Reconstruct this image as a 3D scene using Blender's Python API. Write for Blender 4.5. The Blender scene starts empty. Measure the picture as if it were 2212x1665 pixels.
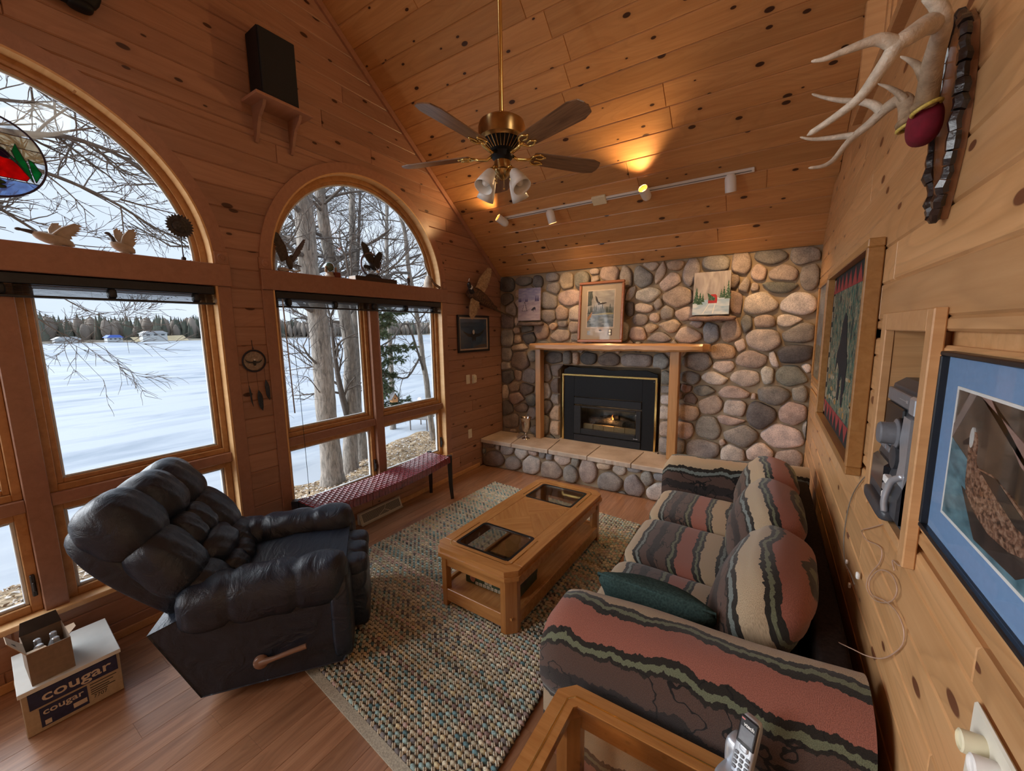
import bpy, bmesh, math, random
from mathutils import Vector, Matrix
from math import sin, cos, pi, radians, sqrt, atan2, exp
random.seed(11)
SC = bpy.context.scene
COL = SC.collection

# ------------------------------------------------------------------ camera
FPX = 859.804
CAM = Vector((3.1482, -4.6054, 1.782))
YAW, PITCH, ROLL = radians(-32.8309), radians(7.8805), radians(0.8505)
_f = Vector((sin(YAW)*cos(PITCH), cos(YAW)*cos(PITCH), -sin(PITCH)))
_r = Vector((cos(YAW), -sin(YAW), 0)); _d = _f.cross(_r)
AR = cos(ROLL)*_r + sin(ROLL)*_d
AD = -sin(ROLL)*_r + cos(ROLL)*_d
AF = _f
cd = bpy.data.cameras.new('camera'); cam = bpy.data.objects.new('camera', cd); COL.objects.link(cam)
cd.sensor_fit = 'HORIZONTAL'; cd.sensor_width = 36.0; cd.lens = FPX/2212*36.0
cd.clip_start = 0.02; cd.clip_end = 2000
m = Matrix.Identity(4)
for i in range(3):
    m[i][0] = AR[i]; m[i][1] = -AD[i]; m[i][2] = -AF[i]; m[i][3] = CAM[i]
cam.matrix_world = m
SC.camera = cam

# ------------------------------------------------------------------ world, sun, added fill lights, exposure
wd = bpy.data.worlds.new('overcast_sky'); SC.world = wd; wd.use_nodes = True
wn = wd.node_tree; wn.nodes.clear()
wo = wn.nodes.new('ShaderNodeOutputWorld'); wb = wn.nodes.new('ShaderNodeBackground')
wt = wn.nodes.new('ShaderNodeTexCoord'); wnz = wn.nodes.new('ShaderNodeTexNoise'); wr = wn.nodes.new('ShaderNodeValToRGB')
wm = wn.nodes.new('ShaderNodeMapping'); wm.inputs['Scale'].default_value = (1, 1, 4)
wnz.inputs['Scale'].default_value = 1.6; wnz.inputs['Detail'].default_value = 4
wr.color_ramp.elements[0].color = (0.60, 0.70, 0.86, 1); wr.color_ramp.elements[1].color = (0.80, 0.87, 0.97, 1)
wr.color_ramp.elements[0].position = .3; wr.color_ramp.elements[1].position = .7
L = wn.links
L.new(wt.outputs['Generated'], wm.inputs['Vector']); L.new(wm.outputs[0], wnz.inputs['Vector'])
L.new(wnz.outputs['Fac'], wr.inputs['Fac']); L.new(wr.outputs[0], wb.inputs['Color'])
wb.inputs['Strength'].default_value = 0.95; L.new(wb.outputs[0], wo.inputs[0])

def light(name, kind, energy, color, loc, target=None, **kw):
    d = bpy.data.lights.new(name, kind); d.energy = energy; d.color = color
    for k, v in kw.items(): setattr(d, k, v)
    o = bpy.data.objects.new(name, d); COL.objects.link(o); o.location = loc
    if target is not None:
        o.rotation_euler = (Vector(target)-Vector(loc)).to_track_quat('-Z', 'Y').to_euler()
    return o
SUN_E, LOFT_E, SIDE_E = 9.5, 18.0, 95.0
light('veiled_sun', 'SUN', SUN_E, (0.95, 0.97, 1.0), (-10, -11.5, 6.0), (3.0, -1.8, 0.6), angle=radians(80))
light('added_side_fill', 'AREA', SIDE_E, (0.97, 0.96, 0.95), (-0.30, -7.0, 2.1), (3.2, -4.9, 2.6), shape='RECTANGLE', size=1.9, size_y=2.3)  # added fill outside an invented window, brightens the room from behind
light('added_loft_fill', 'AREA', LOFT_E, (1.0, 0.86, 0.68), (5.0, -3.2, 4.6), (4.7, -2.4, 2.8), shape='RECTANGLE', size=1.0, size_y=1.0)  # added fill lamp in the unseen loft, brightens the room
vs = SC.view_settings
vs.view_transform = 'Standard'; vs.look = 'None'; vs.gamma = 1.0; vs.use_curve_mapping = False
vs.exposure = 0.38

# ------------------------------------------------------------------ room measures (metres)
W = 3.4989      # window wall x=0, right wall x=W
ZC = 2.510      # ceiling height at the stone wall (y=0)
SL = 0.7668     # ceiling rises with -y
HT, HD = 0.368, 0.494   # hearth height, depth

def ray(px, py):
    return AR*((px-1106)/FPX) + AD*((py-832.5)/FPX) + AF
def at(px, py, ax, v):
    d = ray(px, py); i = 'xyz'.index(ax); t = (v-CAM[i])/d[i]
    return CAM + d*t

# ------------------------------------------------------------------ mesh helpers
class MB:
    def __init__(s): s.v = []; s.f = []; s.uv = None; s.col = None
    def add(s, vs, fs):
        o = len(s.v); s.v += [tuple(p) for p in vs]; s.f += [tuple(i+o for i in f) for f in fs]; return s
    def box(s, x0, x1, y0, y1, z0, z1):
        return s.add([(x0,y0,z0),(x1,y0,z0),(x1,y1,z0),(x0,y1,z0),(x0,y0,z1),(x1,y0,z1),(x1,y1,z1),(x0,y1,z1)],
                     [(0,3,2,1),(4,5,6,7),(0,1,5,4),(1,2,6,5),(2,3,7,6),(3,0,4,7)])
    def bevbox(s, x0, x1, y0, y1, z0, z1, b):
        # box with chamfered edges (24 verts)
        if x1<x0: x0,x1=x1,x0
        if y1<y0: y0,y1=y1,y0
        if z1<z0: z0,z1=z1,z0
        b = min(b, (x1-x0)*.45, (y1-y0)*.45, (z1-z0)*.45)
        bm = bmesh.new()
        bmesh.ops.create_cube(bm, size=1, matrix=Matrix.Translation(((x0+x1)/2,(y0+y1)/2,(z0+z1)/2)) @ Matrix.Diagonal((x1-x0,y1-y0,z1-z0,1)))
        bmesh.ops.bevel(bm, geom=bm.edges[:]+bm.verts[:], offset=b, segments=1, affect='EDGES')
        s.frombm(bm); return s
    def frombm(s, bm):
        bm.verts.index_update()
        s.add([v.co[:] for v in bm.verts], [[v.index for v in f.verts] for f in bm.faces]); bm.free(); return s
    def prism(s, poly, ax, a0, a1):
        # poly list of 2-D points in the plane normal to ax, extruded a0..a1
        n = len(poly)
        def P(p, a):
            return {'x': (a, p[0], p[1]), 'y': (p[0], a, p[1]), 'z': (p[0], p[1], a)}[ax]
        vs = [P(p, a0) for p in poly]+[P(p, a1) for p in poly]
        fs = [tuple(range(n-1, -1, -1)), tuple(range(n, 2*n))]+[(i, (i+1) % n, n+(i+1) % n, n+i) for i in range(n)]
        if ax == 'y': fs = [f[::-1] for f in fs]
        return s.add(vs, fs)
    def tube(s, pts, r, n=8, cap=True, flat=1.0):
        pts = [Vector(p) for p in pts]; k = len(pts)
        rs = r if isinstance(r, (list, tuple)) else [r]*k
        up = None; rings = []
        for i, p in enumerate(pts):
            t = (pts[min(i+1, k-1)]-pts[max(i-1, 0)])
            if t.length < 1e-9: t = Vector((0, 0, 1))
            t.normalize()
            if up is None:
                up = Vector((0, 0, 1)) if abs(t.z) < .9 else Vector((1, 0, 0))
            a = t.cross(up)
            if a.length < 1e-6: a = t.orthogonal()
            a.normalize(); up = a.cross(t).normalized()
            rings.append([p+(a*cos(q)+up*sin(q)*flat)*rs[i] for q in [2*pi*j/n for j in range(n)]])
        vs = [q for R in rings for q in R]; fs = []
        for i in range(k-1):
            for j in range(n):
                fs.append((i*n+j, i*n+(j+1) % n, (i+1)*n+(j+1) % n, (i+1)*n+j))
        if cap: fs += [tuple(range(n-1, -1, -1)), tuple((k-1)*n+j for j in range(n))]
        return s.add(vs, fs)
    def lathe(s, prof, n=24, M=None, cap=True):
        # prof (r,z)
        vs = []; fs = []; k = len(prof)
        for r, z in prof:
            for j in range(n):
                q = 2*pi*j/n; vs.append(Vector((r*cos(q), r*sin(q), z)))
        for i in range(k-1):
            for j in range(n):
                fs.append((i*n+j, i*n+(j+1) % n, (i+1)*n+(j+1) % n, (i+1)*n+j))
        if cap:
            if prof[0][0] > 1e-6: fs.append(tuple(range(n-1, -1, -1)))
            if prof[-1][0] > 1e-6: fs.append(tuple((k-1)*n+j for j in range(n)))
        if M is not None: vs = [M @ v for v in vs]
        return s.add(vs, fs)
    def ball(s, c, rx, ry=None, rz=None, n=12, k=8, M=None):
        ry = rx if ry is None else ry; rz = rx if rz is None else rz
        vs = []; fs = []
        for i in range(k+1):
            t = -pi/2+pi*i/k
            for j in range(n):
                q = 2*pi*j/n; v = Vector((rx*cos(t)*cos(q), ry*cos(t)*sin(q), rz*sin(t)))
                if M is not None: v = M @ v
                vs.append(v+Vector(c))
        for i in range(k):
            for j in range(n):
                fs.append((i*n+j, i*n+(j+1) % n, (i+1)*n+(j+1) % n, (i+1)*n+j))
        return s.add(vs, fs)
    def grid(s, fn, nu, nv, uvfn=None, closed_u=False):
        # fn(u,v) u,v in 0..1
        o = len(s.v)
        for j in range(nv+1):
            for i in range(nu+1):
                s.v.append(tuple(fn(i/nu, j/nv)))
        fs = []
        for j in range(nv):
            for i in range(nu):
                a = o+j*(nu+1)+i; fs.append((a, a+1, a+nu+2, a+nu+1))
        s.f += fs
        return s
    def xf(s, M):
        s.v = [tuple(M @ Vector(p)) for p in s.v]; return s

def mesh(name, mb, smooth=False, angle=None):
    me = bpy.data.meshes.new(name); me.from_pydata(mb.v, [], mb.f); me.validate(clean_customdata=False)
    if smooth:
        me.polygons.foreach_set('use_smooth', [True]*len(me.polygons))
        if angle: me.set_sharp_from_angle(angle=radians(angle))
    me.update(); return me
def fixn(me):
    bm = bmesh.new(); bm.from_mesh(me); bmesh.ops.recalc_face_normals(bm, faces=bm.faces[:]); bm.to_mesh(me); bm.free()
def obj(name, mb, mat, parent=None, smooth=False, angle=None, label=None, M=None, kind=None, fix=True, sub=0, me=None):
    if me is None:
        me = mesh(name, mb, smooth, angle)
        if fix: fixn(me)
    if mat is not None and not me.materials: me.materials.append(mat)
    o = bpy.data.objects.new(name, me); COL.objects.link(o)
    if parent is not None: o.parent = parent
    if M is not None: o.matrix_local = M
    if label: o['label'] = label
    if kind: o['kind'] = kind
    if sub:
        md = o.modifiers.new('sub', 'SUBSURF'); md.levels = sub; md.render_levels = sub
    return o
def thing(name, label, cat, loc=(0, 0, 0), rz=0.0, group=None, M=None):
    o = bpy.data.objects.new(name, None); COL.objects.link(o); o.empty_display_size = .05
    if M is not None: o.matrix_world = M
    else: o.location = loc; o.rotation_euler = (0, 0, rz)
    o['label'] = label; o['category'] = cat
    if group: o['group'] = group
    return o
def tag(o, label, cat, group=None):
    o['label'] = label; o['category'] = cat
    if group: o['group'] = group
    return o
def struct(name, mb=None, mat=None, smooth=False):
    if mb is None:
        o = bpy.data.objects.new(name, None); COL.objects.link(o)
    else: o = obj(name, mb, mat, smooth=smooth)
    o['kind'] = 'structure'; return o
def textmesh(txt, size, depth=0.0006, shear=0.0, sx=1.0, bold=0.0):
    cu = bpy.data.curves.new('lettering', 'FONT'); cu.body = txt; cu.size = size; cu.extrude = depth; cu.shear = shear
    cu.align_x = 'CENTER'; cu.align_y = 'CENTER'; cu.resolution_u = 3; cu.offset = bold
    o = bpy.data.objects.new('lettering', cu); COL.objects.link(o)
    bpy.context.view_layer.update()
    dg = bpy.context.evaluated_depsgraph_get()
    me = bpy.data.meshes.new_from_object(o.evaluated_get(dg))
    bpy.data.objects.remove(o); bpy.data.curves.remove(cu)
    if sx != 1.0:
        for v in me.vertices: v.co.x *= sx
    me.materials.clear()
    return me
def frame(o, x, y, z=None):
    # matrix with columns x,y,(z) axes and origin o
    x = Vector(x).normalized(); y = Vector(y).normalized()
    z = x.cross(y).normalized() if z is None else Vector(z).normalized()
    M = Matrix.Identity(4)
    for i in range(3): M[i][0] = x[i]; M[i][1] = y[i]; M[i][2] = z[i]; M[i][3] = o[i]
    return M
def empty_mb(): return MB()
def smoothpath(pts, n=6):
    # Catmull-Rom
    P = [Vector(p) for p in pts]; P = [P[0]*2-P[1]]+P+[P[-1]*2-P[-2]]; out = []
    for i in range(1, len(P)-2):
        a, b, c, d = P[i-1:i+3]
        for k in range(n):
            t = k/n
            out.append(.5*((2*b)+(c-a)*t+(2*a-5*b+4*c-d)*t*t+(3*b-3*c+d-a)*t**3))
    out.append(P[-2]); return out
def lerp(a, b, t): return a+(b-a)*t
def sstep(a, b, x):
    t = min(1, max(0, (x-a)/(b-a))); return t*t*(3-2*t)

# ------------------------------------------------------------------ materials
def nt(name):
    mt = bpy.data.materials.new(name); mt.use_nodes = True
    n = mt.node_tree; n.nodes.clear()
    out = n.nodes.new('ShaderNodeOutputMaterial'); b = n.nodes.new('ShaderNodeBsdfPrincipled')
    n.links.new(b.outputs[0], out.inputs[0])
    return mt, n, b, out
def N(n, t, **kw):
    x = n.nodes.new(t)
    for k, v in kw.items():
        if k in x.inputs: x.inputs[k].default_value = v
        else: setattr(x, k, v)
    return x
def ramp(n, stops, interp='LINEAR'):
    r = n.nodes.new('ShaderNodeValToRGB'); r.color_ramp.interpolation = interp
    e = r.color_ramp.elements
    while len(e) > 1: e.remove(e[-1])
    e[0].position = stops[0][0]; e[0].color = (*stops[0][1], 1)
    for p, c in stops[1:]:
        x = e.new(p); x.color = (*c, 1)
    return r
def mixc(n, blend, fac, a, b):
    x = n.nodes.new('ShaderNodeMix'); x.data_type = 'RGBA'; x.blend_type = blend
    for k, v in ((0, fac), (6, a), (7, b)):
        if hasattr(v, 'links') or isinstance(v, bpy.types.NodeSocket): n.links.new(v, x.inputs[k])
        elif k == 0: x.inputs[0].default_value = v
        else: x.inputs[k].default_value = (*v, 1)
    return x.outputs[2]
def math_(n, op, a, b=None, clamp=False):
    x = n.nodes.new('ShaderNodeMath'); x.operation = op; x.use_clamp = clamp
    for k, v in ((0, a), (1, b)):
        if v is None: continue
        if isinstance(v, bpy.types.NodeSocket): n.links.new(v, x.inputs[k])
        else: x.inputs[k].default_value = v
    return x.outputs[0]
def srgb(r, g, b):
    return tuple(((c/255+.055)/1.055)**2.4 if c/255 > .04045 else c/255/12.92 for c in (r, g, b))
def bump(n, b, height, strength=.3, dist=.01):
    x = n.nodes.new('ShaderNodeBump'); x.inputs['Strength'].default_value = strength; x.inputs['Distance'].default_value = dist
    n.links.new(height, x.inputs['Height']); n.links.new(x.outputs[0], b.inputs['Normal']); return x
def plain(name, col, rough=.5, metal=0.0, var=.12, scale=30, bmp=0.0, coat=0.0, emit=None, estr=0, spec=.5, trans=0):
    mt, n, b, out = nt(name)
    tc = N(n, 'ShaderNodeTexCoord'); nz = N(n, 'ShaderNodeTexNoise', Scale=scale, Detail=4.0)
    n.links.new(tc.outputs['Object'], nz.inputs['Vector'])
    r = ramp(n, [(.3, tuple(c*(1-var) for c in col)), (.7, tuple(min(1, c*(1+var)) for c in col))])
    n.links.new(nz.outputs['Fac'], r.inputs['Fac']); n.links.new(r.outputs[0], b.inputs['Base Color'])
    b.inputs['Roughness'].default_value = rough; b.inputs['Metallic'].default_value = metal
    b.inputs['Coat Weight'].default_value = coat; b.inputs['Coat Roughness'].default_value = .15
    b.inputs['Specular IOR Level'].default_value = spec
    if bmp: bump(n, b, nz.outputs['Fac'], bmp, .004)
    if emit: b.inputs['Emission Color'].default_value = (*emit, 1); b.inputs['Emission Strength'].default_value = estr
    return mt
def wood(name, light_, dark, knot=None, ax=0, grain=1.0, rough=.38, ring=.35, kscale=(2.6, 5.2), kamt=.5, objvar=.14, coat=.15, kr=.06):
    """boards: local X (or axis ax) runs along the grain"""
    mt, n, b, out = nt(name)
    tc = N(n, 'ShaderNodeTexCoord'); oi = N(n, 'ShaderNodeObjectInfo')
    off = N(n, 'ShaderNodeCombineXYZ')
    n.links.new(math_(n, 'MULTIPLY', oi.outputs['Random'], 53.0), off.inputs[0])
    n.links.new(math_(n, 'MULTIPLY', oi.outputs['Random'], 29.0), off.inputs[1])
    add = N(n, 'ShaderNodeVectorMath', operation='ADD')
    n.links.new(tc.outputs['Object'], add.inputs[0]); n.links.new(off.outputs[0], add.inputs[1])
    src = add.outputs[0]
    if ax:
        sp = N(n, 'ShaderNodeSeparateXYZ'); cb = N(n, 'ShaderNodeCombineXYZ'); n.links.new(src, sp.inputs[0])
        for k in range(3): n.links.new(sp.outputs[(k+ax) % 3], cb.inputs[k])
        src = cb.outputs[0]
    mp = N(n, 'ShaderNodeMapping'); mp.inputs['Scale'].default_value = (1.6*grain, 26*grain, 26*grain)
    n.links.new(src, mp.inputs['Vector'])
    nz = N(n, 'ShaderNodeTexNoise', Scale=1.0, Detail=6.0, Roughness=.62, Distortion=.4); n.links.new(mp.outputs[0], nz.inputs['Vector'])
    # broad cathedral rings
    mp2 = N(n, 'ShaderNodeMapping'); mp2.inputs['Scale'].default_value = (.55*grain, 3.4*grain, 3.4*grain); n.links.new(src, mp2.inputs['Vector'])
    nz2 = N(n, 'ShaderNodeTexNoise', Scale=1.0, Detail=1.5, Distortion=.3); n.links.new(mp2.outputs[0], nz2.inputs['Vector'])
    rg = math_(n, 'FRACT', math_(n, 'MULTIPLY', nz2.outputs['Fac'], 22.0))
    rr = ramp(n, [(0, (1, 1, 1)), (.62, (.80, .80, .80)), (.86, (.42, .42, .42)), (1, (1, 1, 1))]); n.links.new(rg, rr.inputs['Fac'])
    cr = ramp(n, [(.28, dark), (.66, light_)]); n.links.new(nz.outputs['Fac'], cr.inputs['Fac'])
    ringc = mixc(n, 'MIX', ring, (1, 1, 1), rr.outputs[0])
    ringt = mixc(n, 'MIX', ringc, tuple(c*.62 for c in dark), cr.outputs[0])
    col = ringt
    hue = N(n, 'ShaderNodeHueSaturation')
    n.links.new(col, hue.inputs['Color'])
    n.links.new(math_(n, 'ADD', math_(n, 'MULTIPLY', oi.outputs['Random'], objvar*2), 1-objvar), hue.inputs['Value'])
    col = hue.outputs[0]
    if knot is not None:
        mp3 = N(n, 'ShaderNodeMapping'); mp3.inputs['Scale'].default_value = (kscale[0], kscale[1], .01); n.links.new(src, mp3.inputs['Vector'])
        vo = N(n, 'ShaderNodeTexVoronoi', Scale=1.0, voronoi_dimensions='2D'); n.links.new(mp3.outputs[0], vo.inputs['Vector'])
        sc = N(n, 'ShaderNodeSeparateColor'); n.links.new(vo.outputs['Color'], sc.inputs[0])
        sel = math_(n, 'GREATER_THAN', sc.outputs[0], 1-kamt)
        size = math_(n, 'MULTIPLY', math_(n, 'ADD', sc.outputs[1], .35), kr)
        dist = math_(n, 'DIVIDE', vo.outputs['Distance'], size)
        k1 = math_(n, 'MULTIPLY', math_(n, 'SUBTRACT', 1.25, dist, clamp=True), 4.0, clamp=True)
        k1 = math_(n, 'MULTIPLY', k1, sel)
        halo = math_(n, 'MULTIPLY', math_(n, 'MULTIPLY', math_(n, 'SUBTRACT', 1.0, math_(n, 'MULTIPLY', dist, .33), clamp=True), .7), sel)
        col = mixc(n, 'MIX', halo, col, tuple(c*.8 for c in dark))
        col = mixc(n, 'MIX', k1, col, knot)
    n.links.new(col, b.inputs['Base Color'])
    b.inputs['Roughness'].default_value = rough; b.inputs['Coat Weight'].default_value = coat; b.inputs['Coat Roughness'].default_value = .25
    bump(n, b, nz.outputs['Fac'], .12, .002)
    return mt
# ------------------------------------------------------------------ shared materials
KNOT = (.055, .018, .008)
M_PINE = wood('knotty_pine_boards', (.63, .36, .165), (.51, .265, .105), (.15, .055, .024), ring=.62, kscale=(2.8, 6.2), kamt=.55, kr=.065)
M_PINEL = wood('shade_toned_pine_boards', (.385, .212, .142), (.31, .158, .096), KNOT, kscale=(2.8, 6.2), kamt=.55, kr=.065)  # same pine, with the backlit window wall's shade mixed into its colour
M_CEIL = wood('knotty_pine_ceiling', (.63, .33, .13), (.51, .24, .082), KNOT, kscale=(3.4, 6.4), kamt=.66, kr=.066)
M_PANEL = wood('pine_panel_plain', (.63, .36, .165), (.51, .265, .105), None)
M_TRIM = wood('pine_trim', (.62, .35, .16), (.52, .27, .11), None, ring=.15, objvar=.06)
M_HEAD = wood('shade_toned_pine_header', (.36, .185, .12), (.295, .145, .09), KNOT, kscale=(2.2, 7.0), kamt=.4, ring=.15, kr=.07)  # backlit shade also mixed into the header and casing colour
M_JAMB = wood('pale_jamb_wood', (.72, .46, .22), (.62, .36, .15), None, ring=.1, objvar=.03)
M_SASH = wood('window_sash_wood', (.50, .26, .10), (.36, .16, .05), None, ring=.2, objvar=.06, grain=.8)
M_FLOOR = wood('laminate_plank', (.42, .22, .12), (.25, .115, .058), None, rough=.28, ring=.55, objvar=.16, coat=.25, grain=1.2)
M_OAK = wood('golden_oak', (.50, .235, .075), (.36, .150, .040), None, rough=.25, ring=.3, objvar=.05, coat=.5, grain=1.3)
M_OAKY = wood('golden_oak_cross', (.50, .235, .075), (.36, .150, .040), None, ax=1, rough=.25, ring=.3, objvar=.05, coat=.5, grain=1.3)
M_OAKZ = wood('golden_oak_upright', (.44, .195, .058), (.31, .122, .030), None, ax=2, rough=.25, ring=.25, objvar=.05, coat=.5, grain=1.3)
M_MANTEL = wood('honey_pine_beam', (.60, .33, .14), (.46, .21, .07), (.12, .035, .012), rough=.32, ring=.45, kscale=(2.5, 6.0), kamt=.45, coat=.35, kr=.13)
M_MANTELZ = wood('honey_pine_post', (.52, .28, .115), (.40, .19, .062), None, ax=2, rough=.34, ring=.3, coat=.3)
M_WALNUT = wood('fan_blade_walnut', (.30, .17, .090), (.12, .060, .030), None, rough=.35, ring=.6, objvar=.04, grain=2.4)
M_BLACKMET = plain('matte_black_metal', (.007, .008, .010), .55, 0, .2, 60, spec=.25)
M_FIREDK = plain('fireplace_charcoal', (.018, .019, .022), .5, 0, .15, 60, spec=.3)
M_BLACKPL = plain('black_plastic', (.012, .013, .016), .35, 0, .2, 60)
M_DKGREY = plain('charcoal_plastic', (.05, .055, .065), .38, 0, .15, 80)
M_GREYPL = plain('grey_plastic', (.16, .17, .19), .35, 0, .1, 60)
M_SILVER = plain('silver_plastic', (.50, .53, .58), .3, .55, .06, 60)
M_WHITE = plain('white_enamel', (.78, .76, .73), .4, 0, .04, 20)
M_CREAM = plain('cream_plastic', (.74, .68, .48), .4, 0, .05, 20)
M_ALMOND = plain('almond_plate', (.70, .66, .55), .42, 0, .05, 20)
M_BRASS = plain('polished_brass', (.82, .60, .22), .18, 1.0, .06, 20)
M_ABRASS = plain('antique_brass', (.42, .28, .12), .26, 1.0, .15, 25)
M_GLASSW = plain('frosted_white_glass', (.80, .79, .75), .35, 0, .04, 30, coat=.3)
M_CHROME = plain('tarnished_silver', (.62, .58, .54), .18, 1.0, .15, 30)
M_PAPER = plain('white_paper', (.78, .78, .76), .8, 0, .04, 40)
M_DARKWOOD = wood('dark_stained_wood', (.045, .022, .015), (.02, .01, .008), None, rough=.35, objvar=.05)

def thin_glass(name, tint=(1, 1, 1), refl=.06, fr=.6):
    mt = bpy.data.materials.new(name); mt.use_nodes = True; n = mt.node_tree; n.nodes.clear()
    out = N(n, 'ShaderNodeOutputMaterial'); tr = N(n, 'ShaderNodeBsdfTransparent'); gl = N(n, 'ShaderNodeBsdfGlossy'); mx = N(n, 'ShaderNodeMixShader')
    tr.inputs[0].default_value = (*tint, 1); gl.inputs['Roughness'].default_value = .02
    lw = N(n, 'ShaderNodeLayerWeight'); lw.inputs[0].default_value = .25
    n.links.new(math_(n, 'ADD', math_(n, 'MULTIPLY', lw.outputs['Fresnel'], fr), refl*.3, clamp=True), mx.inputs[0])
    n.links.new(tr.outputs[0], mx.inputs[1]); n.links.new(gl.outputs[0], mx.inputs[2]); n.links.new(mx.outputs[0], out.inputs[0])
    return mt
M_GLASS = thin_glass('window_glass', (.97, .985, .99), .02, .35)
M_SMOKE = thin_glass('smoked_table_glass', (.84, .81, .76), .25, .4)
M_FGLASS = thin_glass('fire_glass', (.75, .78, .8), .12)
M_PICGLASS = thin_glass('picture_glass', (.98, .98, .98), .02, .10)

# ------------------------------------------------------------------ boards
def board(parent, name, M, levels, th, mat, bev=.0065, bevend=True):
    """levels: [(t, s_left, s_right)] ascending t; local X along s, Y along t, Z outwards to th"""
    n = len(levels); t0, t1 = levels[0][0], levels[-1][0]; v = []; f = []
    for (z, ins) in ((0, 0), (th-bev, 0), (th, bev)):
        for (t, a, b) in levels:
            tt = min(max(t, t0+ins), t1-ins); e = ins*.6 if bevend else 0
            if b-a < 3*e: e = 0
            v.append((a+e, tt, z)); v.append((b-e, tt, z))
    def I(r, k, s): return r*2*n+2*k+s
    for k in range(n-1):
        f.append((I(2, k, 0), I(2, k, 1), I(2, k+1, 1), I(2, k+1, 0)))
        f.append((I(0, k, 0), I(0, k+1, 0), I(0, k+1, 1), I(0, k, 1)))
    for r in (0, 1):
        for k in range(n-1):
            f.append((I(r, k, 0), I(r+1, k, 0), I(r+1, k+1, 0), I(r, k+1, 0)))
            f.append((I(r, k, 1), I(r, k+1, 1), I(r+1, k+1, 1), I(r+1, k, 1)))
        f.append((I(r, 0, 0), I(r, 0, 1), I(r+1, 0, 1), I(r+1, 0, 0)))
        f.append((I(r, n-1, 0), I(r+1, n-1, 0), I(r+1, n-1, 1), I(r, n-1, 1)))
    mb = MB(); mb.v = v; mb.f = f
    return obj(name, mb, mat, parent, M=M, fix=False)

def board_wall(parent, M, t_rows, free, mat, th=.02, breaks=(1.3, 2.6), nlev=7, name='board', seed=1):
    """free(t) -> list of (a,b) free s-intervals at height t; same count assumed within a row piece"""
    rnd = random.Random(seed)
    for t0, t1 in t_rows:
        lv = [t0+(t1-t0)*k/(nlev-1) for k in range(nlev)]
        iv = [free(t) for t in lv]
        counts = [len(x) for x in iv]
        if min(counts) == max(counts): groups = [(lv, iv)]
        else:   # split at the level where the number of pieces changes
            groups = []; st = 0
            for k in range(1, nlev):
                if counts[k] != counts[k-1]:
                    if k-st >= 2: groups.append((lv[st:k], iv[st:k]))
                    st = k
            if nlev-st >= 2: groups.append((lv[st:], iv[st:]))
            # stretch groups to meet
            for g in range(len(groups)-1):
                lg = list(groups[g][0]); lg[-1] = groups[g+1][0][0]; groups[g] = (lg, groups[g][1])
        for L_, I_ in groups:
            for c in range(len(I_[0])):
                A = [x[c][0] for x in I_]; B = [x[c][1] for x in I_]
                amin, bmax = max(A), min(B)
                cuts = []
                s = min(A)+rnd.uniform(.4, breaks[1])
                while s < max(B)-.35:
                    if s > amin+.1 and s < bmax-.1: cuts.append(s)
                    s += rnd.uniform(*breaks)
                edges = [None]+cuts+[None]
                for e in range(len(edges)-1):
                    lvls = [(t, A[k] if edges[e] is None else edges[e], B[k] if edges[e+1] is None else edges[e+1]) for k, t in enumerate(L_)]
                    if max(b-a for t, a, b in lvls) < .01: continue
                    lvls = [(t, a, max(b, a+.0005)) for t, a, b in lvls]
                    straight = max(A)-min(A) < 1e-4 and max(B)-min(B) < 1e-4
                    if straight or (edges[e] is not None and edges[e+1] is not None): lvls = [lvls[0], lvls[-1]]
                    board(parent, name, M, lvls, th, mat)

# ------------------------------------------------------------------ windows: openings in the window wall
WIN = [dict(yc=-4.285, n=1), dict(yc=-2.093, n=2)]
RO, RI = .995, .917          # casing outer / inner half width and radius
ZS, ZB = 2.25, .33           # arch spring, sill
RIDGE = -4.6
def win_half(z, r):
    if z < ZB-.02: return 0
    if z <= ZS: return r
    if z < ZS+r: return sqrt(max(0, r*r-(z-ZS)**2))
    return 0
def free_left(z):
    ymax = min(0.02, (ZC-z)/SL)
    segs = [(-5.42, ymax)]
    for w in WIN:
        h = win_half(z, .955)
        if h > .005:
            a, b = w['yc']-h, w['yc']+h; new = []
            for p, q in segs:
                if b <= p or a >= q: new.append((p, q)); continue
                if a > p: new.append((p, a))
                if b < q: new.append((b, q))
            segs = new
    return [s for s in segs if s[1]-s[0] > .004]
wl = MB()
# backing shell of the window wall (behind the boards) with the openings
lev = [0.0]+[.31+i*.12 for i in range(0, 42)]
lev = [z for z in lev if z < 5.6]
for k in range(len(lev)-1):
    z0, z1 = lev[k], lev[k+1]
    zm = (z0+z1)/2
    for a, b in free_left(zm):
        wl.box(-.16, -.0215, a, b+.0, z0, z1)
for q in ((-9.4, -8.0, 0, 5.2), (-6.0, -5.42, 0, 5.2), (-8.0, -6.0, 0, .8), (-8.0, -6.0, 3.2, 5.2)): wl.box(-.16, -.0215, *q)
wall_left = struct('wall_left', wl, M_PANEL)
PB = .1332
rows = [(1.568-PB*12+PB*k, 1.568-PB*12+PB*(k+1)) for k in range(0, 42)]
rows = [(max(0, a), b) for a, b in rows if b > .02 and b < 5.9]
Ml = frame((-.0205, 0, 0), (0, 1, 0), (0, 0, 1))
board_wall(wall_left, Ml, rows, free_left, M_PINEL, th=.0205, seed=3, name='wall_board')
for q in ((-9.4, -8.0, 0, 5.2), (-6.0, -5.42, 0, 5.2), (-8.0, -6.0, 0, .8), (-8.0, -6.0, 3.2, 5.2)): board(wall_left, 'plain_panel', Ml, [(q[2], q[0], q[1]), (q[3], q[0], q[1])], .0205, M_PANEL)

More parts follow.
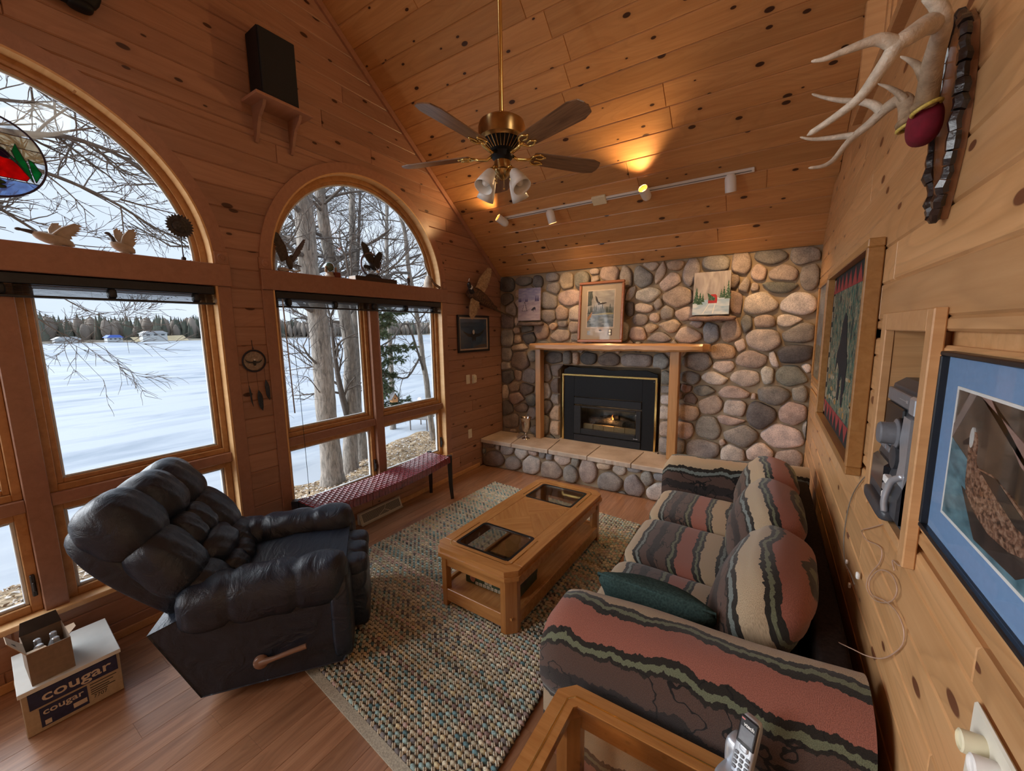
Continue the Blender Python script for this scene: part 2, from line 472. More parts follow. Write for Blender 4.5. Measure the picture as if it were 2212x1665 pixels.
# ------------------------------------------------------------------ ceiling
K = sqrt(1+SL*SL)
Mc = frame((0, 0, ZC), (1, 0, 0), (0, -1/K, SL/K)) @ Matrix.Translation((0, 0, -.02))
cb = MB()
cb.add([(-.05, .05, ZC+.04-SL*.05), (W+4.2, .05, ZC+.04-SL*.05), (W+4.2, RIDGE, ZC+.04-SL*RIDGE), (-.05, RIDGE, ZC+.04-SL*RIDGE),
        (-.05, -9.5, ZC+.04), (W+4.2, -9.5, ZC+.04)], [(0, 1, 2, 3), (3, 2, 5, 4)])
ceiling = struct('ceiling', cb, M_PANEL)
PC = .1715
crow = [(-.02+PC*k, -.02+PC*(k+1)) for k in range(0, 34)]
board_wall(ceiling, Mc, crow, lambda t: [(0.0, W+.02)], M_CEIL, th=.02, breaks=(1.1, 2.4), nlev=2, name='ceiling_board', seed=8)

# ------------------------------------------------------------------ right wall with niche and loft opening
NY0, NY1, NZ0, NZ1 = -3.212, -2.792, 1.205, 1.765
LOFTZ, LOFTY = 2.93, -1.42
def free_right(z):
    # s = -y
    s0 = max(-.02, -(ZC-z)/SL if z > ZC else -.02)
    if z > LOFTZ:
        return [(s0, -LOFTY)] if s0 < -LOFTY-.01 else []
    if NZ0 < z < NZ1: return [(s0, -NY1), (-NY0, 4.9)]
    return [(s0, 4.9)]
wr_ = MB()
for z0, z1 in ((0, NZ0), (NZ1, 2.5)):
    wr_.box(W+.0205, W+.16, -9.4, .05, z0, z1)
wr_.box(W+.0205, W+.16, -9.4, NY0, NZ0, NZ1); wr_.box(W+.0205, W+.16, NY1, .05, NZ0, NZ1)
wr_.box(W+.0205, W+.16, -9.4, .0, 2.5, LOFTZ-.001)
wr_.add([(W+.0205, 0, 2.5), (W+.0205, LOFTY, 2.5), (W+.0205, LOFTY, ZC-SL*LOFTY+.02), (W+.16, 0, 2.5), (W+.16, LOFTY, 2.5), (W+.16, LOFTY, ZC-SL*LOFTY+.02)],
        [(0, 1, 2), (3, 5, 4), (1, 4, 5, 2)])
wall_right = struct('wall_right', wr_, M_PANEL)
Mr = frame((W+.0205, 0, 0), (0, -1, 0), (0, 0, 1))
PR = .135
rrow = [(1.26-PR*9+PR*k, 1.26-PR*9+PR*(k+1)) for k in range(-1, 21)]
rrow = [(max(0, a), b) for a, b in rrow if b > .02]
def split_rows(rows, cuts):
    out = []
    for a, b in rows:
        c = sorted([x for x in cuts if a+.004 < x < b-.004]); e = [a]+c+[b]
        out += [(e[i], e[i+1]) for i in range(len(e)-1)]
    return out
board_wall(wall_right, Mr, split_rows(rrow, [NZ0, NZ1, LOFTZ]), free_right, M_PINE, th=.0205, breaks=(1.5, 3.0), seed=21, name='wall_board', nlev=4)
board(wall_right, 'plain_panel', Mr, [(0, 4.9, 9.4), (LOFTZ, 4.9, 9.4)], .0205, M_PANEL)

# back of the house behind the camera, loft floor and loft walls
mb = MB().box(-.2, W+4.3, -9.6, -9.4, 0, 6.3); struct('wall_rear', mb, M_PANEL)
mb = MB().box(W+4.1, W+4.3, -9.4, .1, 2.5, 6.3); struct('wall_loft', mb, M_PANEL)
mb = MB().box(W+.16, W+4.2, -9.4, 0.05, 2.62, 2.72); struct('loft_floor', mb, M_PANEL)

# ------------------------------------------------------------------ floor
fb = MB().box(-.2, W+.2, -9.5, .1, -.06, -.0085); floor = struct('floor', fb, M_FLOOR)
Mf = frame((0, 0, -.008), (0, 1, 0), (-1, 0, 0))
PF = .1285
rf = random.Random(5)
for k in range(28):
    t0, t1 = -(k+1)*PF, -k*PF
    if -t0 > W+PF: break
    s = -5.4-rf.uniform(0, 1.1)
    while s < 0:
        e = min(s+1.22, .0)
        board(floor, 'floor_plank', Mf, [(t0, s, e), (t1, s, e)], .008, M_FLOOR, bev=.0012)
        s = e if e < 0 else 1
mb = MB().box(0, W, -9.4, -5.4, -.0085, -.001); obj('floor_panel', mb, M_FLOOR, floor)

# rake trim on the window wall under the ceiling, low baseboards
def rake(yA, yB, x0, x1, w):
    p = lambda y: ZC-SL*y
    mb = MB().prism([(yA, p(yA)-.004), (yB, p(yB)-.004), (yB, p(yB)-w*K), (yA, p(yA)-w*K)], 'x', x0, x1); return mb
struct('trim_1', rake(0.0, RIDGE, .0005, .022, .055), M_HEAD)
struct('trim_2', MB().bevbox(W-.03, W+.17, -4.9, LOFTY, LOFTZ, LOFTZ+.03, .006), M_TRIM)
struct('trim_3', MB().bevbox(W-.012, W+.165, LOFTY-.012, LOFTY+.02, LOFTZ+.03, ZC-SL*LOFTY-.03, .004), M_TRIM)
struct('baseboard_left', MB().bevbox(.0005, .014, -5.4, -HD-.06, .0, .05, .004), M_TRIM)

# ------------------------------------------------------------------ arched windows
def arc_strip(mb, yc, r0, r1, x0, x1, n=40, z=ZS):
    v = []; f = []
    for i in range(n+1):
        a = pi*i/n
        for r in (r0, r1):
            for x in (x0, x1): v.append((x, yc+r*cos(a), z+r*sin(a)))
    for i in range(n):
        b = 4*i; c = b+4
        f += [(b+1, c+1, c+3, b+3), (b, b+2, c+2, c), (b+2, b+3, c+3, c+2), (b, c, c+1, b+1)]
    f += [(0, 1, 3, 2), (4*n, 4*n+2, 4*n+3, 4*n+1)]
    return mb.add(v, f)
def ring(mb, y0, y1, z0, z1, w, xb, xf):
    mb.bevbox(xb, xf, y0, y0+w, z0, z1, .003); mb.bevbox(xb, xf, y1-w, y1, z0, z1, .003)
    mb.bevbox(xb, xf, y0+w, y1-w, z0, z0+w, .003); mb.bevbox(xb, xf, y0+w, y1-w, z1-w, z1, .003); return mb
M_WEATHER = plain('weather_strip_grey', (.55, .58, .60), .6, 0, .05, 30)
M_HANDLE = plain('dark_window_latch', (.02, .016, .014), .4, 0, .1, 30)
def window(w):
    yc = w['yc']; win = struct('window_%d' % w['n'])
    for sgn in (-1, 1):
        a, b = sorted((yc+sgn*RI, yc+sgn*RO))
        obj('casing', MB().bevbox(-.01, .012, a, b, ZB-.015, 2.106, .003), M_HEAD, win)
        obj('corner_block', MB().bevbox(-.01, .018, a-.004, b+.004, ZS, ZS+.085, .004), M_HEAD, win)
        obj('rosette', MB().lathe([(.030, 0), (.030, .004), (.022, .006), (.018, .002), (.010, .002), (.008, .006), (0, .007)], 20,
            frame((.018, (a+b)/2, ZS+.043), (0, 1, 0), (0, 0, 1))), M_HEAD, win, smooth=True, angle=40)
        # side jamb from room face back to the sash
        y = yc+sgn*RI
        obj('jamb', MB().box(-.15, .0115, min(y, y-sgn*.012), max(y, y-sgn*.012), ZB, 2.12), M_JAMB, win)
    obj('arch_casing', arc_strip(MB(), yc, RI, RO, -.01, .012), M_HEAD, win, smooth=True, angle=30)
    obj('arch_jamb', arc_strip(MB(), yc, RI-.012, RI, -.15, .0115), M_JAMB, win, smooth=True, angle=30)
    obj('arch_sash', arc_strip(MB(), yc, RI-.05, RI-.012, -.11, -.065), M_SASH, win, smooth=True, angle=30)
    obj('arch_bead', arc_strip(MB(), yc, RI-.074, RI-.05, -.105, -.082), M_SASH, win, smooth=True, angle=30)
    obj('arch_gasket', arc_strip(MB(), yc, RI-.086, RI-.074, -.10, -.09), M_WEATHER, win, smooth=True, angle=30)
    # arch glass
    pts = [(yc+(RI-.08)*cos(pi*i/40), ZS-.02+(RI-.08)*sin(pi*i/40)) for i in range(41)]
    obj('arch_pane', MB().prism(pts, 'x', -.099, -.094), M_GLASS, win)
    # header beam with ledge
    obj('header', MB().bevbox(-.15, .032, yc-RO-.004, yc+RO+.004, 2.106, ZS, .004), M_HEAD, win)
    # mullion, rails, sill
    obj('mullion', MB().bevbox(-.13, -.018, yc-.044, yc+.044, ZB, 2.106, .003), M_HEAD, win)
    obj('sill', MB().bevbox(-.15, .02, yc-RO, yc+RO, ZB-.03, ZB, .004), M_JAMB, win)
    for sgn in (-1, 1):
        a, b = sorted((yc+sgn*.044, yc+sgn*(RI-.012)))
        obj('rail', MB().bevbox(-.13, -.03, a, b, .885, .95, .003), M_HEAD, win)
        mb = ring(MB(), a, b, .95, 2.106, .036, -.12, -.06)
        up = obj('sash', mb, M_SASH, win)
        obj('bead', ring(MB(), a+.036, b-.036, .986, 2.07, .026, -.115, -.08), M_SASH, up)
        obj('gasket', ring(MB(), a+.062, b-.062, 1.012, 2.044, .012, -.11, -.092), M_WEATHER, up)
        obj('pane', MB().box(-.102, -.097, a+.06, b-.06, 1.01, 2.046), M_GLASS, up)
        lo = obj('sash', ring(MB(), a, b, ZB, .885, .042, -.12, -.062), M_SASH, win)
        obj('gasket', ring(MB(), a+.042, b-.042, ZB+.042, .843, .016, -.11, -.085), M_WEATHER, lo)
        obj('pane', MB().box(-.102, -.097, a+.05, b-.05, ZB+.05, .835), M_GLASS, lo)
        yl = b-.02 if sgn > 0 else b-.02
        obj('latch', MB().bevbox(-.07, -.045, b-.03, b-.012, .42, .54, .004).bevbox(-.055, -.035, b-.026, b-.016, .45, .50, .003), M_HANDLE, lo)
    return win
for w in WIN: window(w)
w3 = struct('window_3')  # added window behind the camera, made to let the side fill in
for a, b in ((-8.0, -7.02), (-6.98, -6.0)):
    obj('sash', ring(MB(), a, b, .8, 3.2, .06, -.12, -.06), M_SASH, w3)
    obj('pane', MB().box(-.10, -.095, a+.06, b-.06, .86, 3.14), M_GLASS, w3)
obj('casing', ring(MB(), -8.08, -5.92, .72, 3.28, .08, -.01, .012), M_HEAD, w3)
# ------------------------------------------------------------------ fieldstone wall
def stone_mat():
    mt, n, b, out = nt('fieldstone'); tc = N(n, 'ShaderNodeTexCoord'); oi = N(n, 'ShaderNodeObjectInfo')
    off = N(n, 'ShaderNodeVectorMath', operation='ADD'); n.links.new(tc.outputs['Object'], off.inputs[0])
    cx = N(n, 'ShaderNodeCombineXYZ'); n.links.new(math_(n, 'MULTIPLY', oi.outputs['Random'], 40.0), cx.inputs[0]); n.links.new(cx.outputs[0], off.inputs[1])
    n1 = N(n, 'ShaderNodeTexNoise', Scale=9.0, Detail=5.0, Roughness=.6); n2 = N(n, 'ShaderNodeTexNoise', Scale=110.0, Detail=3.0, Roughness=.7)
    n3 = N(n, 'ShaderNodeTexNoise', Scale=38.0, Detail=4.0)
    for x in (n1, n2, n3): n.links.new(off.outputs[0], x.inputs['Vector'])
    r1 = ramp(n, [(.30, (.62, .62, .64)), (.7, (1.28, 1.25, 1.22))]); n.links.new(n1.outputs['Fac'], r1.inputs['Fac'])
    r2 = ramp(n, [(.34, (.55, .55, .55)), (.5, (1, 1, 1)), (.68, (1.35, 1.35, 1.35))]); n.links.new(n2.outputs['Fac'], r2.inputs['Fac'])
    c = mixc(n, 'MULTIPLY', 1.0, oi.outputs['Color'], r1.outputs[0]); c = mixc(n, 'MULTIPLY', .75, c, r2.outputs[0])
    n.links.new(c, b.inputs['Base Color']); b.inputs['Roughness'].default_value = .72
    h = math_(n, 'ADD', n3.outputs['Fac'], math_(n, 'MULTIPLY', n2.outputs['Fac'], .5)); bump(n, b, h, .5, .006)
    return mt
M_STONE = stone_mat()
def mortar_mat():
    mt, n, b, out = nt('sandy_mortar'); tc = N(n, 'ShaderNodeTexCoord')
    n1 = N(n, 'ShaderNodeTexNoise', Scale=6.0, Detail=5.0); n2 = N(n, 'ShaderNodeTexNoise', Scale=160.0, Detail=3.0)
    for x in (n1, n2): n.links.new(tc.outputs['Object'], x.inputs['Vector'])
    r = ramp(n, [(.3, (.27, .20, .125)), (.7, (.40, .31, .21))]); n.links.new(n1.outputs['Fac'], r.inputs['Fac'])
    n.links.new(r.outputs[0], b.inputs['Base Color']); b.inputs['Roughness'].default_value = .9; bump(n, b, n2.outputs['Fac'], .6, .004)
    return mt
M_MORTAR = mortar_mat()
TONE = dict(d=(.115, .105, .100), D=(.075, .075, .082), g=(.235, .212, .192), G=(.155, .155, .135), p=(.36, .265, .215), P=(.46, .37, .31),
            t=(.40, .285, .19), l=(.46, .42, .38), b=(.19, .20, .215), r=(.255, .165, .13), w=(.17, .125, .105), o=(.42, .26, .15))
# stones as seen: centre and half sizes in a 2.729x crop whose corner is at (1020,520), turn in degrees, tone
ST = """200 258 42 42 0 D;303 238 50 26 0 G;380 240 30 36 0 d;470 215 36 27 0 g;555 235 42 48 0 t;645 228 48 45 -40 G;718 182 28 20 0 p;720 225 25 24 0 p;808 195 55 48 0 p
905 215 34 66 -12 g;1003 210 55 65 0 b;1050 148 45 26 0 P;1108 185 25 70 18 p;1195 145 54 28 -8 t;1165 240 62 48 -38 P;1290 185 46 84 8 g;1440 130 78 46 0 g;1585 130 56 72 0 p;1765 92 94 42 0 G
1965 85 86 56 0 g;1690 185 45 46 0 p;1835 190 84 48 0 p;1990 205 54 80 5 g;1815 272 108 34 0 G;1665 272 27 24 0 p;1605 265 34 48 15 p;1545 235 30 48 0 w;1556 360 40 76 -6 r;1700 365 110 60 -8 P
1920 370 106 64 0 l;1870 470 74 36 0 l;1725 475 62 38 0 p;1615 490 34 52 15 G;1530 520 58 82 18 o;1925 545 100 58 -8 g;1715 585 104 66 4 P;1900 668 112 54 -10 D;1780 702 26 56 -22 l;1645 700 94 50 0 p
1580 615 34 38 0 P;1475 655 84 46 0 o;1478 742 66 36 -6 P;1430 810 80 36 4 l;1605 812 88 48 -8 P;1740 790 38 54 0 l;1885 795 94 64 4 G;1970 752 28 26 0 l;1770 915 100 54 0 G;1930 905 44 52 0 g
1545 895 96 36 0 p;1405 970 72 52 -14 p;1545 990 66 52 0 P;1700 1030 84 80 0 d;1890 1020 78 74 0 p;1525 1060 86 28 6 p;1390 1105 70 70 0 g;1582 1155 100 66 4 g;1830 1155 130 68 4 P;1355 1230 98 56 0 g
1535 1258 72 58 0 l;1690 1250 80 52 0 P;1865 1290 78 54 0 p;1475 1192 20 18 0 p;1660 920 20 18 0 p;1975 1120 26 60 0 g;1700 1350 90 50 0 g;1560 1370 70 50 0 p;1860 1400 80 50 0 g
1035 318 70 42 -4 l;1210 330 84 62 0 p;1008 395 54 27 0 P;1093 372 25 32 0 g;1150 425 38 44 0 g;988 465 42 34 0 g;1072 453 28 27 0 p;1250 430 64 38 -10 p;1050 515 38 27 0 t;1170 500 68 38 -8 t
975 550 52 42 0 p;1100 570 72 30 -4 g;1270 555 82 46 0 p;1405 540 48 62 0 b;1320 490 38 24 0 g;930 310 20 52 28 l;928 400 24 44 0 d;880 540 40 60 0 g;760 300 80 60 0 g;760 420 80 60 0 p;770 520 80 50 0 g
1390 250 80 60 0 g;1400 360 80 60 0 g;1440 455 60 26 0 g
200 345 34 36 0 d;225 405 30 44 0 g;205 475 38 54 0 w;475 280 38 38 0 g;450 350 50 56 0 g;570 335 72 46 -4 p;445 440 44 38 0 g;525 425 38 44 0 p;605 430 38 48 10 P;320 522 36 24 0 G;405 530 42 50 0 r
475 505 25 20 0 t;530 490 28 20 0 g;600 505 32 38 0 p;515 557 58 36 0 p;608 568 32 26 0 g;330 570 38 38 0 D;205 570 40 58 0 g;265 578 22 26 0 t;275 628 48 20 -6 t;330 320 40 60 0 g;330 420 50 50 0 p
200 668 34 42 0 g;280 705 55 58 0 w;348 680 26 30 0 g;195 738 28 26 0 g;205 800 40 42 0 D;265 790 24 34 0 r;330 800 42 44 0 g;190 890 22 40 0 t;245 862 34 30 0 r;315 875 44 38 0 w;260 928 46 36 0 r
345 940 34 40 0 G;200 990 34 46 0 d;290 985 48 26 0 w;225 1062 52 44 0 w;345 1015 30 38 0 g;300 1080 34 40 0 d;430 890 26 52 0 l;480 690 50 34 0 d;556 690 26 40 0 G;608 690 19 38 0 t;682 690 46 38 0 D
803 700 62 38 0 w;970 703 92 44 0 g;1108 712 48 46 0 b;495 765 38 38 0 w;437 780 28 52 0 g;495 860 32 52 0 w;440 975 25 44 0 d;492 930 30 34 0 g;490 1018 36 44 0 t;488 1102 38 42 0 t;425 1085 28 56 0 G
1140 812 34 46 0 G;1140 878 30 28 0 g;1140 935 30 32 0 l;1132 1015 32 42 0 l;1140 1110 38 50 0 p;1130 1205 36 48 0 g;1330 712 88 52 0 g;1280 810 60 38 0 b;1260 868 34 28 0 r;1362 885 64 30 0 G
1285 935 38 34 0 w;1265 1010 70 54 0 p;1245 1115 54 54 0 p;1212 1212 44 46 0 g"""
HS = """100 1200 36 20 0 w;148 1214 14 20 0 g;200 1230 40 32 0 g;290 1250 38 38 0 l;125 1285 58 44 0 w;240 1312 46 36 0 g;345 1320 52 54 -8 l;360 1248 28 19 0 p;410 1258 21 24 0 g;455 1270 20 26 -10 b
465 1350 62 54 4 p;527 1290 50 34 0 P;606 1308 25 28 0 G;578 1375 40 52 -8 g;680 1352 50 72 0 p;775 1328 42 20 4 t;810 1425 68 56 0 g;865 1352 38 30 0 P;955 1350 40 16 6 b;952 1450 54 64 -10 g
1030 1405 36 42 0 g;1112 1395 48 22 6 b;1092 1480 62 48 0 l;720 1288 14 14 0 g;880 1500 30 20 0 G"""
def parse(txt, ax, v):
    out = []
    for e in txt.replace('\n', ';').split(';'):
        if not e.strip(): continue
        a = e.split(); cx, cy, rx, ry, an = map(float, a[:5]); poly = []
        for k in range(26):
            q = 2*pi*k/26
            # rounded box-like stone outline
            ce, se = cos(q), sin(q); e_ = 2.5
            rr = (abs(ce)**e_+abs(se)**e_)**(-1/e_)
            dx, dy = rx*rr*ce, ry*rr*se; t = radians(an)
            X, Y = cx+dx*cos(t)-dy*sin(t), cy+dx*sin(t)+dy*cos(t)
            p = at(1020+X/2.729, 520+Y/2.729, ax, v); poly.append((p.x, p.z))
        c = at(1020+cx/2.729, 520+cy/2.729, ax, v)
        out.append([(c.x, c.z), poly, a[5]])
    return out
def rad_of(poly, c, d):
    return max((p[0]-c[0])*d[0]+(p[1]-c[1])*d[1] for p in poly)
def pack(stones, gap, grow, inside):
    res = []
    for i, (c, poly, t) in enumerate(stones):
        P = [(c[0]+(p[0]-c[0])*grow, c[1]+(p[1]-c[1])*grow) for p in poly]
        for j, (c2, poly2, t2) in enumerate(stones):
            if j == i: continue
            d = (c2[0]-c[0], c2[1]-c[1]); l = sqrt(d[0]**2+d[1]**2)
            if l > .8 or l < 1e-5: continue
            d = (d[0]/l, d[1]/l)
            ri, rj = rad_of(poly, c, d), rad_of(poly2, c2, (-d[0], -d[1]))
            lim = l*ri/(ri+rj)-gap/2
            for k, p in enumerate(P):
                s = (p[0]-c[0])*d[0]+(p[1]-c[1])*d[1]
                if s > lim: P[k] = (p[0]-d[0]*(s-lim), p[1]-d[1]*(s-lim))
        # smooth the outline once
        n = len(P); P = [((P[k-1][0]+2*P[k][0]+P[(k+1) % n][0])/4, (P[k-1][1]+2*P[k][1]+P[(k+1) % n][1])/4) for k in range(n)]
        P = [inside(p) for p in P]
        res.append((c, P, t))
    return res
def fill(stones, x0, x1, z0, z1, ok, rnd, rmin=.045):
    step = .03; x = x0
    cells = [(x0+step*i, z0+step*j) for i in range(int((x1-x0)/step)+1) for j in range(int((z1-z0)/step)+1)]
    rnd.shuffle(cells)
    def clear(p):
        m = 9
        for c, poly, t in stones:
            l = sqrt((p[0]-c[0])**2+(p[1]-c[1])**2)
            if l > .5: continue
            d = ((p[0]-c[0])/max(l, 1e-6), (p[1]-c[1])/max(l, 1e-6))
            r = min(rad_of(poly, c, d), .4); m = min(m, l-r)
        return m
    for p in cells:
        if not ok(p): continue
        m = clear(p)
        if m > rmin:
            r = min(m*.95, rnd.uniform(.07, .13)); a = rnd.uniform(.75, 1.2)
            poly = [(p[0]+r*a*cos(2*pi*k/26), p[1]+r/a*sin(2*pi*k/26)) for k in range(26)]
            stones.append([p, poly, rnd.choice('ggppGdtlPb')])
    return stones
def stone_obj(parent, c, P, tone, yb, depth, rnd, front=-1):
    n = len(P); v = []; f = []
    rings = [(1.0, 0.0), (1.0, .45), (.95, .74), (.82, .92), (.55, 1.0)]
    hx, hz = rnd.uniform(-.006, .006), rnd.uniform(-.006, .006)
    cx = sum(p[0] for p in P)/n; cz = sum(p[1] for p in P)/n
    ph = [rnd.uniform(0, 6.28) for _ in range(3)]
    for r, h in rings:
        for k, p in enumerate(P):
            w = 1+.018*sin(3*2*pi*k/n+ph[0])*(r < 1)+.012*sin(5*2*pi*k/n+ph[1])
            x = cx+(p[0]-cx)*r*(w if r < .99 else 1); z = cz+(p[1]-cz)*r*(w if r < .99 else 1)
            dd = depth*h+(x-cx)*hx*8*h+(z-cz)*hz*8*h
            v.append((x, yb-dd, z))
    v.append((cx, yb-depth*1.02, cz))
    for i in range(len(rings)-1):
        for k in range(n): f.append((i*n+k, i*n+(k+1) % n, (i+1)*n+(k+1) % n, (i+1)*n+k))
    l = (len(rings)-1)*n
    for k in range(n): f.append((l+k, l+(k+1) % n, len(v)-1))
    mb = MB(); mb.v = v; mb.f = f
    o = obj('stone', mb, M_STONE, parent, smooth=True)
    t = TONE[tone]; lu_ = sum(t)/3; t = tuple(lerp(c, lu_*k, .30) for c, k in zip(t, (1.06, 1.0, .94))); q = 1.3*rnd.uniform(.88, 1.12)
    o.color = (t[0]*q*rnd.uniform(.95, 1.05), t[1]*q, t[2]*q*rnd.uniform(.95, 1.05), 1)
    return o
FX0, FX1, FZ1 = .905, 2.150, 1.335     # fireplace opening in the stone
YM = .028                              # mortar plane
mb = MB()
mb.box(-.05, FX0, YM, .30, 0, ZC+.05); mb.box(FX1, W+.05, YM, .30, 0, ZC+.05); mb.box(FX0, FX1, YM, .30, FZ1, ZC+.05)
mb.box(FX0, FX1, .29, .33, 0, FZ1)
wall_back = struct('wall_back', mb, M_MORTAR)
rs = random.Random(77)
S1 = parse(ST, 'y', -.012)
S1 = [s for s in S1 if s[0][1] > .2]
def okw(p): return .03 < p[0] < W-.03 and .12 < p[1] < ZC-.05 and not (FX0-.03 < p[0] < FX1+.03 and p[1] < FZ1+.03)
S1 = fill(S1, 0, W, .1, ZC, okw, rs)
def inw(p):
    x = min(max(p[0], .006), W-.006); z = min(max(p[1], .01), ZC-.012-(0))
    if FX0-.01 < x < FX1+.01 and z < FZ1+.01:
        dl, dr, dt = x-(FX0-.01), (FX1+.01)-x, (FZ1+.01)-z
        mn = min(dl, dr, dt)
        if mn == dl: x = FX0-.01
        elif mn == dr: x = FX1+.01
        else: z = FZ1+.01
    return (x, z)
for c, P, t in pack(S1, .016, 1.10, inw):
    stone_obj(wall_back, c, P, t, YM, rs.uniform(.034, .062), rs)

# ------------------------------------------------------------------ raised hearth
HX1 = 2.62
hearth = thing('raised_hearth', 'raised fieldstone hearth with pale flagstone slabs along the fireplace wall', 'hearth', (0, 0, 0))
YH = -HD+.028
obj('mortar_core', MB().box(.0025, HX1, YH, YM-.07, 0.0, HT-.045), M_MORTAR, hearth)
S2 = parse(HS, 'y', -HD+.0)
S2 = fill(S2, 0, HX1, .04, .30, lambda p: .02 < p[0] < HX1-.03 and .04 < p[1] < HT-.075, rs, .03)
for c, P, t in pack(S2, .014, 1.10, lambda p: (min(max(p[0], .008), HX1-.005), min(max(p[1], .004), HT-.058))):
    stone_obj(hearth, c, P, t, YH, rs.uniform(.028, .05), rs)
def slab_mat():
    mt, n, b, out = nt('flagstone_slab'); tc = N(n, 'ShaderNodeTexCoord')
    n1 = N(n, 'ShaderNodeTexNoise', Scale=4.0, Detail=6.0); n2 = N(n, 'ShaderNodeTexNoise', Scale=45.0, Detail=5.0)
    for x in (n1, n2): n.links.new(tc.outputs['Object'], x.inputs['Vector'])
    r = ramp(n, [(.3, (.40, .31, .235)), (.55, (.54, .44, .35)), (.75, (.62, .53, .44))]); n.links.new(n1.outputs['Fac'], r.inputs['Fac'])
    n.links.new(r.outputs[0], b.inputs['Base Color']); b.inputs['Roughness'].default_value = .7; bump(n, b, n2.outputs['Fac'], .5, .006); return mt
M_SLAB = slab_mat()
jf = [.003, .487, 1.008, 1.501, 1.996, HX1]; jb = [.003, .40, .939, 1.49, 2.007, HX1]
for k in range(5):
    g = .0065; n = 16; top = []; rr = random.Random(k)
    fr = [(lerp(jf[k]+g, jf[k+1]-g, i/n), -HD-.03+rr.uniform(-.004, .004)) for i in range(n+1)]
    bk = [(jb[k+1]-g, YM-.074), (jb[k]+g, YM-.074)]
    if k in (1, 2, 3): bk = [(min(jb[k+1]-g, 9), .05 if False else YM-.074), (jb[k]+g, YM-.074)]
    poly = fr+bk
    mb = MB(); nn = len(poly); z0, z1 = HT-.048, HT
    ins = lambda p, e: (p[0], p[1]+e if p[1] < -.3 else p[1])
    v = [(p[0], p[1], z0) for p in poly]+[(ins(p, rr.uniform(0, .003))[0], p[1], z1-.008) for p in poly]+[(p[0], ins(p, .006)[1], z1) for p in poly]
    f = [tuple(range(nn-1, -1, -1)), tuple(range(2*nn, 3*nn))]
    for r in (0, 1):
        for i in range(nn): f.append((r*nn+i, r*nn+(i+1) % nn, (r+1)*nn+(i+1) % nn, (r+1)*nn+i))
    mb.v = v; mb.f = f; obj('slab', mb, M_SLAB, hearth)
# slab infill inside the firebox opening
obj('firebox_slab', MB().box(FX0+.001, FX1-.001, YM-.073, .285, HT-.048, HT-.001), M_SLAB, wall_back)

# ------------------------------------------------------------------ gas fireplace insert
PY = .012     # panel front plane
fi = thing('fireplace_insert', 'black gas fireplace insert with brass edge trim and glowing log set', 'fireplace', (0, 0, HT))
def ppt(px, py, y=PY):
    p = at(px, py, 'y', y); return p.x, p.z-HT
X0, X1 = .945, 2.118; ZT = 1.245-HT-.02
# opening of the front panel
dx0, dx1, dz0, dz1 = 1.105, 1.955, .045, .575
mb = MB()
mb.bevbox(X0, dx0, PY, PY+.03, .0, ZT, .002); mb.bevbox(dx1, X1, PY, PY+.03, .0, ZT, .002); mb.bevbox(dx0, dx1, PY, PY+.03, dz1, ZT, .002); mb.bevbox(dx0, dx1, PY, PY+.03, .0, dz0, .002)
obj('surround_panel', mb, M_BLACKMET, fi)
# black shroud above with wavy top
top = []
for i in range(31):
    x = lerp(X0+.02, X1-.005, i/30); z = ZT+.085+.006*sin(i*.7)-.02*exp(-((i-18)/6)**2)-(.05*sstep(26, 30, i) if i > 26 else 0)-(.03*(1-sstep(0, 2, i)))
    top.append((x, z))
obj('shroud', MB().prism([(X0+.01, ZT-.05), (X1-.002, ZT-.05)]+top[::-1], 'y', PY+.012, PY+.05), M_BLACKMET, fi)
mb = MB(); bw = .022
mb.bevbox(X0-.004, X0+bw, PY-.014, PY+.001, .0, ZT, .004); mb.bevbox(X1-bw, X1+.004, PY-.014, PY+.001, .0, ZT, .004); mb.bevbox(X0-.004, X1+.004, PY-.0145, PY+.001, ZT-bw, ZT+.004, .004)
obj('brass_trim', mb, M_BRASS, fi, label='polished brass edge trim')
mb = MB().bevbox(dx0+.004, dx1-.004, PY-.012, PY+.02, dz1-.098, dz1-.006, .006)
obj('hood', mb, M_FIREDK, fi)
# door frame with glass
gx0, gx1, gz0, gz1 = 1.205, 1.892, .172, .438
mb = MB()
yf, yb = PY-.018, PY+.015; a0, a1, b0, b1 = dx0+.004, dx1-.004, dz0+.055, dz1-.112
mb.bevbox(a0, gx0, yf, yb, b0, b1, .006); mb.bevbox(gx1, a1, yf, yb, b0, b1, .006); mb.bevbox(gx0, gx1, yf, yb, gz1, b1, .006); mb.bevbox(gx0, gx1, yf, yb, b0, gz0, .006)
door = obj('door_frame', mb, M_FIREDK, fi)
obj('door_glass', MB().box(gx0-.005, gx1+.005, PY+.004, PY+.007, gz0-.005, gz1+.005), M_FGLASS, door)
obj('lower_grille', MB().bevbox(dx0+.004, dx1-.004, PY-.012, PY+.02, .004, dz0+.045, .005).bevbox(1.40, 1.66, PY-.018, PY-.01, .045, .056, .002), M_FIREDK, fi)
obj('maker_mark', MB().box(1.868, 1.918, PY-.0186, PY-.0176, .122, .128), M_SILVER, fi)
obj('screw', MB().lathe([(.004, 0), (.003, .003), (0, .0035)], 10, frame((X1-.035, PY, ZT-.045), (1, 0, 0), (0, 0, 1))), M_SILVER, fi, smooth=True)
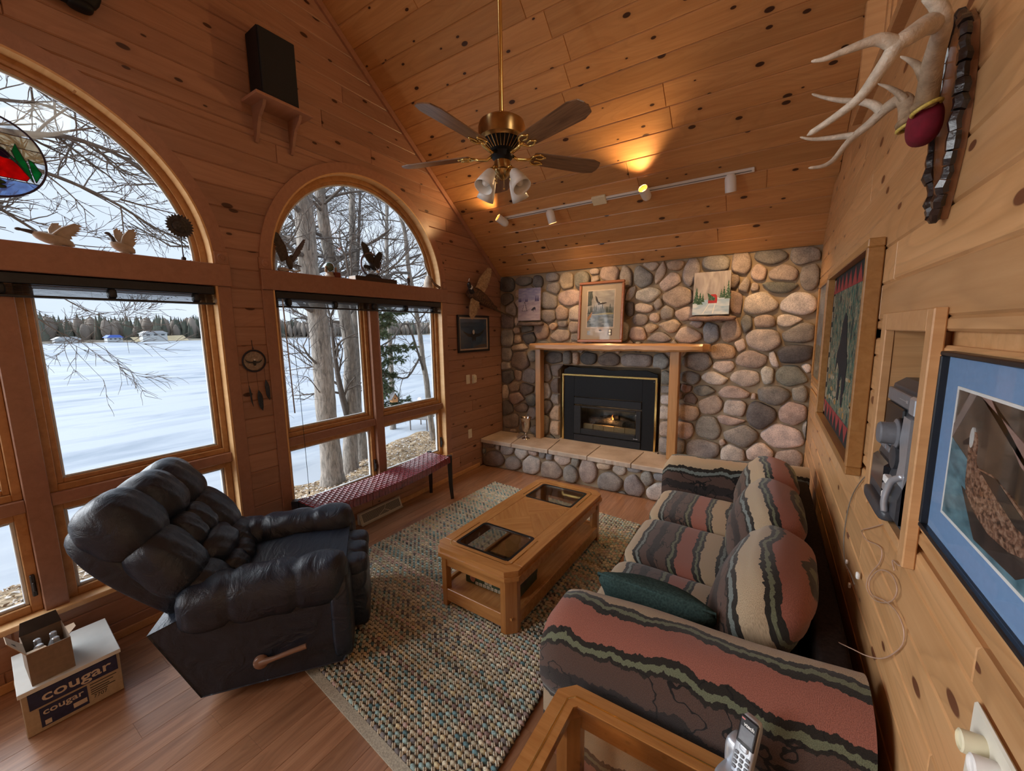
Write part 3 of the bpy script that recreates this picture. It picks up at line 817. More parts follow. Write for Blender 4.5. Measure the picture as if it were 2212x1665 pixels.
# firebox interior
mb = MB(); q0, q1, qz0, qz1, qy = dx0, dx1, dz0, dz1, .27
mb.add([(q0, PY+.03, qz0), (q1, PY+.03, qz0), (q1, qy, qz0), (q0, qy, qz0), (q0, PY+.03, qz1), (q1, PY+.03, qz1), (q1, qy, qz1), (q0, qy, qz1)],
       [(0, 1, 2, 3), (4, 7, 6, 5), (0, 3, 7, 4), (1, 5, 6, 2), (3, 2, 6, 7)])
obj('firebox', mb, plain('sooty_firebox', (.20, .21, .21), .8, 0, .4, 12), fi, fix=False)
M_FIREBRICK = plain('cream_firebrick', (.62, .42, .20), .75, 0, .12, 40, bmp=.3)
for k in range(5):
    x0 = lerp(gx0+.01, gx1-.01, k/5); x1 = lerp(gx0+.01, gx1-.01, (k+1)/5)
    obj('firebrick', MB().bevbox(x0+.002, x1-.002, PY+.04, PY+.075, dz0+.05, gz0+.055, .003), M_FIREBRICK, fi)
def bark():
    mt, n, b, out = nt('charred_log_bark'); tc = N(n, 'ShaderNodeTexCoord'); mp = N(n, 'ShaderNodeMapping'); mp.inputs['Scale'].default_value = (3, 9, 9)
    nz = N(n, 'ShaderNodeTexNoise', Scale=9.0, Detail=6.0, Roughness=.7); n.links.new(tc.outputs['Object'], mp.inputs[0]); n.links.new(mp.outputs[0], nz.inputs['Vector'])
    r = ramp(n, [(.35, (.02, .017, .015)), (.52, (.11, .075, .05)), (.68, (.36, .26, .17))]); n.links.new(nz.outputs['Fac'], r.inputs['Fac'])
    n.links.new(r.outputs[0], b.inputs['Base Color']); b.inputs['Roughness'].default_value = .85; bump(n, b, nz.outputs['Fac'], .9, .02); return mt
M_BARK = bark()
def log(p, q, r, parent, name='gas_log'):
    rr = random.Random(int(p[0]*999)); p, q = Vector(p), Vector(q); n = 12
    pts = [p.lerp(q, i/n)+Vector((0, rr.uniform(-1, 1)*.006, rr.uniform(-1, 1)*.008)) for i in range(n+1)]
    rs_ = [r*(1+rr.uniform(-.13, .13)) for i in range(n+1)]
    return obj(name, MB().tube(pts, rs_, 12), M_BARK, parent, smooth=True, angle=50)
zb = gz0+.05
log((1.27, .13, zb+.035), (1.56, .19, zb+.06), .042, fi); log((1.44, .17, zb+.03), (1.72, .12, zb+.035), .036, fi)
log((1.66, .21, zb+.075), (1.87, .14, zb+.03), .036, fi); log((1.38, .21, zb+.07), (1.62, .22, zb+.085), .028, fi)
def flame_mat():
    mt = bpy.data.materials.new('gas_flame'); mt.use_nodes = True; n = mt.node_tree; n.nodes.clear()
    out = N(n, 'ShaderNodeOutputMaterial'); em = N(n, 'ShaderNodeEmission'); tr = N(n, 'ShaderNodeBsdfTransparent'); mx = N(n, 'ShaderNodeMixShader')
    tc = N(n, 'ShaderNodeTexCoord'); sp = N(n, 'ShaderNodeSeparateXYZ'); n.links.new(tc.outputs['Generated'], sp.inputs[0])
    r = ramp(n, [(0, (1, .75, .35)), (.4, (1, .38, .06)), (1, (.9, .12, .02))]); n.links.new(sp.outputs[2], r.inputs['Fac'])
    n.links.new(r.outputs[0], em.inputs[0]); em.inputs[1].default_value = 3.0; mx.inputs[0].default_value = .85
    n.links.new(tr.outputs[0], mx.inputs[1]); n.links.new(em.outputs[0], mx.inputs[2]); n.links.new(mx.outputs[0], out.inputs[0]); return mt
M_FLAME = flame_mat()
def flame(x, y, z, h, w):
    pts = [(x+.012*sin(i*.9+x*40)*i/8, y, z+h*i/8) for i in range(9)]
    rr = [w*v for v in (.5, .85, 1, .92, .75, .55, .36, .18, .02)]
    return obj('flame', MB().tube(pts, rr, 8, flat=.5), M_FLAME, fi, smooth=True)
light('flame_glow', 'POINT', .8, (1.0, .55, .22), (1.55, .10, HT+gz0+.12), shadow_soft_size=.03)
flame(1.565, .155, zb+.04, .10, .018); flame(1.527, .15, zb+.03, .065, .011)

# ------------------------------------------------------------------ timber mantel
ma = thing('fireplace_mantel', 'honey pine timber mantel shelf on two square posts over the fireplace', 'mantel', (0, 0, HT))
mz0, mz1 = 1.525-HT, 1.618-HT
mb = MB(); n = 40; v = []
xs = [lerp(.548, 2.645, i/n) for i in range(n+1)]; rr = random.Random(4)
sec = [(-.232, mz0+.012), (-.245, mz0+.03), (-.245, mz1-.02), (-.230, mz1), (-.022, mz1), (-.022, mz0)]
fs = []
for i, x in enumerate(xs):
    w = .004*sin(i*.55)+.003*sin(i*1.7+1); e = 1-.35*max(0, 1-min(i, n-i)/1.2)
    for (y, z) in sec:
        zz = z+(w if z < (mz0+mz1)/2 else -.6*w); zz = lerp((mz0+mz1)/2, zz, .55+.45*e)
        v.append((x, y*(e if y < -.1 else 1), zz))
k = len(sec)
for i in range(n):
    for j in range(k): fs.append((i*k+j, i*k+(j+1) % k, (i+1)*k+(j+1) % k, (i+1)*k+j))
fs += [tuple(range(k-1, -1, -1)), tuple(n*k+j for j in range(k))]
mb.v = v; mb.f = fs; obj('shelf', mb, M_MANTEL, ma, smooth=True, angle=35)
for x0, x1, yf in ((.628, .702, -.142), (2.278, 2.372, -.190)):
    obj('post', MB().bevbox(x0, x1, yf, yf+.105, .0, mz0+.014, .005), M_MANTELZ, ma)
# ------------------------------------------------------------------ soft shapes
def rbox(c, h, e=5.0, n=10, deform=None, ee=None):
    """rounded cushion box: centre c, half sizes h, super-ellipsoid exponent e"""
    mb = MB(); idx = {}
    def vid(p):
        k = tuple(round(x, 5) for x in p)
        if k not in idx:
            q = Vector(p); ex = ee or (e, e, e)
            s = (abs(q.x)**e+abs(q.y)**e+abs(q.z)**e)**(1/e)
            q = q/s
            P = Vector((q.x*h[0], q.y*h[1], q.z*h[2]))
            if deform: P = deform(P, q)
            idx[k] = len(mb.v); mb.v.append(tuple(P+Vector(c)))
        return idx[k]
    def grid(o, a, b):
        for i in range(n):
            for j in range(n):
                q = [Vector(o)+Vector(a)*(2*x/n)+Vector(b)*(2*y/n) for x, y in ((i, j), (i+1, j), (i+1, j+1), (i, j+1))]
                mb.f.append(tuple(vid(p) for p in q))
    grid((-1, -1, 1), (1, 0, 0), (0, 1, 0)); grid((-1, -1, -1), (0, 1, 0), (1, 0, 0))
    grid((-1, -1, -1), (1, 0, 0), (0, 0, 1)); grid((-1, 1, -1), (0, 0, 1), (1, 0, 0))
    grid((-1, -1, -1), (0, 0, 1), (0, 1, 0)); grid((1, -1, -1), (0, 1, 0), (0, 0, 1))
    return mb
def uvobj(name, mb, mat, parent, uvfn, smooth=True, M=None, label=None, angle=None):
    o = obj(name, mb, mat, parent, smooth=smooth, M=M, label=label, angle=angle)
    me = o.data; uv = me.uv_layers.new(name='band')
    for l in me.loops:
        p = me.vertices[l.vertex_index].co; uv.data[l.index].uv = uvfn(p)
    return o

# ------------------------------------------------------------------ woven rug
rug_c = [Vector((.52, -.935, 0)), Vector((2.26, -1.11, 0)), Vector((2.33, -3.70, 0)), Vector((.42, -3.50, 0))]
def rugp(u, v):   # u across, v from far to near
    a = rug_c[0].lerp(rug_c[1], u); b = rug_c[3].lerp(rug_c[2], u); return a.lerp(b, v)
def attr_mat(name, rough=.9, bmp=True):
    mt, n, b, out = nt(name); at_ = N(n, 'ShaderNodeAttribute', attribute_name='tint'); tc = N(n, 'ShaderNodeTexCoord')
    nz = N(n, 'ShaderNodeTexNoise', Scale=260.0, Detail=2.0); n.links.new(tc.outputs['Object'], nz.inputs['Vector'])
    r = ramp(n, [(.3, (.7, .7, .7)), (.7, (1.2, 1.2, 1.2))]); n.links.new(nz.outputs['Fac'], r.inputs['Fac'])
    n.links.new(mixc(n, 'MULTIPLY', 1.0, at_.outputs['Color'], r.outputs[0]), b.inputs['Base Color']); b.inputs['Roughness'].default_value = rough
    b.inputs['Specular IOR Level'].default_value = .2
    if bmp: bump(n, b, nz.outputs['Fac'], .4, .003)
    return mt
M_WOOL = attr_mat('wool_loops')
rug = thing('woven_rug', 'chunky woven wool rug in teal, cream and mauve under the coffee table', 'rug', (0, 0, 0))
M_RUGBASE = plain('rug_backing', (.10, .09, .075), .95, 0, .2, 60)
mb = MB(); nu, nv = 8, 12
poly = [tuple(p) for p in rug_c]
mb.add([(p[0], p[1], .001) for p in poly]+[(p[0], p[1], .009) for p in poly], [(3, 2, 1, 0), (4, 5, 6, 7), (0, 1, 5, 4), (1, 2, 6, 5), (2, 3, 7, 6), (3, 0, 4, 7)])
obj('backing', mb, M_RUGBASE, rug)
mb = MB(); a, b = rug_c[3], rug_c[2]; nrm = Vector((0, -1, 0)); off = .045
mb.add([(a.x, a.y-off, .001), (b.x, b.y-off, .001), (b.x, b.y, .001), (a.x, a.y, .001), (a.x, a.y-off, .008), (b.x, b.y-off, .008), (b.x, b.y, .011), (a.x, a.y, .011)],
       [(3, 2, 1, 0), (4, 5, 6, 7), (0, 1, 5, 4), (1, 2, 6, 5), (2, 3, 7, 6), (3, 0, 4, 7)])
obj('flat_border', mb, plain('flat_woven_border', (.40, .37, .29), .95, 0, .3, 150, bmp=.5), rug)
rr = random.Random(9)
WOOLC = [(.20, .30, .30), (.42, .38, .28), (.30, .32, .25), (.11, .20, .22), (.36, .26, .23), (.47, .43, .33), (.26, .33, .28), (.15, .14, .14), (.42, .36, .22), (.24, .34, .33)]
mb = MB(); cols = []; rowsn, coln = 116, 72
def loop_bump(c, du, dv, hx, hy, hz, col):
    o = len(mb.v); k = 6
    for (r, z) in ((1.0, 0), (.85, .62), (.45, 1.0)):
        for j in range(k):
            q = 2*pi*j/k; p = c+du*(hx*r*cos(q))+dv*(hy*r*sin(q)); mb.v.append((p.x, p.y, .007+hz*z)); cols.append(col)
    for i in range(2):
        for j in range(k): mb.f.append((o+i*k+j, o+i*k+(j+1) % k, o+(i+1)*k+(j+1) % k, o+(i+1)*k+j))
    mb.f.append(tuple(o+2*k+j for j in range(k)))
for i in range(rowsn):
    v = (i+.5)/rowsn; base = rr.choice(WOOLC); base2 = rr.choice(WOOLC); sw = rr.uniform(.1, .9); dark = rr.random() < .10
    du = (rugp(1, v)-rugp(0, v)).normalized(); dv = (rugp(.5, 1)-rugp(.5, 0)).normalized()
    for j in range(coln):
        u = (j+.5)/coln; c = rugp(u, v)+Vector((rr.uniform(-1, 1), rr.uniform(-1, 1), 0))*.0015
        if (i+j) % 2:       # coloured roving loop
            t = base if (u < sw) ^ (rr.random() < .22) else base2
            if rr.random() < .16: t = rr.choice(WOOLC)
            g = 1.4*rr.uniform(.75, 1.2)*(.5 if dark else 1); loop_bump(c, du, dv, .0205, .0112, .009+rr.uniform(0, .004), (t[0]*g, t[1]*g, t[2]*g, 1))
        else:               # pale cross stitch knot of small tufts
            g = rr.uniform(.85, 1.1); col = (.66*g, .61*g, .49*g, 1)
            for ox, oy in ((-.0065, 0), (.0065, 0), (0, -.006), (0, .006)): loop_bump(c+du*ox+dv*oy, du, dv, .0058, .0052, .0145, col)
wool = obj('wool_loops', mb, M_WOOL, rug, smooth=True, kind='stuff', fix=False)
ca = wool.data.color_attributes.new('tint', 'FLOAT_COLOR', 'POINT')
ca.data.foreach_set('color', [x for c in cols for x in c])

# ------------------------------------------------------------------ coffee table
def octo(x0, x1, y0, y1, c): return [(x0+c, y0), (x1-c, y0), (x1, y0+c), (x1, y1-c), (x1-c, y1), (x0+c, y1), (x0, y1-c), (x0, y0+c)]
def frame_ring(mb, outer, inner, z0, z1):
    """ring between two outlines of equal point count"""
    n = len(outer); v = [(p[0], p[1], z) for z in (z0, z1) for p in outer]+[(p[0], p[1], z) for z in (z0, z1) for p in inner]
    f = []
    for i in range(n):
        j = (i+1) % n
        f += [(i, j, n+j, n+i), (2*n+i, 3*n+i, 3*n+j, 2*n+j), (n+i, n+j, 3*n+j, 3*n+i), (i, 2*n+i, 2*n+j, j)]
    return mb.add(v, f)
def rrect(x0, x1, y0, y1, r, k=4):
    out = []
    for cx, cy, a0 in ((x1-r, y0+r, -pi/2), (x1-r, y1-r, 0), (x0+r, y1-r, pi/2), (x0+r, y0+r, pi)):
        for i in range(k+1):
            a = a0+(pi/2)*i/k; out.append((cx+r*cos(a), cy+r*sin(a)))
    return out
TX0, TX1, TY0, TY1, TH = 1.415, 2.035, -2.875, -1.495, .42
tcx, tcy = (TX0+TX1)/2, (TY0+TY1)/2
ct = thing('coffee_table', 'golden oak coffee table with two smoked glass panels and lower shelf', 'table', (tcx, tcy, .0), radians(-1.2))
hx, hy = (TX1-TX0)/2, (TY1-TY0)/2
RB = .021   # stands on the rug loops
# top: moulded octagonal frame with two glass openings
gx = hx-.105; gy0, gy1 = .27, hy-.105
def plate(mb, z0, z1, gxx, ga, gb, outer):
    # bars around two openings
    x, y = outer
    c = .06
    mb.prism([(-x, -y+c), (-x+c, -y), (x-c, -y), (x, -y+c), (x, -gb), (-x, -gb)], 'z', z0, z1)
    mb.prism([(-x, gb), (x, gb), (x, y-c), (x-c, y), (-x+c, y), (-x, y-c)], 'z', z0, z1)
    for s in (-1, 1):
        a, b = sorted((s*gxx, s*x)); mb.box(a, b, -gb, gb, z0, z1)
    mb.box(-gxx, gxx, -ga, ga, z0, z1); return mb
x, y, c = hx, hy, .06
for s in (-1, 1):
    a, b = sorted((s*gx, s*x)); obj('side_rail', MB().bevbox(a, b, -gy1, gy1, TH-.034, TH, .003), M_OAKY, ct)
for s_ in (-1, 1):
    P_ = [(gx, gy1), (x, gy1), (x, y-c), (x-c, y), (-x+c, y), (-x, y-c), (-x, gy1), (-gx, gy1)]
    if s_ < 0: P_ = [(p[0], -p[1]) for p in P_][::-1]
    obj('end_rail', MB().prism(P_, 'z', TH-.033, TH+.0002), M_OAK, ct)
# moulded edge under the top
obj('edge_moulding', frame_ring(MB(), octo(-x-.008, x+.008, -y-.008, y+.008, .06), octo(-x+.05, x-.05, -y+.05, y-.05, .05), TH-.058, TH-.0335), M_OAK, ct)
# parquet centre: four triangles of veneer with different grain
for k, (p, ang) in enumerate((([(-gx, -gy0), (gx, -gy0), (0, 0)], 40), ([(gx, -gy0), (gx, gy0), (0, 0)], -50), ([(gx, gy0), (-gx, gy0), (0, 0)], 40), ([(-gx, gy0), (-gx, -gy0), (0, 0)], -50))):
    R = Matrix.Rotation(radians(ang), 4, 'Z'); Ri = R.inverted()
    obj('veneer', MB().prism([tuple((Ri @ Vector((q[0], q[1], 0)))[:2]) for q in p], 'z', TH-.02, TH-.0012), M_OAK, ct, M=R)
for s in (-1, 1):
    ya, yb = sorted((s*gy0, s*gy1))
    obj('bevelled_glass', MB().prism(rrect(-gx+.001, gx-.001, ya+.001, yb-.001, .03), 'z', TH-.010, TH-.004), M_SMOKE, ct)
    obj('glass_edge', frame_ring(MB(), rrect(-gx-.006, gx+.006, ya-.006, yb+.006, .03), rrect(-gx+.012, gx-.012, ya+.012, yb-.012, .024), TH-.0035, TH+.0006), plain('dark_glass_bevel', (.02, .017, .014), .15), ct)
    # brass line inlay in the end of the top
    pts = [(-gx-.035, s*(gy0+.02)), (-gx-.035, s*(gy1+.012)), (-gx-.012, s*(gy1+.035)), (gx+.012, s*(gy1+.035)), (gx+.035, s*(gy1+.012)), (gx+.035, s*(gy0+.02))]
    obj('brass_inlay', MB().tube([(p[0], p[1], TH+.0006) for p in pts], .0036, 6, flat=.35), M_BRASS, ct)
obj('apron', frame_ring(MB(), octo(-x+.02, x-.02, -y+.02, y-.02, .055), octo(-x+.045, x-.045, -y+.045, y-.045, .05), TH-.125, TH-.0585), M_OAK, ct)
for sx in (-1, 1):
    for sy in (-1, 1):
        X, Y = sx*(x-.012), sy*(y-.012); l = .085; q = .05
        P = [(X-sx*l, Y), (X-sx*q, Y), (X, Y-sy*q), (X, Y-sy*l), (X-sx*.045, Y-sy*l), (X-sx*l, Y-sy*.045)]
        if sx*sy < 0: P = P[::-1]
        obj('leg', MB().prism(P, 'z', RB, TH-.0587), M_OAKZ, ct)
obj('shelf', MB().box(-x+.03, x-.03, -y+.03, y-.03, .108, .124), M_OAKY, ct)
mb = MB()
for s in (-1, 1):
    mb.bevbox(-x+.09, x-.09, s*(y-.026)-.012, s*(y-.026)+.012, RB+.035, .14, .003)
    mb.bevbox(s*(x-.026)-.012, s*(x-.026)+.012, -y+.09, y-.09, RB+.035, .14, .003)
obj('shelf_rail', mb, M_OAK, ct)

# board game box and pouch on the table shelf
gm = thing('game_box', 'green board game box with cream letter tiles printed on its side, on the table shelf', 'box', (1.735, -2.58, .1245), radians(1))
obj('carton', MB().bevbox(-.20, .20, -.13, .13, 0, .085, .002), plain('game_carton_green', (.045, .075, .04), .5, 0, .3, 25), gm)
obj('lid', MB().bevbox(-.203, .203, -.133, .133, .05, .0875, .002), plain('game_lid_print', (.05, .06, .045), .5, 0, .4, 18), gm)
M_TILE = plain('cream_tile_print', (.70, .64, .48), .6, 0, .04, 40); M_INK = plain('printed_black', (.02, .02, .02), .6)
for r_, (word, x0, z0) in enumerate((('UPPER', -.045, .066), ('IN', -.03, .043), ('RUMMIES', -.105, .018))):
    for i, ch in enumerate(word):
        X = x0+i*.030
        t = obj('letter_tile', MB().bevbox(X-.011, X+.011, -.1345, -.1335, z0-.010, z0+.010, .0003), M_TILE, gm)
        obj('tile_mark', frame_ring(MB(), rrect(X-.0055, X+.0055, z0-.0065, z0+.0065, .002, 2), rrect(X-.003, X+.003, z0-.004, z0+.004, .001, 2), 0, .0004).xf(Matrix(((1,0,0,0),(0,0,-1,-.1346),(0,1,0,0),(0,0,0,1)))), M_INK, t)
obj('printed_flower', MB().lathe([(.026, 0), (.012, .0006), (0, .0008)], 10, frame((.155, -.1335, .04), (1, 0, 0), (0, 0, 1))), plain('printed_orange', (.65, .12, .05), .6), gm)
obj('printed_figure', MB().ball((-.14, -.133, .045), .022, .0015, .030), plain('printed_skin', (.40, .20, .14), .6), gm, smooth=True)
rc = thing('remote_pouch', 'dark leather remote control pouch lying on game box under smoked glass', 'pouch', (1.80, -2.60, .213), radians(-35))
obj('pouch', rbox((0, 0, .018), (.085, .05, .018), 4, 6), plain('black_pouch_leather', (.018, .017, .02), .5, bmp=.3), rc, smooth=True)
obj('flap', rbox((.045, 0, .036), (.04, .048, .006), 4, 5), plain('brown_pouch_flap', (.05, .03, .022), .5, bmp=.3), rc, smooth=True)
obj('control_strip', rbox((-.055, .01, .038), (.022, .04, .007), 4, 4), M_DKGREY, rc, smooth=True)

# ------------------------------------------------------------------ sofa
def sofa_fabric():
    mt, n, b, out = nt('southwest_stripe_chenille'); uv = N(n, 'ShaderNodeUVMap', uv_map='band'); sp = N(n, 'ShaderNodeSeparateXYZ'); n.links.new(uv.outputs[0], sp.inputs[0])
    def nz(scale, sx, sy, det=2.0, seed=0):
        mp = N(n, 'ShaderNodeMapping'); mp.inputs['Scale'].default_value = (sx, sy, 1); mp.inputs['Location'].default_value = (seed, seed*1.7, 0); n.links.new(uv.outputs[0], mp.inputs[0])
        x = N(n, 'ShaderNodeTexNoise', Scale=scale, Detail=det, noise_dimensions='2D'); n.links.new(mp.outputs[0], x.inputs['Vector']); return x.outputs['Fac']
    w1 = math_(n, 'MULTIPLY', math_(n, 'SUBTRACT', nz(3.2, 1, .5, 3.0), .5), .14)
    w2 = math_(n, 'MULTIPLY', math_(n, 'SUBTRACT', nz(55.0, 1, .6, 2.0, 3), .5), .022)
    v = math_(n, 'ADD', sp.outputs[1], math_(n, 'ADD', w1, w2))
    ph = math_(n, 'FRACT', math_(n, 'DIVIDE', v, .60))
    TAN, RED, BRN, DK, GRN, GRY, BLK = (.37, .275, .175), (.27, .10, .07), (.085, .05, .038), (.022, .018, .014), (.13, .14, .085), (.15, .17, .155), (.028, .021, .019)
    r = ramp(n, [(0, TAN), (.185, DK), (.215, GRN), (.245, DK), (.285, RED), (.475, DK), (.515, GRN), (.545, DK), (.57, BRN), (.70, BLK), (.80, BRN), (.895, DK), (.92, GRY), (.955, DK)], 'CONSTANT')
    n.links.new(ph, r.inputs['Fac'])
    # a second wandering dark vein inside brown parts
    vein = math_(n, 'LESS_THAN', math_(n, 'ABSOLUTE', math_(n, 'SUBTRACT', nz(5.0, 1, 1.6, 3.0, 9), .5)), .012)
    weave = nz(420.0, 1, 1, 1.0, 5); rw = ramp(n, [(.3, (.72, .72, .72)), (.7, (1.2, 1.2, 1.2))]); n.links.new(weave, rw.inputs['Fac'])
    sc = N(n, 'ShaderNodeSeparateColor'); n.links.new(r.outputs[0], sc.inputs[0])
    isb = math_(n, 'LESS_THAN', sc.outputs[0], .10)
    c = mixc(n, 'MIX', math_(n, 'MULTIPLY', vein, isb), r.outputs[0], (.012, .01, .009)); c = mixc(n, 'MULTIPLY', 1.0, c, rw.outputs[0])
    n.links.new(c, b.inputs['Base Color']); b.inputs['Roughness'].default_value = .95; b.inputs['Specular IOR Level'].default_value = .1
    b.inputs['Sheen Weight'].default_value = .25; b.inputs['Sheen Roughness'].default_value = .5
    bump(n, b, weave, .5, .003); return mt
M_SOFA = sofa_fabric()
M_SOFADK = plain('dark_sofa_back_fabric', (.022, .016, .014), .95, 0, .3, 90, bmp=.4, spec=.1)
so = thing('sofa', 'sofa in tan, salmon and brown southwestern striped chenille against the pine wall', 'sofa', (0, 0, 0))
SY0, SY1 = -3.36, -.90       # near and far outer ends
SXF, SXB = 2.47, 3.44        # seat front, back
ZSEAT = .44
def dimple(P, q):
    return P
# base
mb = rbox(((2.55+SXB)/2, (SY0+SY1)/2+.0, .175), ((SXB-2.55)/2, (SY1-SY0)/2-.09, .145), 14, 8)
uvobj('base', mb, M_SOFA, so, lambda p: (p.y, p.z+.33))
for (x, y) in ((2.60, -3.16), (2.60, -1.05), (3.36, -3.16), (3.36, -1.05)):
    obj('foot', MB().tube([(x, y, 0.0), (x, y, .04)], [.02, .024], 10), M_DARKWOOD, so)
# seat cushions
cuts = [-3.00, -2.40, -1.79, -1.19]
for k in range(3):
    y0, y1 = cuts[k], cuts[k+1]
    def df(P, q):
        P = P.copy(); s = (1-abs(q.y)**3)*(1-abs(q.x)**4)
        if q.z > 0: P.z += .016*s-.012*exp(-(q.x*4)**2)*.6
        P.z -= .02*sstep(-.2, .9, q.x)
        return P
    mb = rbox(((SXF+3.16)/2, (y0+y1)/2, ZSEAT-.075), ((3.16-SXF)/2, (y1-y0)/2-.003, .085), 7, 12, df)
    xf = SXF
    uvobj('seat_cushion', mb, M_SOFA, so, lambda p: (p.y, .115-1.4*((p.x-xf)+(p.z-ZSEAT)*1.0)))
# arms: rolled pillow tops over flat sides
def arm(yc, sgn, hw):
    # section in (y,z), runs along x
    prof = []
    zt = .64
    pts = [(-hw*.80, .30), (-hw*.82, .42), (-hw*.80, .53), (-hw*.62, .605), (-hw*.25, .64), (hw*.2, .642), (hw*.62, .615), (hw*.93, .55), (hw*1.03, .46), (hw*.98, .38), (hw*.85, .335), (hw*.80, .30), (hw*.80, .18), (hw*.80, .045)]
    pts = [Vector((p[0], p[1], 0)) for p in pts]; sm = smoothpath(pts, 3)
    arc = [0.0]
    for i in range(1, len(sm)): arc.append(arc[-1]+(sm[i]-sm[i-1]).length)
    mb = MB(); nx = 20; L_ = len(sm)
    xa, xb = 2.44, 3.455
    for i in range(nx+1):
        t = i/nx; x = lerp(xa, xb, t); 
        sc = 1.0; fz = 1.0
        e = min(t/.10, 1); rr_ = sqrt(max(0, 1-(1-e)**2)) if t < .10 else 1
        for p in sm:
            y = p.x*(.80+.20*rr_); z = p.y
            if z > .30: z = .30+(z-.30)*(.72+.28*rr_)
            z += (.045+.05*t)*sstep(.3, .6, p.y)+.006*sin(t*9+p.x*20)
            mb.v.append((x, yc+sgn*y, z))
    for i in range(nx):
        for j in range(L_-1): mb.f.append((i*L_+j, i*L_+j+1, (i+1)*L_+j+1, (i+1)*L_+j))
    mb.f.append(tuple(range(L_))); mb.f.append(tuple(nx*L_+j for j in range(L_-1, -1, -1)))
    o = obj('arm', mb, M_SOFA, so, smooth=True, angle=60)
    uv = o.data.uv_layers.new(name='band')
    for l in o.data.loops:
        vi = l.vertex_index; j = vi % L_; uv.data[l.index].uv = (o.data.vertices[vi].co.x+sgn*3, arc[j]-.295)
    return o
arm(-3.195, -1, .165); arm(-1.045, 1, .145)
# skirted front of the near arm is plain; back frame
mb = rbox((3.40, (SY0+SY1)/2+.03, .36), (.055, (SY1-SY0)/2-.10, .315), 9, 10)
obj('back_frame', mb, M_SOFADK, so, smooth=True)
# back cushions
for k, (yc, hyy, lean, dz) in enumerate(((-2.68, .37, .42, 0), (-2.03, .35, .36, .01), (-1.47, .29, .30, .0))):
    def df(P, q):
        P = P.copy()
        f = (1-abs(q.y)**2.2)*(1-abs(q.z)**2.2)
        P.x += (-.05 if q.x < 0 else .02)*f
        P.z += .02*(1-abs(q.y)**2)*(1 if q.z > 0 else 0)
        P.x += .004*sin(q.z*22)
        return P
    mb = rbox((0, 0, 0), (.125, hyy, .235), 3.2, 14, df)
    Mx = Matrix.Translation((3.19, yc, .625+dz)) @ Matrix.Rotation(lean, 4, 'Y') @ Matrix.Rotation(radians((-5, 3, 6)[k]), 4, 'Z')
    uvobj('back_cushion', mb, M_SOFA, so, lambda p: (p.y+k*1.3, .28+((p.z+.235)+(p.x+.125))*.93), M=Mx)
# green throw pillow leaning on the near arm
M_TEAL = plain('teal_chenille', (.035, .062, .058), .95, 0, .35, 120, bmp=.6, spec=.1)
gp = thing('throw_pillow', 'teal green square throw pillow tucked against the near sofa arm', 'pillow', (2.80, -2.93, ZSEAT+.02), 0)
def dfp(P, q):
    k = max(0, 1-abs(q.x)**2.5)*max(0, 1-abs(q.z)**2.5); return Vector((P.x*(1-.06*(1-abs(q.z))), P.y*(.25+.95*k), P.z*(1-.06*(1-abs(q.x)))))
Mp = Matrix.Rotation(radians(-2), 4, 'Z') @ Matrix.Translation((0, 0.0, .115)) @ Matrix.Rotation(radians(32), 4, 'X')
obj('cushion', rbox((0, 0, 0), (.25, .085, .135), 6, 12, dfp), M_TEAL, gp, smooth=True, M=Mp)
obj('piping', MB().tube([(-.24, 0, -.125), (.24, 0, -.125), (.24, 0, .125), (-.24, 0, .125), (-.24, 0, -.125)], .007, 6), M_TEAL, gp, smooth=True, M=Mp)

# ------------------------------------------------------------------ end table with cordless phone
EX0, EX1, EY0, EY1, EH = 2.585, 3.30, -4.10, -3.405, .50
ecx, ecy = (EX0+EX1)/2, (EY0+EY1)/2; x, y = (EX1-EX0)/2, (EY1-EY0)/2
et = thing('end_table', 'golden oak end table with smoked glass top at the near sofa arm', 'table', (ecx, ecy, 0))
gxe, gye = x-.075, y-.075
c = .05
O8 = octo(-x, x, -y, y, c); I8 = octo(-gxe, gxe, -gye, gye, .012)
obj('top_frame', frame_ring(MB(), O8, I8, EH-.032, EH), M_OAK, et)
obj('edge_moulding', frame_ring(MB(), octo(-x-.007, x+.007, -y-.007, y+.007, c), octo(-x+.05, x-.05, -y+.05, y-.05, c), EH-.056, EH-.0325), M_OAK, et)
obj('bevelled_glass', MB().box(-gxe+.001, gxe-.001, -gye+.001, gye-.001, EH-.010, EH-.004), M_SMOKE, et)
obj('brass_inlay', MB().tube([(p[0], p[1], EH+.0004) for p in octo(-gxe-.03, gxe+.03, -gye-.03, gye+.03, .022)+[(-gxe-.008, -gye-.03)]], .0034, 6, flat=.4), M_BRASS, et)
obj('apron', frame_ring(MB(), octo(-x+.02, x-.02, -y+.02, y-.02, .045), octo(-x+.04, x-.04, -y+.04, y-.04, .04), EH-.12, EH-.0565), M_OAK, et)
for sx in (-1, 1):
    for sy in (-1, 1):
        X, Y = sx*(x-.012), sy*(y-.012); l = .075; q = .045
        P = [(X-sx*l, Y), (X-sx*q, Y), (X, Y-sy*q), (X, Y-sy*l), (X-sx*.04, Y-sy*l), (X-sx*l, Y-sy*.04)]
        if sx*sy < 0: P = P[::-1]
        obj('leg', MB().prism(P, 'z', 0, EH-.0567), M_OAKZ, et)
obj('shelf', MB().box(-x+.03, x-.03, -y+.03, y-.03, .12, .136), M_OAK, et)
ph = thing('cordless_phone', 'silver and black cordless phone handset standing in its cradle on the end table', 'phone', (3.155, -3.465, EH+.0002), radians(-28))
obj('cradle', rbox((0, .0, .022), (.05, .06, .022), 5, 8), M_SILVER, ph, smooth=True)
cr2 = obj('cradle_back', rbox((-.035, .035, .06), (.022, .03, .05), 4, 6), M_SILVER, ph, smooth=True)
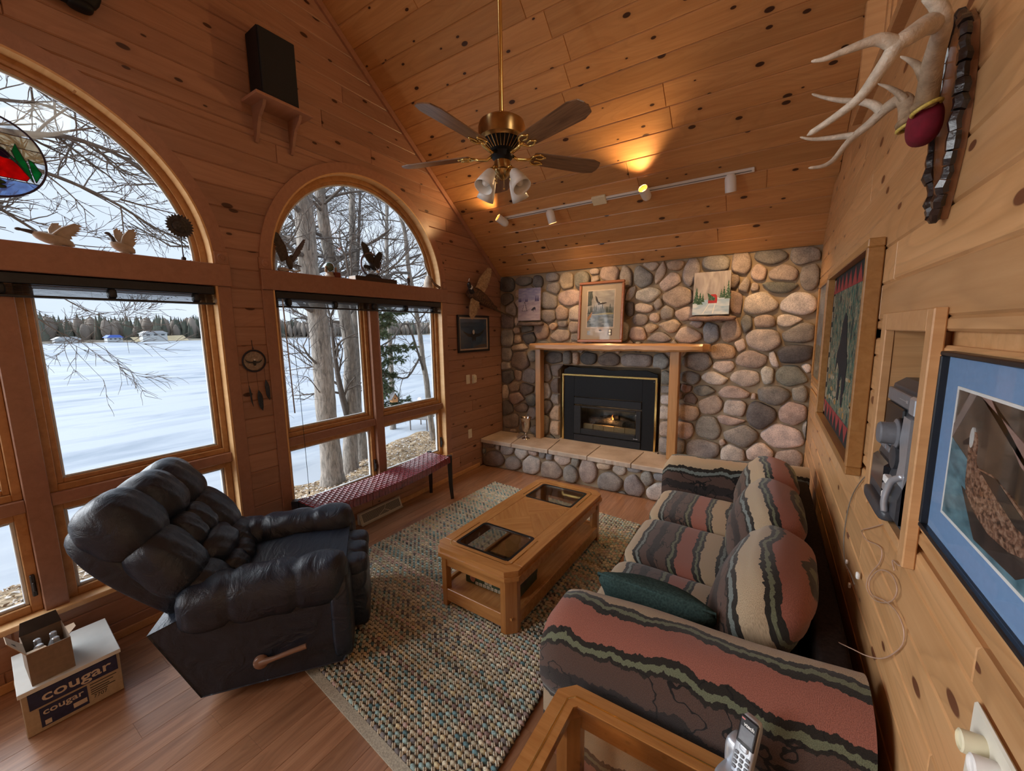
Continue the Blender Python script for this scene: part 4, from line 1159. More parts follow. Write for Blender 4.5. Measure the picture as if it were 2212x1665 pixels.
Hm = Matrix.Translation((0, -.002, .03)) @ Matrix.Rotation(radians(-16), 4, 'X')
hs = obj('handset', rbox((0, 0, .085), (.0255, .0135, .088), 7, 8), M_SILVER, ph, smooth=True, M=Hm)
obj('black_face', MB().bevbox(-.0245, .0245, -.0165, -.009, .092, .170, .004), M_BLACKPL, hs)
obj('screen', MB().box(-.0185, .0185, -.0172, -.016, .104, .142), plain('phone_screen', (.16, .17, .19), .25, 0, .12, 60), hs)
obj('red_light', MB().bevbox(-.021, -.011, -.0172, -.016, .160, .164, .0004), plain('red_indicator', (.6, .2, .18), .4), hs)
me = textmesh('vtech', .013, .0003, bold=.0004); obj('brand_mark', None, M_PAPER, hs, me=me, M=frame((.002, -.0168, .150), (1, 0, 0), (0, 0, 1)))
obj('navigation_key', rbox((0, -.0145, .086), (.012, .003, .008), 4, 4), M_SILVER, hs, smooth=True)
for i in range(4):
    for j in range(3):
        k_ = obj('key', rbox(((j-1)*.015, -.0145, .066-i*.0135), (.0055, .0025, .0042), 4, 3), M_GREYPL, hs, smooth=True)
obj('power_cord', MB().tube(smoothpath([(.04, .045, .012), (.09, .04, .006), (.16, -.02, .004), (.22, -.10, .004)], 6), .0025, 6), M_BLACKPL, ph, smooth=True)
# ------------------------------------------------------------------ black leather recliner
def leather():
    mt, n, b, out = nt('black_leather'); tc = N(n, 'ShaderNodeTexCoord')
    n1 = N(n, 'ShaderNodeTexNoise', Scale=260.0, Detail=3.0); n2 = N(n, 'ShaderNodeTexNoise', Scale=9.0, Detail=3.0, Distortion=1.5)
    mp = N(n, 'ShaderNodeMapping'); mp.inputs['Scale'].default_value = (1, .35, 1)
    n.links.new(tc.outputs['Object'], n1.inputs['Vector']); n.links.new(tc.outputs['Object'], mp.inputs[0]); n.links.new(mp.outputs[0], n2.inputs['Vector'])
    r = ramp(n, [(.3, (.005, .010, .021)), (.7, (.011, .018, .034))]); n.links.new(n2.outputs['Fac'], r.inputs['Fac'])
    n.links.new(r.outputs[0], b.inputs['Base Color']); b.inputs['Roughness'].default_value = .36; b.inputs['Specular IOR Level'].default_value = .5
    h = math_(n, 'ADD', math_(n, 'MULTIPLY', n1.outputs['Fac'], .12), n2.outputs['Fac']); bump(n, b, h, .55, .02); return mt
M_LEATHER = leather()
RA = radians(52)
re_ = thing('recliner', 'overstuffed black leather recliner tilted back by the arched window', 'recliner', (.81, -3.555, .021), RA); re_.scale = (.93, .91, .95)
# lower body (local +x is forward, +y away from the camera)
prof = [(-.28, .045), (.40, .045), (.43, .10), (.44, .30), (.43, .52), (.10, .54), (-.30, .50), (-.46, .44)]
mb = MB()
n = len(prof); ys = [-.435, -.445, -.445, -.435]
for (yy, s) in ((-.44, .985), (-.445, 1), (-.31, 1), (.31, 1), (.445, 1), (.44, .985)):
    for p in prof: mb.v.append((p[0]*s, yy, .28+(p[1]-.28)*s))
for i in range(5):
    for j in range(n): mb.f.append((i*n+j, i*n+(j+1) % n, (i+1)*n+(j+1) % n, (i+1)*n+j))
mb.f.append(tuple(range(n))); mb.f.append(tuple(5*n+j for j in range(n-1, -1, -1)))
obj('body', mb, M_LEATHER, re_, smooth=True, angle=40)
for sy in (-1, 1):
    obj('glide_rail', MB().bevbox(-.16, .34, sy*.30-.03, sy*.30+.03, .0, .05, .008), M_BLACKMET, re_)
# arms: puffy rolls with sewn segments
def rarm(sy):
    mb = MB(); nx, nr = 34, 22; yc = sy*.345
    for i in range(nx+1):
        t = i/nx; x = lerp(-.36, .45, t)
        seg = min(abs(t-.30), abs(t-.68))
        puff = 1-.10*exp(-(seg/.022)**2)
        e = min(1, min(t, 1-t)/.12); rr_ = sqrt(max(0, 1-(1-e)**2))
        zc = .505+.012*sin(t*3)+.015*sstep(.6, 1, t)
        for j in range(nr):
            a = 2*pi*j/nr; ca, sa = cos(a), sin(a)
            yy = .135*(abs(ca)**.85)*(1 if ca > 0 else -1)*puff*(.35+.65*rr_); zz = .125*(abs(sa)**.85)*(1 if sa > 0 else -1)*puff*(.35+.65*rr_)
            if sa < 0: zz *= 1.2
            w = .0035*sin(40*t+5*a)+.003*sin(17*a+23*t)
            mb.v.append((x, yc+yy*(1+w), zc+zz*(1+w)+.004*sin(29*t+a*3)))
    for i in range(nx):
        for j in range(nr): mb.f.append((i*nr+j, i*nr+(j+1) % nr, (i+1)*nr+(j+1) % nr, (i+1)*nr+j))
    mb.f.append(tuple(range(nr))); mb.f.append(tuple(nx*nr+j for j in range(nr-1, -1, -1)))
    o = obj('arm', mb, M_LEATHER, re_, smooth=True)
    obj('arm_front', rbox((.405, yc, .30), (.055, .118, .24), 6, 10), M_LEATHER, re_, smooth=True)
for sy in (-1, 1): rarm(sy)
# seat and footrest pads
def seatdf(P, q):
    P = P.copy()
    if q.z > 0:
        P.z += .018*abs(sin(pi*(q.y*1.5+.5)))**.6*(1-abs(q.x)**6)-.02*exp(-((q.x-.35)/.07)**2)
    return P
obj('seat', rbox((.10, 0, .415), (.40, .235, .085), 5, 20, seatdf), M_LEATHER, re_, smooth=True)
def footdf(P, q):
    P = P.copy()
    if q.x > 0: P.x += .02*abs(sin(pi*(q.z*1.5+.5)))**.6-.0
    return P
obj('footrest', rbox((.475, 0, .26), (.055, .245, .205), 6, 16, footdf), M_LEATHER, re_, smooth=True)
for k, y in enumerate((-.155, 0, .155)):
    obj('knee_pad', rbox((.455, y, .448), (.10, .082, .055), 3.2, 8), M_LEATHER, re_, smooth=True)
# reclined tufted back: columns of stuffed pillows
BM = Matrix.Translation((-.24, 0, .44)) @ Matrix.Rotation(radians(-37), 4, 'Y')
# shell behind
def shelldf(P, q):
    P = P.copy(); w = .80+.26*sstep(-1, .6, q.z); P.y *= w; P.x += -.02*(1-q.z*q.z); return P
obj('back_shell', rbox((-.06, 0, .33), (.075, .385, .40), 7, 14, shelldf), M_LEATHER, re_, smooth=True, M=BM)
def pillow(y, z, hy, hz, hx=.10, x=.055, e=2.7, tilt=0, n=12):
    rr = random.Random(int((y+2)*100+z*1000))
    f1, f2 = rr.uniform(0, 6), rr.uniform(9, 14)
    def df(P, q):
        P = P.copy(); g = .005*sin(f2*q.y+f1+5*q.z)*(1-abs(q.z)**2); P.x += g
        return P
    return obj('back_pillow', rbox((0, 0, 0), (hx, hy, hz), e, n, df), M_LEATHER, re_, smooth=True, M=BM @ Matrix.Translation((x, y, z)) @ Matrix.Rotation(tilt, 4, 'X'))
# head row
pillow(-.265, .60, .165, .175, .135, .035, 2.8); pillow(0.0, .605, .155, .165, .150, .045, 2.6); pillow(.265, .60, .165, .175, .135, .035, 2.8)
# side bolsters
pillow(-.285, .33, .145, .190, .115, .045, 2.8); pillow(.285, .33, .145, .190, .115, .045, 2.8)
pillow(-.27, .09, .14, .135, .10, .05, 2.8); pillow(.27, .09, .14, .135, .10, .05, 2.8)
# middle column
pillow(-.075, .365, .095, .115, .10, .06, 2.8); pillow(.075, .365, .095, .115, .10, .06, 2.8)
pillow(0, .19, .17, .10, .10, .075, 2.8); pillow(-.07, .05, .10, .075, .09, .08, 2.8); pillow(.07, .05, .10, .075, .09, .08, 2.8)
# wooden lever on the near side
lv = MB().tube([(-.0, -.455, .165), (.07, -.475, .185), (.16, -.48, .205), (.225, -.48, .215)], [.020, .012, .013, .014], 10)
lv.lathe([(.036, 0), (.036, .016), (.028, .024), (0, .025)], 16, frame((.0, -.442, .165), (1, 0, 0), (0, 0, 1)))
obj('lever', lv, wood('lever_wood', (.20, .11, .07), (.14, .07, .04), None), re_, smooth=True, angle=50, label='brown wooden reclining lever')

# ------------------------------------------------------------------ carton of paper and small bottle box
M_CARD = plain('kraft_cardboard', (.42, .33, .23), .85, 0, .08, 60); M_CARDW = plain('white_carton_top', (.66, .68, .66), .75, 0, .05, 15)
M_CARDB = plain('brown_cardboard', (.22, .155, .105), .85, 0, .1, 50); M_NAVY = plain('navy_print', (.016, .02, .07), .6, 0, .25, 60); M_CREAMP = plain('cream_print', (.55, .46, .38), .7)
bxa = at(60, 1597, 'z', 0); bxb = at(258, 1492, 'z', 0)
bd = (bxb-bxa); bl = .318; ang = atan2(bd.y, bd.x)
pc = thing('paper_carton', 'white topped paper carton with navy printed cougar lettering on the floor', 'box', (bxa.x, bxa.y, 0), ang)
BH = .225; BD = .36
obj('carton', MB().bevbox(0, bl, 0, BD, 0, BH-.004, .003), M_CARD, pc)
lid = obj('lid', MB().bevbox(-.006, bl+.006, -.006, BD+.006, BH-.012, BH, .002).bevbox(-.006, bl+.006, -.007, -.001, BH-.02, BH, .001), M_CARDW, pc, label='white lid')
obj('navy_band', MB().box(.02, bl-.012, -.0085, -.0005, BH-.098, BH-.022), M_NAVY, pc)
obj('navy_panel', MB().box(.045, .195, -.0025, -.0005, .02, BH-.112), M_NAVY, pc)
def txt(parent, s, size, x, z, y, mat, sx=1, shear=0, bold=0):
    me = textmesh(s, size, .0004, shear, sx, bold); return obj('lettering', None, mat, parent, me=me, M=frame((x, y, z), (1, 0, 0), (0, 0, 1)))
txt(pc, 'cougar', .066, .170, BH-.058, -.0092, M_CREAMP, 1.25, 0, .0010)
txt(pc, 'cougar', .042, .118, BH-.135, -.0030, M_CREAMP, 1.12, 0, .0006)
txt(pc, '7707', .024, .235, .040, -.0012, M_INK)
for zz, x0, x1 in ((BH-.118, .205, .298), (BH-.133, .205, .285), (BH-.146, .205, .270), (BH-.157, .205, .290), (BH-.168, .205, .262)):
    obj('printed_line', MB().box(x0, x1, -.0011, -.0004, zz-.002, zz+.002), M_INK, pc)
obj('printed_badge', MB().box(.056, .076, -.0032, -.002, .026, .048), M_CREAMP, pc); obj('printed_photo', MB().box(.145, .190, -.0032, -.002, .035, .058), M_CREAMP, pc)
for xx in (-.004, bl+.004):
    obj('handle_tab', rbox((xx, .20, .165), (.006, .03, .012), 4, 4), M_CARD, pc, smooth=True)
bb = thing('bottle_box', 'small open brown cardboard box holding bottles on the paper carton', 'box', pc.matrix_basis @ Vector((.04, .015, BH+.0003)), ang+radians(3))
bw, bdp, bh, tk = .135, .20, .155, .003
bm_ = MB().box(0, bw, 0, bdp, 0, .003).box(0, bw, 0, tk, .003, bh).box(0, bw, bdp-tk, bdp, .003, bh).box(0, tk, tk, bdp-tk, .003, bh).box(bw-tk, bw, tk, bdp-tk, .003, bh)
obj('carton', bm_, M_CARDB, bb)
M_CARDL = plain('pale_cardboard_inside', (.50, .38, .27), .85, 0, .06, 50)
def flap(M, pts, mat=M_CARDL, name='flap'):
    return obj(name, MB().prism(pts, 'z', 0, .0025), mat, bb, M=M)
f1 = flap(frame((0, 0, bh), (0, 1, 0), (-.62, 0, 1)), [(0, 0), (.12, 0), (.11, .085), (.03, .085)])
me = textmesh('A', .028, .0003, 0, 1, .0008); obj('letter', None, M_INK, f1, me=me, M=Matrix.Translation((.055, .05, .0028)))
flap(frame((0, 0.0, bh), (1, 0, 0), (0, 1, -.30)), [(0, 0), (.062, 0), (.058, .05), (.004, .05)])
flap(frame((0, bdp, bh), (1, 0, 0), (0, .25, 1)), [(0, 0), (bw, 0), (bw-.01, .06), (.01, .06)], plain('dark_box_flap', (.05, .045, .045), .8), 'flap')
flap(frame((bw, .03, bh), (0, 1, 0), (.9, 0, .35)), [(0, 0), (.09, 0), (.07, .03), (.03, .03)])
M_BOTTLE = plain('clear_bottle_plastic', (.55, .58, .60), .15, 0, .1, 30, coat=.5)
for k, (x, y) in enumerate(((.045, .05), (.095, .055), (.045, .11), (.095, .115))):
    b_ = thing('small_bottle', 'clear capped bottle standing inside the small brown box', 'bottle', bb.matrix_basis @ Vector((x, y, .004)), 0, 'bottles in the small box')
    obj('bottle', MB().lathe([(.020, 0), (.022, .01), (.022, .095), (.012, .118), (.010, .13)], 14), M_BOTTLE, b_, smooth=True, angle=40)
    obj('cap', MB().lathe([(.012, .128), (.012, .148), (.009, .151), (0, .151)], 14), M_SILVER, b_, smooth=True, angle=40)

# ------------------------------------------------------------------ woven red bench
bn = thing('window_bench', 'dark legged bench with woven burgundy leather seat below the window', 'bench', (.225, -2.285, 0))
BL, BWd, BZ = .735, .165, .475
M_OXRED = plain('burgundy_leather_strap', (.17, .016, .024), .25, 0, .35, 40, coat=.35); M_ESP = plain('espresso_wood', (.014, .010, .010), .35, 0, .2, 30)
sag = lambda y: BZ-.045*(1-(y/BL)**2)
# seat core with sag
mb = MB(); nn = 24
for i in range(nn+1):
    y = lerp(-BL, BL, i/nn); z = sag(y)-.006
    for (x, dz) in ((-BWd, -.06), (BWd, -.06), (BWd, 0), (-BWd, 0)): mb.v.append((x, y, z+dz))
for i in range(nn):
    for j in range(4): mb.f.append((i*4+j, i*4+(j+1) % 4, (i+1)*4+(j+1) % 4, (i+1)*4+j))
mb.f += [(3, 2, 1, 0), tuple(nn*4+j for j in range(4))]
obj('seat_frame', mb, M_ESP, bn)
mb = MB(); NX, NY = 11, 46
for i in range(NX):
    for j in range(NY):
        x0 = -BWd+2*BWd*(i+(.0 if j % 2 == 0 else .5)*0)/NX; x1 = x0+2*BWd/NX
        y0 = -BL+2*BL*j/NY; y1 = y0+2*BL/NY; over = (i+j) % 2
        g = .0012; ym = (y0+y1)/2; xm = (x0+x1)/2
        h = .004 if over else .0015; sk = .35*(y1-y0)
        z0, z1, zm = sag(y0), sag(y1), sag(ym)
        ya, yb = y0+g-(sk if over else 0)*.5, y1-g+(sk if over else 0)*.5
        xa, xb = x0+g-(0 if over else .004), x1-g+(0 if over else .004)
        mb.add([(xa, ya, sag(ya)-.003), (xb, ya, sag(ya)-.003), (xb, yb, sag(yb)-.003), (xa, yb, sag(yb)-.003), (lerp(xa, xb, .2), lerp(ya, yb, .25), zm+h), (lerp(xa, xb, .8), lerp(ya, yb, .25), zm+h), (lerp(xa, xb, .8), lerp(ya, yb, .75), zm+h), (lerp(xa, xb, .2), lerp(ya, yb, .75), zm+h)],
               [(4, 5, 6, 7), (0, 1, 5, 4), (1, 2, 6, 5), (2, 3, 7, 6), (3, 0, 4, 7)])
for j in range(NY):   # strap ends wrapped over the front edge
    y0 = -BL+2*BL*j/NY+.0015; y1 = -BL+2*BL*(j+1)/NY-.0015; h = .003 if j % 2 else .0012
    mb.box(BWd, BWd+h, y0, y1, sag((y0+y1)/2)-.066, sag((y0+y1)/2)+.001)
obj('woven_straps', mb, M_OXRED, bn, kind='stuff')
for sx in (-1, 1):
    for sy in (-1, 1):
        x, y = sx*(BWd-.02), sy*(BL+.005)
        obj('leg', MB().tube([(x+sx*.012, y+sy*.012, 0.0), (x+sx*.002, y+sy*.004, .15), (x, y, BZ-.03), (x, y, BZ+.004)], [.023, .028, .036, .036], 4), M_ESP, bn)

# ------------------------------------------------------------------ floor register
vn = thing('floor_register', 'almond metal baseboard heat register under the bench', 'vent', (.0145, -2.20, 0))
M_VENT = plain('almond_metal', (.52, .47, .38), .45, 0, .05, 20); M_MESH = plain('register_mesh', (.10, .095, .085), .6, 0, .3, 400)
obj('housing', MB().prism([(0, .003), (.075, .003), (.058, .012), (.022, .105), (0, .105)], 'y', -.245, .245), M_VENT, vn)
fr = frame((.0595, 0, .0125), (0, 1, 0), (-.036, 0, .093))
obj('grille', MB().box(-.225, .225, .010, .088, -.004, .0015), M_MESH, vn, M=fr)
mb = MB()
for a, b in (((-.235, .0, ), (.235, .010)), ((-.235, .088), (.235, .099))): mb.bevbox(a[0], b[0], a[1], b[1], -.003, .004, .001)
mb.bevbox(-.235, -.222, .010, .088, -.003, .004, .001); mb.bevbox(.222, .235, .010, .088, -.003, .004, .001)
mb.tube([(-.05, .012, .002), (.03, .05, .002), (.06, .088, .002)], .003, 5); mb.tube([(.03, .05, .002), (.09, .012, .002)], .003, 5)
for i in range(44):
    mb.box(-.22+i*.01, -.218+i*.01, .010, .088, .001, .0022)
obj('face_bars', mb, M_VENT, vn, M=fr, kind='stuff')

# ------------------------------------------------------------------ ceiling fan
FC = Vector((1.717, -2.459, 0)); ZF = 2.835
fan = thing('ceiling_fan', 'brass ceiling fan with five walnut blades and four frosted glass light shades', 'ceiling fan', (FC.x, FC.y, ZF))
zc_ = ZC-SL*FC.y-ZF
obj('downrod', MB().tube([(0, 0, .20), (0, 0, zc_-.02)], .0135, 14), M_BRASS, fan, smooth=True, angle=40)
obj('canopy', MB().lathe([(.018, zc_-.16), (.05, zc_-.12), (.07, zc_-.06), (.072, zc_-.01)], 20), M_ABRASS, fan, smooth=True, angle=40)
obj('motor_housing', MB().lathe([(.02, .215), (.03, .205), (.105, .195), (.135, .175), (.142, .15), (.142, .085), (.132, .075), (.128, .068)], 40), M_ABRASS, fan, smooth=True, angle=30)
obj('vent_cone', MB().lathe([(.128, .070), (.075, .028), (.06, .010)], 40), M_BLACKMET, fan, smooth=True)
mb = MB()
for k in range(30):
    a = 2*pi*k/30; ca, sa = cos(a), sin(a)
    mb.tube([(.128*ca, .128*sa, .066), (.078*ca, .078*sa, .024)], .0032, 5)
obj('vent_ribs', mb, M_ABRASS, fan, kind='stuff')
obj('hub', MB().lathe([(.062, .012), (.062, -.02), (.05, -.03), (.046, -.036)], 24), M_BLACKMET, fan, smooth=True, angle=40)
obj('switch_housing', MB().lathe([(.047, -.034), (.050, -.04), (.050, -.085), (.056, -.092), (.056, -.10), (.035, -.125), (.02, -.14), (0, -.145)], 28), M_ABRASS, fan, smooth=True, angle=40)
ph0 = 4.696
for k in range(5):
    a = ph0-k*2*pi/5
    R = Matrix.Rotation(a, 4, 'Z')
    pit = Matrix.Translation((0, 0, .005)) @ Matrix.Rotation(radians(-13), 4, 'X')
    out = [(.20, -.045), (.215, -.055), (.60, -.070), (.655, -.052), (.668, -.02), (.668, .02), (.655, .052), (.60, .070), (.215, .055), (.20, .045)]
    bl_ = obj('blade', MB().prism(out, 'z', -.003, .003), M_WALNUT, fan, M=R @ pit)
    mb = MB().tube([(.055, 0, .0), (.10, 0, -.022), (.15, 0, -.016), (.20, 0, -.006)], [.011, .009, .009, .008], 8)
    for s in (-1, 1):
        mb.tube(smoothpath([(.18, 0, -.008), (.20, s*.035, -.008), (.235, s*.048, -.007), (.265, s*.03, -.007), (.245, s*.012, -.007), (.215, s*.016, -.007)], 4), .006, 6)
        mb.ball((.272, s*.03, -.006), .008, n=8, k=5)
    obj('blade_iron', mb, M_BRASS, bl_, smooth=True, M=Matrix.Identity(4))
# light kit: four tulip shades
for k in range(4):
    a = radians(79+90*k); dv = Vector((cos(a), sin(a), 0)); ax = (dv*.55+Vector((0, 0, -.84))).normalized()
    p0 = dv*.048+Vector((0, 0, -.085)); p1 = p0+dv*.035+Vector((0, 0, -.018)); 
    ar = obj('lamp_arm', MB().tube(smoothpath([p0, p0+dv*.02+Vector((0, 0, .003)), p1], 4), .008, 8).lathe([(.016, 0), (.02, .008), (.02, .022), (.017, .026)], 14, frame(p1, ax.orthogonal(), ax.cross(ax.orthogonal()), ax)), M_BRASS, fan, smooth=True, angle=40)
    Ms = frame(p1+ax*.016, ax.orthogonal(), ax.cross(ax.orthogonal()), ax)
    sh = obj('lamp_shade', MB().lathe([(.022, 0), (.030, .012), (.040, .045), (.049, .085), (.056, .128), (.053, .126), (.046, .085), (.037, .045), (.027, .014), (.018, .004)], 24, cap=False), M_GLASSW, fan, smooth=True, M=Ms)
    obj('bulb', MB().ball((0, 0, .075), .026, .026, .036), plain('soft_white_bulb', (.82, .80, .76), .4, 0, .02), sh, smooth=True)
for (x, y, l) in ((.03, -.03, .10), (-.015, -.04, .06)):
    obj('pull_chain', MB().tube([(x, y, -.10), (x, y, -.10-l)], .0016, 5).ball((x, y, -.10-l-.008), .006, n=8, k=5), M_BRASS, fan, smooth=True)

# ------------------------------------------------------------------ track lighting on the ceiling slope
TYk = -.688; tz = ZC-SL*TYk
Mt = frame((0, TYk, tz), (1, 0, 0), (0, -1/K, SL/K))     # local z points down out of the ceiling
tk_ = thing('track_light', 'white ceiling track with four swivelling can spotlights', 'track light', M=Mt)
obj('track', MB().bevbox(.52, 2.965, -.018, .018, .0, .020, .003).box(.54, 2.945, -.005, .005, .0195, .0205), M_WHITE, tk_)
obj('track_slot', MB().box(.54, 2.945, -.004, .004, .0206, .0212), M_GREYPL, tk_)
obj('feed_box', MB().bevbox(1.60, 1.74, -.045, .045, .0, .030, .005), M_CREAM, tk_)
M_CANIN = plain('warm_lit_can_inside', (.75, .45, .2), .5)
def lampglow():
    mt, n, b, out = nt('lit_bulb_face'); b.inputs['Base Color'].default_value = (1, .7, .3, 1); b.inputs['Emission Color'].default_value = (1, .42, .10, 1); b.inputs['Emission Strength'].default_value = 9; return mt
M_LAMP = lampglow()
SPOT_E = 38
Mti = Mt.inverted()
for k, (x, dirw, lit) in enumerate(((.585, Vector((-.42, -.72, .45)), True), (1.155, Vector((.16, .30, -.95)), False), (2.13, Vector((-.10, -.86, .42)), True), (2.80, Vector((.05, .30, -.95)), False))):
    dirw.normalize(); stem = Mt @ Vector((x, 0, .02)); piv = Mt @ Vector((x, 0, .062)); R3 = Mti.to_3x3()
    d = R3 @ dirw; pl = Vector((x, 0, .062))
    sw = obj('swivel', MB().tube([(x, 0, .018), (x, 0, .05)], .011, 10).ball((x, 0, .058), .014, n=10, k=6), M_CREAM, tk_, smooth=True)
    lens = .14; r = .042
    c0 = pl+d*(-.045)+Vector((0, 0, .02)); Mk = frame(c0, d.orthogonal(), d.cross(d.orthogonal()), d)
    prof = [(0, -.0), (.018, .002), (.032, .012), (r-.002, .030), (r, .045), (r, lens), (r-.003, lens), (r-.003, .075)]
    can = obj('can', MB().lathe(prof, 28, cap=False), M_WHITE, tk_, smooth=True, angle=45, M=Mk)
    obj('inner_baffle', MB().lathe([(r-.0035, lens-.002), (r-.004, .07)], 28, cap=False), M_CANIN, can, smooth=True)
    obj('bulb_face', MB().lathe([(r-.005, .082), (.02, .094), (0, .098)], 24), M_LAMP, can, smooth=True)
    wp = Mt @ (c0+d*(lens-.01))
    light('track_spot', 'SPOT', SPOT_E*(.35 if k == 0 else 1), (1.0, .60, .26), wp, wp+dirw, spot_size=radians(110), spot_blend=.7, shadow_soft_size=.035)
# ------------------------------------------------------------------ helpers for flat pictures
def decal(parent, name, M, poly, mat, layer=1, t=.0006):
    return obj(name, MB().prism(poly, 'z', 0, t*layer), mat, parent, M=M)
def blob(cx, cy, rx, ry, n=16, rot=0):
    return [(cx+rx*cos(2*pi*i/n)*cos(rot)-ry*sin(2*pi*i/n)*sin(rot), cy+rx*cos(2*pi*i/n)*sin(rot)+ry*sin(2*pi*i/n)*cos(rot)) for i in range(n)]
def fir(cx, y0, w, h, k=4):
    L_ = []; 
    for i in range(k):
        f = 1-i/k; g = 1-(i+1)/k
        L_.append((cx-w*f, y0+h*i/k)); L_.append((cx-w*g*.6-.0*w, y0+h*(i+1)/k-.02*h))
    return L_+[(cx, y0+h)]+[(2*cx-p[0], p[1]) for p in L_[::-1]]
def paint(name, stops, scale=8, sx=1, sy=1, rough=.6, interp='LINEAR', det=5.0, dist=.5):
    mt, n, b, out = nt(name); tc = N(n, 'ShaderNodeTexCoord'); mp = N(n, 'ShaderNodeMapping'); mp.inputs['Scale'].default_value = (sx, sy, 1)
    nz = N(n, 'ShaderNodeTexNoise', Scale=scale, Detail=det, Distortion=dist); n.links.new(tc.outputs['Object'], mp.inputs[0]); n.links.new(mp.outputs[0], nz.inputs['Vector'])
    r = ramp(n, stops, interp); n.links.new(nz.outputs['Fac'], r.inputs['Fac']); n.links.new(r.outputs[0], b.inputs['Base Color']); b.inputs['Roughness'].default_value = rough; return mt
def pframe(parent, w, h, fw, d, mat, name='frame', bev=.004):
    """picture frame centred on local origin in x/y, depth 0..d"""
    for (x0, x1, y0, y1) in ((-w/2, w/2, h/2-fw, h/2), (-w/2, w/2, -h/2, -h/2+fw), (-w/2, -w/2+fw, -h/2+fw, h/2-fw), (w/2-fw, w/2, -h/2+fw, h/2-fw)):
        obj(name, MB().bevbox(x0, x1, y0, y1, 0, d, bev), mat, parent)
rp = random.Random(31)

# ------------------------------------------------------------------ window blinds
M_BLIND = plain('black_blind', (.012, .016, .022), .4, 0, .2, 40); M_WAND = plain('clear_blind_wand', (.45, .46, .50), .2, 0, .05)
for w, lab in ((WIN[0], 'black blind drawn up under the header of the larger left window'), (WIN[1], 'black blind drawn up in the window above the red bench')):
    yc = w['yc']; hw = RI-.02
    bl = thing('window_blind', lab, 'blind', (0, yc, 2.104), 0, 'blinds drawn up under the headers')
    obj('headrail', MB().bevbox(-.045, .010, -hw, hw, -.055, -.002, .004), M_BLIND, bl)
    for i in range(7):
        z = -.062-i*.0068
        obj('slat', MB().box(-.042, .006, -hw+.005, hw-.005, z-.0011, z), M_BLIND, bl, M=Matrix.Translation((0, 0, 0)))
    obj('bottom_rail', MB().bevbox(-.044, .008, -hw+.003, hw-.003, -.122, -.109, .003), M_BLIND, bl)
    for i in range(5):
        y = lerp(-hw+.1, hw-.1, i/4)
        obj('ladder_bundle', rbox((-.018, y, -.082), (.032, .020, .03), 3, 4), M_BLIND, bl, smooth=True)
    if w['n'] == 2:
        a = at(612, 668, 'x', .01); b = at(637, 892, 'x', .01)
        obj('wand', MB().tube([(a.x, a.y-yc, -.06), (b.x, b.y-yc, b.z-2.104)], .005, 8), M_WAND, bl, smooth=True)
        a = at(625, 668, 'x', .012); b = at(668, 1060, 'x', .012)
        obj('cord', MB().tube([(a.x, a.y-yc, -.06), ((a.x+b.x)/2, (a.y+b.y)/2-yc+.01, (-.06+b.z-2.104)/2), (b.x, b.y-yc, b.z-2.104)], .0022, 6).ball((b.x, b.y-yc, b.z-2.12), .006, .006, .014, 8, 5), M_BLIND, bl, smooth=True)

# ------------------------------------------------------------------ shelf and speaker high on the window wall
sh_ = thing('speaker_shelf', 'small pine bracket shelf on the wall between the arched windows', 'shelf', (.0008, -2.90, 3.36))
obj('board', MB().bevbox(0, .21, -.20, .20, 0, .020, .003), M_HEAD, sh_)
for y in (-.135, .115):
    pts = [(0, 0), (.165, 0), (.150, -.03), (.085, -.085), (.055, -.145), (.04, -.19), (.012, -.235), (0, -.235)]
    obj('bracket', MB().prism(pts, 'y', y, y+.02), M_HEAD, sh_)
sp_ = thing('wall_speaker', 'tall black loudspeaker standing on the pine bracket shelf', 'speaker', (.10, -2.915, 3.3804), radians(-2))
obj('cabinet', MB().bevbox(-.085, .075, -.125, .125, 0, .43, .004), M_BLACKMET, sp_)
obj('grille', MB().bevbox(.0752, .087, -.121, .121, .004, .426, .006), plain('speaker_cloth', (.012, .014, .018), .9, 0, .3, 300, bmp=.5), sp_)
dk = thing('dark_wall_ornament', 'dark rounded wall ornament mounted high above the larger arched window', 'ornament', (.0008, -3.90, 3.61))
obj('body', rbox((.05, 0, 0), (.048, .13, .15), 3, 8), M_BLACKMET, dk, smooth=True)
obj('foot', rbox((.05, .04, -.135), (.04, .05, .025), 3, 5), M_BLACKMET, dk, smooth=True)

